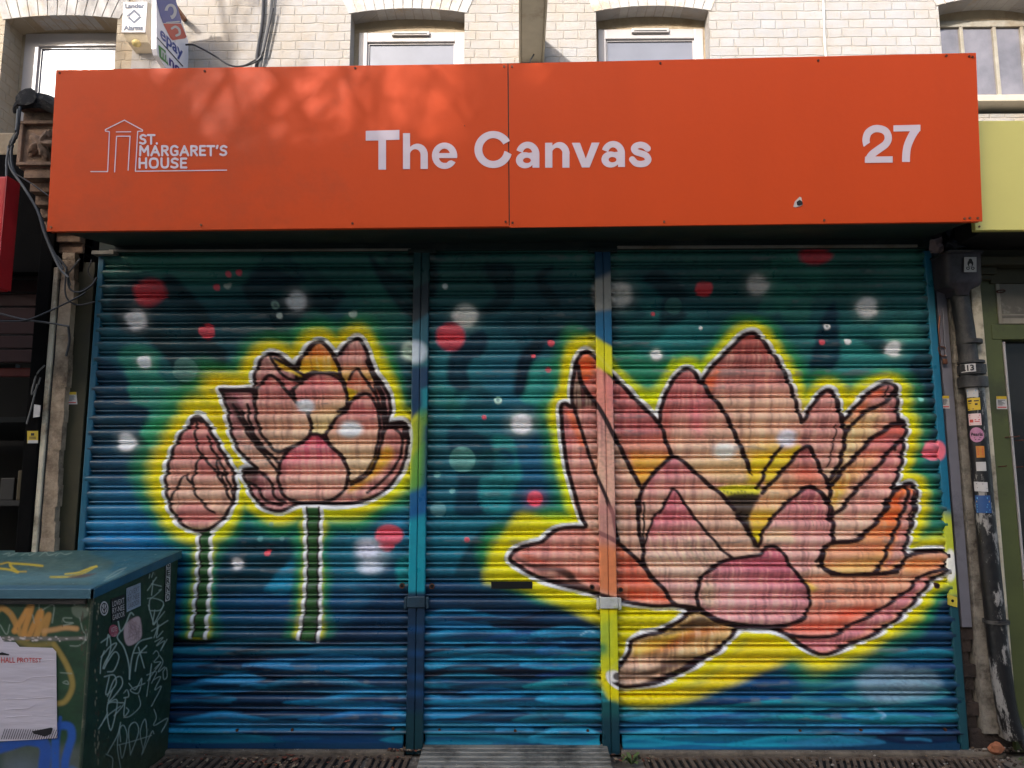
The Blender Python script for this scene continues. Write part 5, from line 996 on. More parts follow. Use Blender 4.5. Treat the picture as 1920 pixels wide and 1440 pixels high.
a, f = wrap_patch(1809, 727, 1833, 744, m=m_white); tag(a, 'white sticker with light blue print on the pipe, above the yellow one', 'sticker', 'stickers on the rainwater pipe'); wrap_bars(f, [(.1,.85,.2,.4),(.1,.7,.55,.62),(.0,1.,.88,1.)], m_ltb, a)
a, f = wrap_patch(1803, 746, 1837, 769, m=m_yel, skew=.002); tag(a, 'wide yellow sticker wrapped round the pipe', 'sticker', 'stickers on the rainwater pipe'); wrap_bars(f, [(.1,.4,.15,.3),(.1,.35,.4,.46),(.55,.9,.2,.3),(.6,.8,.45,.6),(.05,.5,.86,.93)], m_ink, a)
a, f = wrap_patch(1814, 775, 1839, 797, m=m_pinkish); tag(a, 'pinkish white sticker with small red print below the yellow one on the pipe', 'sticker', 'stickers on the rainwater pipe'); wrap_bars(f, [(.1,.9,.1,.2),(.1,.8,.3,.36),(.1,.4,.5,.75),(.5,.9,.5,.57),(.5,.85,.65,.72),(.1,.9,.86,.93)], m_redp, a)
# round pink one
def wrap_round(u, v, ru, m):
    o, f = wrap_patch(u-ru, v-ru*1.12, u+ru, v+ru*1.12, m=m); bpy.data.objects.remove(o); mb = MB(); n = 24
    vs = [f(.5+.5*math.cos(i*2*math.pi/n), .5+.5*math.sin(i*2*math.pi/n)) for i in range(n)]; vs.append(f(.5, .5)+Vector((0, -.0008, 0))); mb.add(vs, [(i, (i+1) % n, n) for i in range(n)]); return mb.build('sticker', m), f
a, f = wrap_round(1831, 815, 12.5, m_pink); tag(a, 'round pink sticker reading Pearls on the pipe', 'sticker', 'stickers on the rainwater pipe')
f2 = lambda s, t: f(s, t)+Vector((0, -.0016, 0)); wrap_text('Pearls', f2, (.1, .34, .9, .58), m_ink, a, .02); wrap_bars(f2, [(.3,.8,.68,.72),(.35,.7,.8,.84)], m_ink, a)
a, f = wrap_patch(1833, 836, 1845, 858, m=m_org); tag(a, 'small orange sticker below the round pink one', 'sticker', 'stickers on the rainwater pipe'); wrap_bars(f, [(.15,.85,.15+.14*i,.21+.14*i) for i in range(5)], m_redp, a)
a, f = wrap_patch(1834, 866, 1848, 883, m=m_white); tag(a, 'blank torn white paper scrap on the pipe between the orange and the blue stickers', 'paper scrap')
a, f = wrap_patch(1828, 903, 1851, 921, m=m_white, skew=-.003); tag(a, 'white sticker with two curved pen strokes right above the blue sticker', 'sticker', 'stickers on the rainwater pipe'); wrap_bars(f, [(.2,.7,.18,.24),(.25,.95,.6,.66)], m_ink, a)
a, f = wrap_patch(1832, 929, 1857, 962, m=m_blue); tag(a, 'blue sticker with yellow and white lines low on the pipe', 'sticker', 'stickers on the rainwater pipe'); wrap_bars(f, [(.1,.9,.3,.4)], m_yel, a, 'yellow_line'); wrap_bars(f, [(.15,.8,.1,.2),(.1,.8,.5,.56),(.1,.75,.63,.69),(.1,.9,.8,.86),(.1,.7,.92,.97)], m_ltb, a)
def flyer(u0, v0, u1, v1, Y, label, head=(m_yel), foot=m_redp, skew=0):
    q = [P(u0, v0, Y), P(u1, v0+skew, Y), P(u1+2, v1+skew, Y), P(u0+1, v1, Y)]
    o = MB().prism(q, (0, .0012, 0)).build('notice_sticker', m_white); tag(o, label, 'sticker', 'small notices with a yellow heading')
    q = [p+Vector((0, -.001, 0)) for p in q]; f = lambda s, t: bil(q, s, t)
    wrap_bars(f, [(0, 1, 0, .22)], head, o, 'heading'); mb = MB()
    wrap_bars(f, [(.12, .5+.35*random.random(), .3+.09*i, .335+.09*i) for i in range(5)], m_ink, o, 'print_lines'); wrap_bars(f, [(.08, .9, .82, .9)], foot, o, 'red_line'); return o
flyer(1764, 742, 1779, 766, -.014, 'small white notice with yellow heading on the grey board beside the right guide rail')
# cream strip and olive pilaster, window frames of the green shop
YG = -.03
cx0, cx1 = X_(1844, 830, YG-.03), X_(1864, 830, YG-.03)
MBs = MB(); 
cs = thing('door_casing', 'chipped cream painted timber casing right of the pipe', 'casing', ((cx0+cx1)/2, YG, 0))
MB().box(cx0, cx1, YG-.03, .05, .16, 2.36, .006).build('casing_board', m_creamstrip, cs); MB().box(cx0-.022, cx0-.002, YG-.012, .05, .15, 2.36, .003).build('edge_bead', mat('grey brown timber edge', (92, 80, 72), .8, var=.3, scale=12), cs)
MB().box(cx0-.01, cx1+.02, YG-.04, .05, .08, .155, .012).build('stone_foot', m_plaster, cs)
ox0, ox1 = cx1+.002, X_(1893, 800, YG)
GS = thing('green_shopfront', 'olive green shopfront of the neighbouring shop with tall glazed window', 'shopfront', ((ox0+ox1)/2, YG, 0))
MB().box(ox0, ox1, YG, .08, .02, Z_(1865, 512, YG), .004).build('pilaster', m_olive, GS)
zc = Z_(1865, 508, YG-.03); MB().box(ox0-.01, ox0+.075, YG-.05, .06, zc-.02, zc+.015, .004).box(ox0-.005, ox0+.06, YG-.035, .06, zc-.045, zc-.021, .004).box(ox0-.03, 3.2, YG-.09, .06, zc+.016, zc+.06, .006).build('cornice', m_olive_dark, GS)
MB().box(ox0-.06, 3.2, YG-.02, .07, zc+.062, Z_(1880, 434, -.35)+.15).build('frieze', m_olive_dark, GS)
# window bays: casing line, transom, dark panes
wx = ox1; zt0 = Z_(1900, 612, .02); zt1 = Z_(1900, 640, .02)
MB().box(wx+.001, wx+.012, YG-.004, .05, .25, zt1-.012, .002).build('glazing_bead', m_upvc, GS)
tx0 = X_(1868, 560, YG)
MB().box(ox0+.05, 3.2, YG-.003, .06, zt1, zt0, .003).build('transom', m_olive, GS)
tr = MB().box(tx0, tx0+.018, YG-.006, .05, zt0+.002, zc-.05, .002).box(tx0+.018, 3.2, YG-.006, .05, zt0+.002, zt0+.03, .002).box(tx0+.018, 3.2, YG-.006, .05, zt0+.045, zt0+.05, .001)
tr.build('fanlight_frame', m_oldwood, GS)
MB().box(ox0+.06, 3.2, YG-.012, .06, zc-.06, zc+.0155, .003).build('head_rail', m_olive_dark, GS)
MB().box(tx0+.015, 3.2, YG-.0045, .03, zt0+.03, zc-.061).build('fanlight_pane', mat('dusty grey fanlight', (96, 90, 80), .5, var=.3, scale=9, dirt=(150, 146, 136), dirt_amt=.2), GS)
MB().box(wx+.012, 3.3, .03, .04, .25, zt1).build('pane', glassmat('dark shop window', (26, 24, 24), .1), GS)
MB().box(ox1, 3.3, YG, .08, .02, .25, .004).build('stall_riser', m_olive, GS)
for u, v, L in ((1884, 820, .05), (1903, 826, .04), (1872, 875, .02), (1905, 876, .02), (1918, 1088, .04), (1866, 548, .0)):
    if L: p = P(u, v, YG); MB().tube([p, p+Vector((L*.9, -.03, .002)), p+Vector((L, -.032, .006))], .0028, 6).build('nail', m_rust, GS)
p = P(1872, 548, YG); MB().tube([p+Vector((.02*math.cos(a), -.02-.02*math.sin(a)*.5, .004*math.sin(a))) for a in np.linspace(0, 6, 12)], .003, 6).build('ring_hook', m_rust, GS)
flyer(1868, 743, 1887, 767, YG-.002, 'small white notice with yellow heading on the olive green pilaster')
# yellow-green neighbour sign
yv = [P(1838, 226, -.38), P(2150, 218, -.38), P(2150, 431, -.38), P(1829, 432, -.38)]; xs = min(yv[0].x, yv[3].x)
YS = thing('neighbour_sign', 'plain yellow-green fascia sign of the shop on the right', 'sign', (xs+.8, -.38, yv[3].z))
MB().box(xs+.06, 4.6, -.346, -.02, yv[3].z+.01, yv[0].z-.01).build('sign_box', m_black, YS)
MB().box(xs, 4.6, -.38, -.35, yv[3].z, yv[0].z, .004).build('fascia_board', mat('yellow green sign paint', (206, 196, 110), .5, var=.05, scale=2, bump=.05), YS)
MB().tube([P(1836, 425, -.38)+Vector((0, .002, 0)), P(1836, 425, -.38)+Vector((0, -.003, 0))], .005, 8, True, False).build('screw', m_screw, YS)
# torn flashing and rag between sign and hopper
rg = random.Random(3)
def rag(name, px, Y, m, label, cat, amp=.03, d=.03):
    vs = []; n = 7; mb = MB()
    for j in range(n):
        for i in range(n):
            q = bil([P(*p, Y) for p in px], i/(n-1), j/(n-1)); vs.append(q+Vector((rg.uniform(-amp, amp)*.4, rg.uniform(-amp, amp), rg.uniform(-amp, amp)*.5)))
    mb.add(vs, [(j*n+i, j*n+i+1, (j+1)*n+i+1, (j+1)*n+i) for j in range(n-1) for i in range(n-1)])
    o = mb.build(name, m); so = o.modifiers.new('s', 'SOLIDIFY'); so.thickness = .004; sb = o.modifiers.new('b', 'SUBSURF'); sb.levels = sb.render_levels = 1
    return tag(o, label, cat)
m_foil = mat('crumpled dark plastic', (34, 30, 34), .3, var=.5, scale=14, bump=.6, bdist=.01)
rag('torn_flashing', [(1778,428),(1822,420),(1822,468),(1770,470)], -.12, m_foil, 'crumpled black plastic flashing tucked above the hopper under the orange sign', 'flashing', .04)
rag('torn_flashing', [(1743,450),(1770,442),(1768,472),(1745,476)], -.10, mat('torn grey card', (130, 112, 108), .8, var=.3, scale=20, bump=.5), 'torn pale pinkish scrap at the top right corner of the shutters', 'flashing', .015)
# chain and padlock on the flank board
CH = thing('hanging_chain', 'thin chain with an old padlock hanging on the grey board by the right guide rail', 'chain', tuple(P(1765, 600, -.02)))
pts = [(1762,592),(1760,620),(1762,640),(1759,655),(1766,668),(1774,664),(1772,652),(1764,650)]
MB().tube([P(u, v, -.022) for u, v in pts], .0035, 6).build('links', m_screw, CH); MB().tube([P(1768, 578, -.02), P(1772, 640, -.02), P(1774, 668, -.022)], .005, 6).build('bar', m_greypanel, CH)
b0 = P(1771, 675, -.025); MB().box(b0.x-.011, b0.x+.011, -.035, -.02, b0.z-.022, b0.z+.006, .004).build('padlock', m_screw, CH)
# ================= left-hand side =================
YL = -.02
# olive panel between guide and pilaster
oxl = X_(104, 1000, YL); 
lo = MB().box(X_(104, 1000, YL), -2.182, YL, .06, .02, 2.40, .003).build('olive_panel', m_olive_dark); tag(lo, 'dark olive painted board between the cream pilaster and the left shutter', 'board')
LP = thing('cream_pilaster', 'flaking cream pilaster left of the shutters', 'pilaster', (X_(90, 1000, YL), YL, 0))
mbp = MB(); x0 = X_(72, 1000, -.06); x1 = X_(102, 1000, -.06)
zz = .02
while zz < 2.42:
    h = rg.uniform(.05, .14); h = min(h, 2.44-zz); mbp.box(x0+.012, x1+rg.uniform(-.008, .006), -.06+rg.uniform(-.002, .002), .05, zz, zz+h-.0006); zz += h
mbp.build('plaster_face', mat('flaking cream plaster', (186, 164, 138), .9, var=.3, scale=9, dirt=(84, 66, 50), dirt_amt=.8, bump=.7, bdist=.012), LP)
MB().box(x0-.022, x0+.004, -.072, .05, .02, 2.36, .005).build('edge_moulding', m_creamstrip, LP); MB().box(x0+.006, x0+.011, -.062, .05, .02, 2.3).build('crack', m_black, LP)
# black post and shop interior
BPx0, BPx1 = X_(30, 1000, -.08), X_(61, 1000, -.08)
bp = MB().box(BPx0, x0-.024, -.08, .05, 0, 2.62, .006).build('black_post', m_soot); tag(bp, 'black painted post at the edge of the shop on the far left', 'post')
IN = thing('shop_interior', 'dim interior of the red-signed shop on the far left', 'shop', (-3., 1.0, 0))
MB().box(-5, BPx0+.02, 2.2, 2.3, 0, 3.0).build('back_wall', m_interior, IN); MB().box(-5, BPx0+.02, .0, 2.2, 2.9, 2.99).build('ceiling', m_interior, IN)
MB().box(-5, BPx0, .3, 2.1, .6, .64, .003).box(-5, BPx0, .3, 2.1, 1.15, 1.18, .003).box(-5, BPx0, .3, 2.1, 1.6, 1.63, .003).build('shelf', mat('dim grey shelf', (26, 24, 24), .7), IN)
for i in range(10):
    bx = -2.72+(i % 5)*.09; z = (1.18, .64)[i//5]; MB().box(bx-.09, bx-.015, .32, .42, z+.001, z+.12+.04*(i % 3), .004).build('goods_box', C_('goods', [(30,27,26),(60,48,18),(24,27,30),(44,24,22),(20,20,24)][i % 5]), IN)
tz = Z_(20, 696, .6); tl = NB('lit tube'); tl.b.inputs['Emission Color'].default_value = (.85, .93, 1, 1); tl.b.inputs['Emission Strength'].default_value = 1.6; tl.b.inputs['Base Color'].default_value = (.8, .8, .8, 1)
tt = thing('tube_light', 'lit white fluorescent tube inside the shop on the far left', 'light', (-3.1, .6, tz)); MB().tube([(-4.2, .6, tz), (X_(32, 700, .6), .6, tz)], .011, 8, True, False).build('tube', tl.m, tt)
MB().box(-4.2, X_(32, 700, .6), .58, .62, tz+.013, tz+.04, .003).build('fitting', m_interior, tt)
rd_m = mat('dark red shutter slat', (50, 12, 11), .7, var=.3, scale=6, dirt=(20, 7, 7), dirt_amt=.5); 
rb = MB()
for i in range(9): rb.box(-4.6, BPx0-.005, .10, .13, 1.9+.075*i, 1.9+.075*i+.066, .004)
rbo = rb.build('red_shutter', rd_m); tag(rbo, 'half-raised dark red slatted shutter in the doorway on the far left', 'roller shutter')
MB().box(-4.2, BPx0-.0, .20, .24, 1.84, 1.885, .004).build('bar', mat('dim red board', (120, 40, 34), .5), rbo)
# yellow lettered card in the shop, paper tags on the post
yc = MB().prism(pquad(51, 808, 71, 831, -.084), (0, .002, 0)).build('yellow_sticker', m_yel); tag(yc, 'yellow square sticker on the black post at the far left', 'sticker')
q = pquad(53, 812, 69, 826, -.0862); f = lambda s, t: bil(q, s, t); wrap_bars(f, [(.3,.7,.0,.35),(.1,.9,.5,.6),(.1,.9,.72,.8)], m_ink, yc)
MB().prism(pquad(52, 825.5, 71, 831, -.0862), (0, .0015, 0)).build('white_foot', m_white, yc)
wtg = MB().prism([P(64, 758, -.10), P(76, 760, -.10), P(74, 781, -.10), P(62, 783, -.10)], (0, .003, 0)).build('paper_tag', m_white); tag(wtg, 'blank white paper tag hanging by the black post', 'tag')
flyer(125, 735, 143, 758, YL-.003, 'small white notice with yellow heading on the dark olive board at the left')
# red neighbour sign
rx = X_(7, 400, -.52); RS = thing('red_sign', 'edge of a red box sign of the neighbouring shop at the far left', 'sign', (rx-.5, -.5, 2.3))
rz0, rz1 = Z_(8, 470, -.52), Z_(14, 330, -.52)
MB().box(-4.6, rx, -.52, -.44, rz0-.17, rz1, .008).build('sign_case', mat('glossy red sign', (186, 22, 28), .3, var=.08, scale=3, bump=.03), RS)
MB().box(rx-.0005, rx+.004, -.525, -.435, rz0-.165, rz1, .001).build('edge_trim', mat('red sign edge', (150, 22, 26), .4), RS)
# corbel with carved flower and lead cap
cY = -.30; c0, c1 = X_(36, 230, cY), X_(112, 230, cY); ct, cb = Z_(60, 205, cY), Z_(60, 312, cY)
CB = thing('corbel', 'stained stone corbel with a carved flower block left of the orange sign', 'corbel', ((c0+c1)/2, -.15, cb))
m_stone = mat('stained terracotta stone', (150, 122, 100), .9, var=.3, scale=10, dirt=(66, 50, 42), dirt_amt=.6, bump=.6, bdist=.01)
MB().box(c0+.0, c1, cY+.02, .05, cb, ct, .008).build('block', m_stone, CB)
fm = MB(); z0, z1 = cb+.012, cb+(ct-cb)*.74; fm.box(c0+.004, c1, cY-.005, cY+.021, z1, z1+.016, .003).box(c0+.004, c1, cY-.004, cY+.021, z0-.006, z0+.01, .003).box(c0+.004, c0+.022, cY-.003, cY+.021, z0+.01, z1, .003); fm.build('panel_frame', m_stone, CB)
cc0 = Vector(((c0+c1)/2+.02, cY+.012, (z0+z1)/2)); bm = bmesh.new(); bmesh.ops.create_icosphere(bm, subdivisions=4, radius=1)
for v in bm.verts:
    a = math.atan2(v.co.z, v.co.x); r = 1+.28*math.cos(a*5)+.10*math.cos(a*13+v.co.y*9)+.08*math.sin(v.co.x*17)*math.sin(v.co.z*15); h = .8+.35*math.cos(a*5+1.2)*math.hypot(v.co.x, v.co.z)
    v.co = Vector((v.co.x*r*.062, v.co.y*.045*h, v.co.z*r*.062))+cc0
MB().addbm(bm).build('carved_flower', m_stone, CB, True)
MB().box(c0-.012, c1, cY-.02, .05, ct, ct+.03, .006).build('cap_moulding', m_stone, CB)
sc_ = MB()
for i in range(8):
    t = i/7; sc_.box(c0+.03+.0*i, c1, -.26*(1-t)**1.4-.02, .05, cb-.05-.05*i, cb-.001-.05*i, .004)
sc_.build('bracket_scroll', m_stone, CB)
m_felt = mat('torn bitumen felt', (30, 28, 28), .95, var=.5, scale=40, dirt=(84, 80, 76), dirt_amt=.35, bump=.9, bdist=.01)
fo = MB(); rows = []
prof = [(22,190),(30,172),(48,160),(66,158),(84,162),(104,176)]
for j, (dy, dv) in enumerate(((-.36, 0), (-.36, 26), (-.33, 44))):
    rows += [P(u+rg.uniform(-2, 2), v+dv*(1 if k else .6)+rg.uniform(-3, 3), dy+rg.uniform(-.012, .012)) for k, (u, v) in enumerate(prof)]
rows = [Vector((p.x, .0, p.z)) for p in rows[:6]]+rows; n = 6
fo.add(rows, [(j*n+i, j*n+i+1, (j+1)*n+i+1, (j+1)*n+i) for j in range(3) for i in range(n-1)])
fo.add([P(22,192,-.36), P(30,168,-.37), P(62,158,-.37), P(71,176,-.37), P(66,195,-.37), P(38,200,-.37)], [(0,1,2,3,4,5)])
fo = fo.build('felt_cap', m_felt); md = fo.modifiers.new('s', 'SOLIDIFY'); md.thickness = .008; sb = fo.modifiers.new('b', 'SUBSURF'); sb.levels = sb.render_levels = 1; tag(fo, 'torn black roofing felt draped over the corbel left of the orange sign', 'flashing')
bk = MB().box(-5, c1, -.02, .06, 2.35, 2.985).build('sooty_wall', m_soot); tag(bk, 'sooty dark wall behind the corbel and the cables at the left', 'wall')
bk2 = MB().box(-5, -2.1, .0, .3, 2.99, 3.12, .01).build('parapet', m_render); tag(bk2, 'cream parapet edge behind the red sign', 'wall')
MB_ = MB().box(2.13, 5, .0, .3, 2.4, 3.12, .01).build('parapet', m_brown); tag(MB_, 'brown wall behind the yellow-green sign', 'wall')
# cables
m_cable = mat('grey black cable', (40, 38, 40), .5, var=.3, scale=20, bump=.1); m_cable2 = mat('pale grey cable', (84, 82, 80), .5, var=.2, scale=20, bump=.1)
def cable(px, Y, r, m, label):
    o = MB().tube([P(u, v, (Y if not isinstance(Y, (list, tuple)) else Y[min(i, len(Y)-1)])) for i, (u, v) in enumerate(px)], r, 7).build('cable', m, None, True); return tag(o, label, 'cable', 'loose cables on the shopfronts')
cable([(34,205),(30,245),(16,275),(20,315),(44,350),(70,395),(84,440),(110,500),(128,520)], -.40, .0055, m_cable2, 'thick grey cable curling down past the corbel')
cable([(38,200),(33,250),(22,280),(26,320),(50,360),(76,405),(90,450),(118,505)], -.38, .006, m_cable, 'black cable running beside the thick grey cable past the corbel')
cable([(30,250),(14,290),(12,330)], -.42, .005, m_cable2, 'short pale cable dropping towards the red sign')
cable([(28,325),(60,345),(92,368)], -.40, .003, m_cable, 'thin black cable crossing under the corbel to the orange sign')
cable([(108,480),(125,505),(130,540),(150,548),(172,535),(182,520)], -.09, .005, m_cable, 'black cable looping over the top of the cream pilaster')
cable([(150,485),(138,500),(128,515),(132,535)], -.08, .004, m_cable2, 'short pale looped cable above the dark olive board')
cable([(125,500),(122,545),(130,565),(150,572),(178,566)], -.10, .004, m_cable, 'black cable sagging across the dark olive board')
cable([(0,588),(40,598),(95,606),(130,612)], -.10, .005, m_cable2, 'pale cable stretched from the left edge to the cream pilaster')
cable([(0,602),(50,600),(100,580),(150,555),(160,548)], -.11, .004, m_cable, 'dark cable rising from the left edge to the dark olive board')
cable([(128,612),(130,640),(124,668)], -.075, .006, m_cable, 'black cable end hanging on the cream pilaster')
cable([(172,487),(165,510),(176,530),(150,545)], -.07, .003, m_cable, 'thin black wire by the left guide rail top')
cable([(84,685),(70,700),(62,725),(60,740),(70,725),(76,708)], -.10, .004, m_cable2, 'pale looped string on the black post')
cable([(70,720),(60,760),(50,795)], -.10, .004, m_cable2, 'pale string end hanging down the black post')
cable([(494,-10),(492,40),(484,90),(480,130)], YW-.02, .012, m_cable, 'leftmost dark cable down the brick wall beside the alarm signs')
cable([(510,-10),(506,30),(496,80),(487,130)], YW-.03, .012, m_cable2, 'pale cable beside the dark one down the brick wall')
cable([(512,15),(500,70),(490,105),(470,120),(440,126)], YW-.05, .008, m_cable, 'thin dark cable curving off the bundle down to the orange sign')
cable([(348,84),(362,84),(380,92),(405,106),(430,122),(455,124),(480,112)], YW-.10, .007, m_cable, 'thin dark cable sagging from the projecting sign across the wall')
cable([(1543,-10),(1545,30),(1546,70),(1549,110)], YW-.012, .008, mat('white painted cable', (196, 192, 184), .5), 'white painted cable down the brick wall above the orange sign')
# ================= alarm box and projecting sign =================
AY = YW-.16
ax0, ax1 = X_(229, 30, AY), X_(275, 30, AY); azt, azb = Z_(252, 3, AY), Z_(252, 61, AY)
AB = thing('alarm_box', 'white burglar alarm box reading Lander Alarms on the brick wall', 'alarm', ((ax0+ax1)/2, AY, azb))
m_abox = mat('cream alarm box', (206, 190, 164), .5, var=.1, scale=8, dirt=(150, 130, 104), dirt_amt=.3, bump=.08)
bm = MB(); bw = .03; pts = [Vector((ax0+.01, AY+.006, azt)), Vector((ax1-.002, AY+.006, azt)), Vector((ax1-.002, AY+.006, azb+.004)), Vector((ax0+.01, AY+.006, azb+.004))]
bk_ = [Vector((ax0+.0, YW, azt+.02)), Vector((ax1+.03, YW, azt+.02)), Vector((ax1+.03, YW, azb-.02)), Vector((ax0+.0, YW, azb-.02))]; lo_ = [Vector((ax0+.03, AY+.05, azb-.05)), Vector((ax1-.0, AY+.05, azb-.05)), Vector((ax1+.01, YW, azb-.075)), Vector((ax0+.04, YW, azb-.075))]
bm.add(pts+bk_, [(0,1,2,3),(4,7,6,5),(0,4,5,1),(1,5,6,2),(0,3,7,4),(3,2,6,7)]); bm.add([pts[3], pts[2], bk_[2], bk_[3]]+lo_, [(0,1,5,4),(1,2,6,5),(2,3,7,6),(3,0,4,7),(4,5,6,7)])
bm.build('case', m_abox, AB); MB().box(ax0, ax1, AY, AY+.006, azb, azt, .004).build('cover', m_upvc, AB)
bm = bmesh.new(); bmesh.ops.create_uvsphere(bm, u_segments=16, v_segments=10, radius=.035)
for v in bm.verts: v.co = Vector((v.co.x, v.co.y, v.co.z*.8))+Vector(((ax0+ax1)/2+.0, AY+.055, azb-.055))
MB().addbm(bm).build('siren_lens', mat('yellowed lens', (190, 170, 110), .3), AB, True)
m_grey = mat('grey print', (74, 80, 96), .6, var=.1)
text('print', 'Lander', pquad(234.5, 6, 271, 15.5, AY-.003), m_grey, AB, .045, (0, 0, 0)); text('print', 'Alarms', pquad(232, 47, 268, 57, AY-.003), m_grey, AB, .045, (0, 0, 0))
glyphs('emblem', [([('+','p',[251.5,17,267,31,251.5,45,236,31]),('-','p',[251.5,23,260.5,31,251.5,39,242.5,31]),('-','p',[262,29.5,270,29.5,270,31,262,31]),('-','p',[233,31,241,31,241,32.5,233,32.5])], (233, 15, 270, 47))], lambda x, y: P(x, y, AY-.001), m_grey, AB, .5)
# projecting sign (plane across the wall)
XPj = P(352, 90, YW-.02).x
pp = [(293,-60),(293,92),(296,104),(305,118),(325,148),(354,190),(353,76),(350,68),(338,30),(328,0),(312,-50)]
PJ = thing('projecting_sign', 'white projecting sign with blue and red emblem and the word epay beside the alarm box', 'sign', (XPj, 1.5, 4.6))
pv = [PX(u, v, XPj) for u, v in pp]; m_lbox = mat('white sign plastic', (212, 206, 210), .35, var=.05, scale=6, bump=.03, dirt=(150, 140, 134), dirt_amt=.15)
MB().prism(pv, (-.035, 0, 0)).build('sign_case', m_lbox, PJ)
K = cc(0, 0, 3.)
def pj(px, name, m, off=.0015): return MB().prism([PX(x, y, XPj)+Vector((off, 0, 0)) for x, y in px], (.0008, 0, 0)).build(name, m, PJ)
m_eb = C_('emblem blue', (52, 64, 130), .35); m_er = C_('emblem red', (170, 52, 40), .35)
pj(K(878,0,890,-40,980,-40,990,10,1018,112,1016,130,916,130,900,90), 'emblem_blue', m_eb); pj(K(917,133,1017,133,1048,205,1040,216,970,226,958,215), 'emblem_red', m_er)
glyphs('emblem_white', [([('+','e',958,65,34,44),('-','e',958,62,17,26),('-','p',[900,60,940,60,975,130,900,130])], (915, 10, 1005, 120)), ([('+','l',[935,128,1005,122],9)], (925, 112, 1012, 136)), ([('+','s',[965,160,985,150,1005,165,1008,190,990,200],13)], (950, 135, 1022, 210))], lambda x, y: PX(x/3., y/3., XPj)+Vector((.003, 0, 0)), m_white, PJ, 2.)
q = [PX(x/3., y/3., XPj) for x, y in ((899, 160), (1027, 290), (1027, 358), (899, 232))]; text('word', 'epay', q, m_eb, PJ, .02, (.002, 0, 0))
pj(K(882,208,1030,372,1026,376,882,214), 'rule', m_ink); 
pj(K(890,252,930,285,946,370,930,352,905,332,896,320), 'green_logo', C_('logo green', (70, 120, 60))); 
q = [PX(x/3., y/3., XPj) for x, y in ((905, 275), (938, 305), (938, 350), (905, 318))]; text('logo_letter', 'm', q, m_white, PJ, .03, (.003, 0, 0))
q = [PX(x/3., y/3., XPj) for x, y in ((950, 322), (1016, 386), (1016, 430), (950, 366))]; text('logo_word', 'no', q, C_('logo navy', (60, 44, 110)), PJ, .03, (.002, 0, 0))
MB().box(XPj-.06, XPj-.03, YW-.2, YW, 4.9, 4.93, .003).build('bracket', m_screw, PJ)
# ================= green street cabinet =================
KC = cc(0, 1000, 3.273)
CXR = X_(321, 1385, -.03); YBK = -.035
zb_ = Z_(322, 1032, YBK); 
def yfront(u, X): 
    d = ray(u, 1110); t = (X-CAM[0])/d[0]; return float(CAM[1]+t*d[1])
YFR = yfront(177, CXR); zf_ = PX(177, 1103, CXR).z
CT = thing('street_cabinet', 'dark green street cabinet covered in graffiti and stickers with a blue-green lid', 'cabinet', (-2.3, (YFR+YBK)/2, 0))
XL0 = -3.15
GF = Canvas((-760, 1095, 200, 1570), (28, 60, 36)); GSd = Canvas((160, 1020, 335, 1570), (24, 50, 34)); GL = Canvas((-760, 1010, 345, 1130), (70, 94, 86))
for cv, sd in ((GF, 41), (GSd, 42), (GL, 43)):
    h, w_ = cv.a.shape[:2]; n = smooth_noise(h, w_, 30, 40, sd)*.6+smooth_noise(h, w_, 5, 7, sd+9)*.4; cv.a *= (.6+.75*n)[..., None].astype(np.float32)
# front paint
F = GF; OR_ = (176, 128, 62); BLU = (30, 74, 150); WH = (190, 190, 180); GY = (120, 128, 112)
F.stroke(KC(-60,540, 0,460, 60,490, 100,560, 130,620, 170,640), 11, OR_, .9, 2.5); F.stroke(KC(90,600, 140,520, 190,440, 180,500, 150,600, 170,640, 210,560, 250,480, 240,560, 220,640), 11, (190,132,62), .92, 2.5)
F.stroke(KC(220,640, 260,560, 300,500, 280,580, 270,620), 10, OR_, .9, 2.5); F.stroke(KC(270,600, 340,590, 400,580, 470,585), 9, (196,146,92), .85, 3); F.stroke(KC(330,680, 370,740, 410,810, 440,890, 440,960, 400,1030, 350,1045), 10, (150,126,60), .9, 3)
F.stroke(KC(120,660, 200,690, 300,680), 12, (140,120,60), .7, 5)
for p, w_ in ((KC(0,640, 200,645, 350,650, 540,640), 6), (KC(20,655, 260,640, 520,650), 4)): F.stroke(p, w_, (110,104,96), .9, 2)
for i in range(26): x = rng.uniform(0, 165); F.blob(x, 1198+rng.uniform(-4, 4), rng.uniform(1.5, 6), rng.uniform(1, 2.5), (204,190,186), .9, .6)
F.fill(KC(440,455, 480,440, 540,460, 540,500, 500,525, 450,500), (96,106,90), .9, 2)
for p in (KC(150,420, 180,400, 200,430, 235,400, 240,470), KC(340,420, 370,395, 410,390, 460,440), KC(260,470, 330,440, 320,550), KC(440,520, 390,520, 400,545, 450,550, 390,565), KC(490,520, 510,600, 540,620), KC(430,690, 480,690, 520,660, 530,590, 545,680), KC(200,500, 210,550), KC(0,560, 40,620, 60,560), KC(370,855,440,860), KC(390,920,420,925,410,905,385,915)):
    F.stroke(p, 1.8, (140,150,138), .8, .9)
# rusty, scuffed corner edge and seam
for i in range(90):
    v = rng.uniform(1120, 1440); F.blob(152+rng.uniform(-6, 6)+(6 if i % 3 else 18), v, rng.uniform(.8, 3), rng.uniform(2, 9), [(150,148,130),(70,56,40),(44,50,36)][i % 3], .75, .5)
F.fill(KC(545,380, 600,380, 600,1700, 545,1700), (44,56,36), .6, 5, False)
F.fill(KC(0,1300, 560,1300, 560,1500, 0,1500), (88,92,88), .7, 14, False); F.blob(40, 1440, 60, 34, (96,108,122), .6)
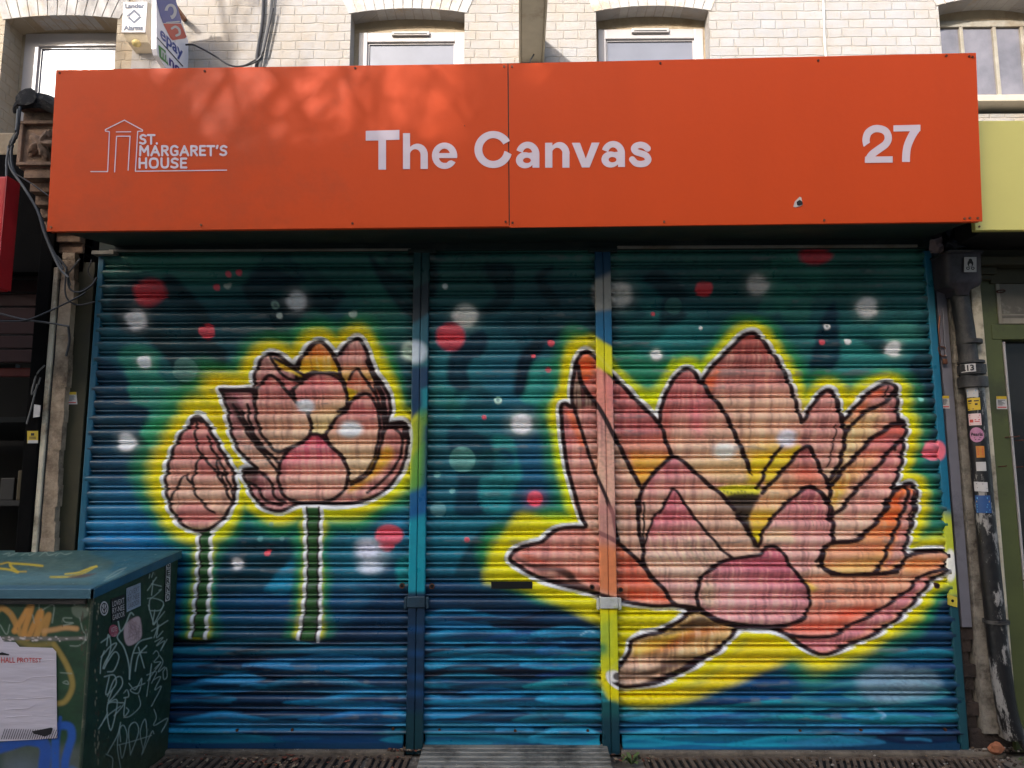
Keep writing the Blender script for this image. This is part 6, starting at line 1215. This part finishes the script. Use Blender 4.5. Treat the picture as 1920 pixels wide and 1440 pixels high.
# blue letters at the foot
F.stroke(KC(-40,1330, 60,1300, 160,1270, 240,1280), 20, BLU, .95, 3); F.stroke(KC(250,1260, 280,1330, 270,1440, 280,1600), 22, BLU, .95, 3); F.stroke(KC(340,1480, 340,1300, 350,1200, 380,1180, 430,1190, 440,1250, 420,1320, 400,1400, 400,1500), 15, (28,80,160), .95, 3); F.stroke(KC(370,1130,365,1180), 6, BLU, .9, 1.5); F.stroke(KC(440,1440,500,1470,540,1440), 9, (60,100,150), .7, 4); F.stroke(KC(-40,1160, 20,1120, 50,1160, 60,1220, 20,1240), 12, BLU, .95, 2)
for i in range(160):
    x = rng.uniform(-400, 180); v = rng.uniform(1120, 1560); F.blob(x, v, rng.uniform(.6, 2.2), rng.uniform(.8, 5), [(120,126,110),(18,30,18),(90,80,60)][i % 3], .5, .6)
# side paint: scratched tags
S_ = GSd; LG = (166, 180, 170)
tags = [(KC(905,350, 960,270), 2), (KC(940,290, 930,380), 2), (KC(930,310, 990,325), 2), (KC(905,400, 940,390, 990,345, 975,350), 1.8), (KC(915,470, 925,400, 1000,420, 985,470, 920,475), 2), (KC(910,440, 945,560, 920,480), 1.8), (KC(950,470, 940,560, 1005,440), 2), (KC(945,560, 1010,480), 1.8), (KC(965,540, 965,620), 1.8), (KC(930,600, 1030,535), 2), (KC(945,640, 975,560, 960,640, 1000,600), 1.8), (KC(950,665, 1000,640, 960,690, 1010,660, 985,720, 1025,650), 1.6),
    (KC(920,250, 915,275), 1.6), (KC(940,240, 930,270), 1.6),
    (KC(725,540, 740,600, 770,560, 800,490, 820,500), 3), (KC(740,600, 720,640, 760,700, 790,800, 795,895), 3), (KC(795,895, 810,760, 850,670, 930,640), 2.6), (KC(830,845, 850,750, 900,690), 2.6), (KC(820,735, 900,730), 2), (KC(850,700, 885,825), 2.4),
    (KC(620,670, 690,620, 720,600), 2.4), (KC(655,690, 665,620, 680,700, 640,830), 2.4), (KC(620,760, 680,690, 715,680, 650,780, 635,830, 700,730, 730,760, 700,840, 660,850), 2.4), (KC(640,880, 700,870, 710,930, 650,990, 670,880), 2.4), (KC(660,1000, 700,900, 740,880, 750,930, 700,1000, 665,1030, 690,960), 2.4), (KC(615,860, 620,780, 640,720), 2.2),
    (KC(660,1040, 720,1030, 680,1210, 660,1050, 760,1040), 2.2), (KC(700,1120, 760,1050, 770,1010, 760,1120, 790,1090, 775,1070), 2), (KC(605,1200, 660,1120, 740,1060), 2), (KC(620,1180,660,1100), 1.8), (KC(760,980, 780,960, 790,1000, 760,1010), 2), (KC(790,920, 830,960, 870,890, 850,980, 800,960, 890,920), 1.8), (KC(850,990, 860,1060, 800,1120, 760,1130), 1.6),
    (KC(940,740, 960,720, 975,750, 945,790, 985,790, 950,830), 1.5), (KC(980,750, 1000,790, 970,850, 1010,820), 1.5), (KC(900,1000, 930,800, 920,900), 1.4), (KC(905,905, 990,790), 1.4), (KC(1000,850, 1020,825, 1025,880, 1005,895, 1000,850), 1.5), (KC(940,900, 985,880, 950,960, 990,940, 930,1060), 1.5), (KC(945,1080, 960,1130, 945,1180, 1030,1135, 990,1220, 1020,1170), 1.5), (KC(900,870, 960,850, 930,920), 1.3),
    (KC(650,1355, 690,1380, 690,1440), 1.8), (KC(660,1350, 720,1240, 740,1160, 720,1300, 740,1440), 1.8), (KC(740,1280, 735,1200, 760,1180, 780,1250, 750,1380, 735,1300), 1.8), (KC(800,1350, 790,1200, 830,1160, 850,1220, 800,1360), 1.8), (KC(880,1330, 860,1220, 890,1140, 900,1240, 870,1360, 930,1220, 945,1230), 1.6), (KC(720,1300, 800,1280, 930,1240), 1.5)]
for p, w_ in tags: S_.stroke([(x+.01, y) for x, y in p], w_*.85, LG, .85, .7)
for i in range(120):
    x = rng.uniform(178, 320); v = rng.uniform(1060, 1480); S_.blob(x, v, rng.uniform(.5, 1.6), rng.uniform(.8, 4), [(96,108,90),(14,26,18),(70,66,46)][i % 3], .55, .6)
for i in range(50): S_.blob(181+rng.uniform(-4, 5), rng.uniform(1125, 1450), 1.5, rng.uniform(2, 8), [(150,140,116),(60,46,34)][i % 2], .7, .5)
S_.fill(KC(770,560, 850,510, 870,590, 860,650, 790,690, 762,640), (196,166,166), .95, 1.5)
for i in range(40): S_.stroke([(236+rng.uniform(0, 28), 1158+rng.uniform(0, 44)), (240+rng.uniform(0, 26), 1156+rng.uniform(0, 46))], .8, (120,90,90), .5, .6)
S_.fill(KC(600,1300,1050,1240,1050,1700,600,1700), (52,52,34), .5, 30, False)
# lid paint
L_ = GL
L_.fill(KC(-2400,100, 1070,100, 900,170, 500,160, -2400,170), (60,90,84), .8, 6); L_.fill(KC(560,110, 1070,100, 900,200, 700,270, 640,330, 560,300, 700,180), (34,88,102), .75, 6)
L_.fill(KC(-2400,230, 300,240, 620,220, 560,300, -2400,320), (88,124,126), .7, 8); L_.stroke(KC(-200,200, 40,220, 110,240, 60,190, 160,190, 260,200), 4, (196,166,40), .9, 1.5); L_.stroke(KC(0,190,60,180,80,230,160,235), 3, (196,160,40), .8, 1.2); L_.stroke(KC(310,268, 430,265, 520,240, 590,200), 4, (186,164,60), .9, 1.5); L_.stroke(KC(400,250, 480,240, 560,210,595,205), 3, (206,176,50), .9, 1); L_.fill(KC(430,262,590,245,520,270,440,275), (96,70,56), .8, 2)
for p in (KC(20,130, 60,120, 50,140, 110,118), KC(130,135, 170,120, 180,135, 220,118), KC(240,140, 280,115, 300,135, 350,120), KC(340,140, 370,120, 400,130, 440,118), KC(640,290, 700,260, 760,225), KC(650,275, 720,230, 775,210)): L_.stroke(p, 1.4, (150,166,150), .7, .8)
L_.fill([(-760,1099), (180,1097), (180,1125), (-760,1125)], (60,98,112), .85, 2, False)
for i in range(220): L_.blob(rng.uniform(-700, 320), rng.uniform(1030, 1100), rng.uniform(.6, 3), .9, [(150,170,160),(30,44,46),(110,110,90)][i % 3], .45, .6)
m_cab = paintmat('cabinet paint', .5, .25)
def face(name, fn, ns, nt_, cv, parent, m=None):
    s, t = np.meshgrid(np.linspace(0, 1, ns), np.linspace(0, 1, nt_)); A = np.array([fn(a, b) for a, b in zip(s.ravel(), t.ravel())]); u, v = proj(A)
    return grid_object(name, A, nt_, ns, sample(cv, u, v), m or m_cab, parent)
xr = CXR-.012; zt = lambda y: zf_+(zb_-zf_)*(y-YFR)/(YBK-YFR)
yf = YFR+.012
MB().box(XL0+.02, xr-.003, yf+.003, YBK, .0, min(zf_, zb_)-.04).build('cabinet_core', mat('cabinet green', (28, 52, 36), .6), CT)
face('front_panel', lambda s, t: (XL0+(xr-XL0)*s, yf, (zf_-.03)*(1-t)), 420, 260, GF, CT)
face('side_panel', lambda s, t: (xr, yf+(YBK-yf)*s, (zt(yf+(YBK-yf)*s)-.03)*(1-t)), 240, 300, GSd, CT)
MB().tube([(xr-.004, yf+.004, 0), (xr-.004, yf+.004, zf_-.03)], .0065, 8, True, False).build('corner_edge', mat('scuffed cabinet edge', (50, 62, 44), .6, var=.4, scale=20, dirt=(130, 122, 100), dirt_amt=.35, bump=.3), CT)
# lid: sloping slab with lip
lx = CXR+.006; ly = YFR-.012
def lidpath(s, t):  # t 0..1 from back over the top, round the front lip
    L = YBK-ly; d = t*(L+.045)
    return (XL0+(lx-XL0)*s, YBK-min(d, L), (zt(YBK-min(d, L)))-max(0, d-L)*.8)
lid = face('lid', lidpath, 420, 200, GL, CT)
sl_ = MB(); a = [Vector((lx, YBK, zt(YBK))), Vector((lx, ly, zt(ly))), Vector((lx, ly, zt(ly)-.036)), Vector((lx, YBK, zt(YBK)-.036))]
sl_.prism([p-Vector((.0015, 0, 0)) for p in a], (-.012, 0, 0)); sl_.build('lid_edge', mat('blue lid edge paint', (24, 76, 100), .5, var=.25, scale=10, dirt=(60, 90, 90), dirt_amt=.3, bump=.2), lid)
MB().box(XL0, xr-.02, ly+.01, YBK-.01, zf_-.06, zf_-.034).build('lid_underside', m_black, lid)
# poster and stickers on the cabinet
def onfront(u, v, off=.003): return P(u, v, yf-off)
def onside(u, v, off=.003): return PX(u, v, xr+off)
pst = [(-60,1190),(0,1193),(6,1203),(28,1204),(36,1213),(98,1215),(105,1222),(107,1384),(60,1387),(0,1390),(-60,1392)]
po = MB().prism([onfront(u, v, .004) for u, v in pst], (0, .0015, 0)).build('poster', NB('creased poster paper').m); k = NB('creased white poster'); cr = k.noise(5, 4, .6, stretch=(1, 1, 7)); k.link(k.ramp(cr, [(.3, s2l((180,170,177))), (.6, s2l((190,180,187)))]), k.b.inputs['Base Color']); k.b.inputs['Roughness'].default_value = .6; k.bump(k.math('ADD', k.noise(4, 2, .4, stretch=(.7, 1, 4)), k.noise(14, 3, .5, stretch=(.4, 1, 3))), .5, .006); po.data.materials[0] = k.m
tag(po, 'creased white paper poster with red writing pasted on the front of the green cabinet', 'poster')
text('poster_print', 'HALL PROTEST', [onfront(2, 1232, .0052), onfront(78, 1234, .0052), onfront(78, 1242, .0052), onfront(2, 1243, .0052)], m_redp, po, .01, (0, 0, 0))
hm = MB()
for i in range(24):
    u = 2+i*4.4; hm.add([onfront(u, 1386, .0052), onfront(u+1.4, 1386, .0052), onfront(u+8, 1366+i*.1, .0052), onfront(u+7, 1366+i*.1, .0052)], [(0, 1, 2, 3)])
hm.build('hatching', m_ink, po); MB().prism([onfront(u, v, .0056) for u, v in [(60,1371),(76,1368),(96,1364),(99,1366),(96,1376),(84,1381),(70,1377),(63,1376)]], (0, .0003, 0)).build('dark_tear', m_ink, po)
MB().prism([onfront(u, v, .0056) for u, v in [(-10,1226),(4,1223),(18,1227),(16,1229),(0,1228)]], (0, .0003, 0)).build('dark_tear', m_ink, po)
for pts in ([(0,1277),(40,1278),(60,1270),(104,1267)], [(0,1311),(50,1310),(100,1306)], [(20,1246),(60,1240),(104,1237)], [(10,1330),(50,1328),(64,1322)], [(10,1345),(60,1341)]):
    MB().tube([onfront(u, v, .0045) for u, v in pts], .0012, 5).build('crease', k.m, po)
def sidequad(px, m, label, cat='sticker', name='sticker'):
    o = MB().prism([onside(u, v, .003) for u, v in px], (-.0012, 0, 0)).build(name, m); tag(o, label, cat); return o
def stext(s, px, m, parent, bold=.02, off=.0042): return text('print', s, [onside(u, v, off) for u, v in px], m, parent, bold, (0, 0, 0))
q = KC(1017,166, 1052,160, 1047,410, 1010,424); o = sidequad(q, m_ink, 'tall narrow sticker reading GERNO downwards at the corner of the cabinet side')
def ip(q, s, t): return tuple(q[0][i]*(1-s)*(1-t)+q[1][i]*s*(1-t)+q[2][i]*s*t+q[3][i]*(1-s)*t for i in (0, 1))
for i, ch in enumerate('GERNO'):
    a, b = .02+i*.196, .02+(i+1)*.196-.012; MB().prism([onside(*ip(q, s, t), .0034) for s, t in ((.12, a), (.88, a), (.88, b), (.12, b))], (-.0003, 0, 0)).build('letter_tile', m_white, o)
    stext(ch, [ip(q, s, t) for s, t in ((.2, a+.02), (.8, a+.02), (.8, b-.02), (.2, b-.02))], m_ink, o, .03)
q = KC(682,404, 768,375, 772,520, 685,552); o = sidequad(q, m_ink, 'black square sticker with three lines of white letters on the cabinet side')
for i, s_t in enumerate(('LOVEXT', 'RY-NEE', 'GABOOR')): stext(s_t, [ip(q, s, t) for s, t in ((.08, .12+i*.28), (.92, .12+i*.28), (.92, .34+i*.28), (.08, .34+i*.28))], m_white, o, .0)
q = KC(776,338, 863,304, 864,444, 778,484); o = sidequad(q, mat('grey sticker', (140, 150, 164), .5, scale=40), 'grey square sticker with three lines of letters on the cabinet side')
for i, s_t in enumerate(('LOVEXT', 'RY-NEE', 'GABOOR')): stext(s_t, [ip(q, s, t) for s, t in ((.08, .12+i*.28), (.92, .12+i*.28), (.92, .34+i*.28), (.08, .34+i*.28))], m_greypanel, o, .0)
def ell(cu, cv_, ru, rv, n=20): return [(cu+ru*math.cos(i*2*math.pi/n), cv_+rv*math.sin(i*2*math.pi/n)) for i in range(n)]
o = sidequad(ell(*KC(640,461)[0], 7.6, 13.5), m_white, 'oval white sticker with a black drawn sign beside the black square sticker')
glyphs('drawn_sign', [([('+','e',195.5,1140.8,5.8,10.6),('-','e',195.5,1140.8,4.5,8.8),('+','l',[195.5,1131,195.5,1150],1.3),('+','l',[191,1137,195.5,1146,200,1136],1.3)], (188, 1128, 203, 1154))], lambda x, y: onside(x, y, .0036), m_ink, o, .5)
o = sidequad(ell(*KC(698,598)[0], 9.0, 11.5), mat('dull red sticker', (150, 70, 84), .5, scale=40, dirt=(190,150,150), dirt_amt=.3), 'small worn red round sticker below the black square sticker on the cabinet side')
stext('VOTE', KC(680,578, 716,570, 716,600, 680,610), m_pinkish, o, .0)
o = sidequad(KC(676,296, 690,284, 728,272, 732,296, 700,318, 680,322), m_white, 'torn white scribbled sticker just under the front corner of the cabinet lid')
stext('213', KC(684,294, 722,282, 722,300, 688,314), m_ink, o, .02)
# ================= floor: gratings, threshold, litter =================
m_iron = mat('rusty cast iron grating', (104, 86, 70), .7, .2, var=.35, scale=22, dirt=(50, 38, 30), dirt_amt=.5, bump=.4)
m_conc = mat('dirty concrete threshold', (112, 100, 86), .95, var=.3, scale=18, dirt=(50, 42, 34), dirt_amt=.5, bump=.7, bdist=.006)
ks = MB().box(-2.3, XB-.005, -.062, .06, .0, .030, .008).build('threshold_strip', m_conc); tag(ks, 'dusty concrete strip under the left shutter', 'threshold')
ks = MB().box(XE+.005, 2.25, -.062, .06, .0, .030, .008).build('threshold_strip', m_conc); tag(ks, 'dusty concrete strip under the right shutter', 'threshold')
def grate(x0, x1, label, pitch=.034, wslot=.016, lean=0.):
    t = thing('pavement_grating', label, 'grating', ((x0+x1)/2, -.15, .012), 'iron pavement gratings below the shutters'); m = MB(); y0, y1 = -.27, -.066; zt = .014
    m.box(x0, x1, y0, y0+.03, .001, zt, .002).box(x0, x1, y1-.022, y1, .001, zt, .002).build('frame', m_iron, t)
    n = int((x1-x0-.03)/pitch); b = MB()
    for i in range(n+1):
        x = x0+.004+i*(x1-x0-.03)/n; b.add([(x+lean*.1, y0+.03, zt-.001), (x+pitch-wslot+lean*.1, y0+.03, zt-.001), (x+pitch-wslot, y1-.022, zt-.001), (x, y1-.022, zt-.001), (x+lean*.1, y0+.03, .002), (x+pitch-wslot+lean*.1, y0+.03, .002), (x+pitch-wslot, y1-.022, .002), (x, y1-.022, .002)], [(0,1,2,3),(0,4,5,1),(2,6,7,3),(1,5,6,2),(0,3,7,4)])
    o = b.build('bars', m_iron, t); MB().box(x0+.004, x1-.004, y0+.01, y1-.01, .0008, .0016).build('pit_shade_sheet', m_hole, t)  # flat black sheet stands in for the shade below the bars
grate(-1.66, -.72, 'long rusty iron grating with slots in the pavement below the left shutter', .040, .019)
grate(-.70, -.505, 'short iron grating panel right beside the metal threshold plate', .030, .013)
grate(.56, 1.32, 'iron grating with upright slots below the left half of the right shutter', .034, .018)
grate(1.335, 2.2, 'iron grating with slanting slots below the right end of the right shutter', .030, .014, -.5)
RMP = thing('threshold_plate', 'worn grooved metal threshold plate sloping down from the middle shutter door', 'threshold', (-.03, -.2, 0))
m_ramp = mat('worn aluminium plate', (150, 144, 132), .45, .45, var=.3, scale=14, dirt=(64, 58, 50), dirt_amt=.55, bump=.35, stretch=(.6, 2, 1))
rx0, rx1 = X_(794, 1385, -.03), X_(1136, 1385, -.03); n = 60; pr = []
y = -.022
while y > -.42:
    z = .052+.105*(y+.022)/.4*.42; k_ = ((-.022-y) % .042)/.042; pr.append((y, max(.004, z)-(.0035 if k_ < .10 else 0)+(.0015 if .10 <= k_ < .2 else 0))); y -= .0021
mb = MB(); vs = []
for yy, zz in pr: vs += [(rx0, yy, zz), (rx1+.004, yy, zz)]
vs += [(rx0, pr[0][0], .0), (rx1+.004, pr[0][0], .0), (rx0, pr[-1][0], .0), (rx1+.004, pr[-1][0], .0)]; N_ = len(pr)
mb.add(vs, [(2*i, 2*i+1, 2*i+3, 2*i+2) for i in range(N_-1)]+[tuple(2*i for i in range(N_))+(2*N_+2, 2*N_), tuple(2*i+1 for i in range(N_))+(2*N_+3, 2*N_+1)])
mb.build('grooved_plate', m_ramp, RMP); MB().box(rx0, rx1, -.020, .05, .0, .042, .003).build('sill_bar', m_ramp, RMP)
rl = random.Random(9)
def litter(name, label, regions, n, cols, size, cat, flat=.4):
    mb = MB(); ms = [mat(name+' tone', c, .9, var=.3, scale=30, bump=.2) for c in cols]
    for i in range(n):
        x0, x1, y0, y1, zz = regions[rl.randrange(len(regions))]; x, y = rl.uniform(x0, x1), rl.uniform(y0, y1); s = rl.uniform(*size); mb.m = rl.randrange(len(ms)); a = rl.uniform(0, 6.3)
        if rl.random() < flat:   # curled leaf
            ca, sa = math.cos(a), math.sin(a); pts = [(-1, 0, .1), (-.3, .45, .35), (.6, .35, .25), (1.1, 0, .5), (.5, -.4, .3), (-.4, -.4, .15)]
            mb.add([(x+s*1.4*(p*ca-q*sa), y+s*1.4*(p*sa+q*ca), zz+.002+s*r*rl.uniform(.4, 1.3)) for p, q, r in pts]+[(x, y, zz+.001)], [(i_, (i_+1) % 6, 6) for i_ in range(6)])
        else:
            bm = bmesh.new(); bmesh.ops.create_icosphere(bm, subdivisions=1, radius=s*.5)
            for v in bm.verts: v.co = Vector((v.co.x*rl.uniform(.7, 1.3)+x, v.co.y*rl.uniform(.7, 1.2)+y, v.co.z*rl.uniform(.4, .9)+zz+s*.2))
            mb.addbm(bm)
    o = mb.build(name, ms); tag(o, label, cat, None, 'stuff'); return o
litter('leaf_litter', 'dry leaves and grit along the foot of the shutters', [(-1.62, -.55, -.25, -.06, .014), (-1.35, -1.0, -.2, -.1, .014), (-.62, -.45, -.06, -.03, .03), (.42, .62, -.15, -.03, .014)], 330, [(116, 62, 44), (92, 70, 52), (140, 120, 96), (60, 46, 38)], (.004, .015), 'litter')
litter('rubble', 'crumbs of masonry and grit at the foot of the rainwater pipe', [(2.05, 2.55, -.2, .0, .004), (2.1, 2.35, -.05, .02, .03), (1.2, 2.3, -.28, -.05, .014)], 300, [(112, 92, 74), (84, 66, 54), (150, 140, 128), (60, 48, 40)], (.004, .017), 'rubble', .12)
litter('grit', 'fine pale grit scattered on the threshold and pavement', [(-1.7, 2.4, -.06, -.036, .031), (-.5, .44, -.3, -.03, .03), (-1.7, 2.4, -.27, -.03, .015)], 420, [(150, 140, 128), (90, 80, 70), (190, 184, 176)], (.0015, .0045), 'grit', 0.)
br_ = MB(); bm = bmesh.new(); bmesh.ops.create_icosphere(bm, subdivisions=2, radius=.5)
for v in bm.verts: v.co = Vector((v.co.x*.07*rl.uniform(.8, 1.2)+2.205, v.co.y*.05*rl.uniform(.8, 1.2)-.06, v.co.z*.055*rl.uniform(.8, 1.2)+.05))
br_.addbm(bm); bo = br_.build('brick_lump', mat('broken orange brick', (150, 92, 62), .9, var=.3, scale=30, bump=.6)); tag(bo, 'lump of broken orange brick at the foot of the rainwater pipe', 'brick')
m_weed = mat('weed leaf', (78, 96, 44), .6, var=.3, scale=30, bump=.1)
def weed(x, y, z, label, n=16, s=.07):
    t = thing('weed', label, 'plant', (x, y, z))
    mb = MB()
    for i in range(n):
        a = rl.uniform(0, 6.3); L = s*rl.uniform(.5, 1.1); h = rl.uniform(.3, 1.)*s*.8; w_ = L*.16; ca, sa = math.cos(a), math.sin(a)
        p = [Vector((x+ca*L*t_, y+sa*L*t_*.8, z+h*math.sin(t_*2.3))) for t_ in (0, .35, .7, 1.)]; nrm = Vector((-sa, ca, 0))
        vs = []
        for q_, k_ in zip(p, (.25, 1, .8, .02)): vs += [q_+nrm*w_*k_, q_-nrm*w_*k_]
        mb.add(vs, [(0,1,3,2),(2,3,5,4),(4,5,7,6)])
    mb.build('leaves', m_weed, t)
weed(2.30, -.15, .0, 'small green weed with narrow leaves by the foot of the rainwater pipe'); weed(.50, -.17, .012, 'small green weed growing at the right edge of the metal threshold plate', 14, .06)
weed(2.42, -.10, .0, 'lowest green weed at the bottom right corner by the olive shopfront', 12, .05)
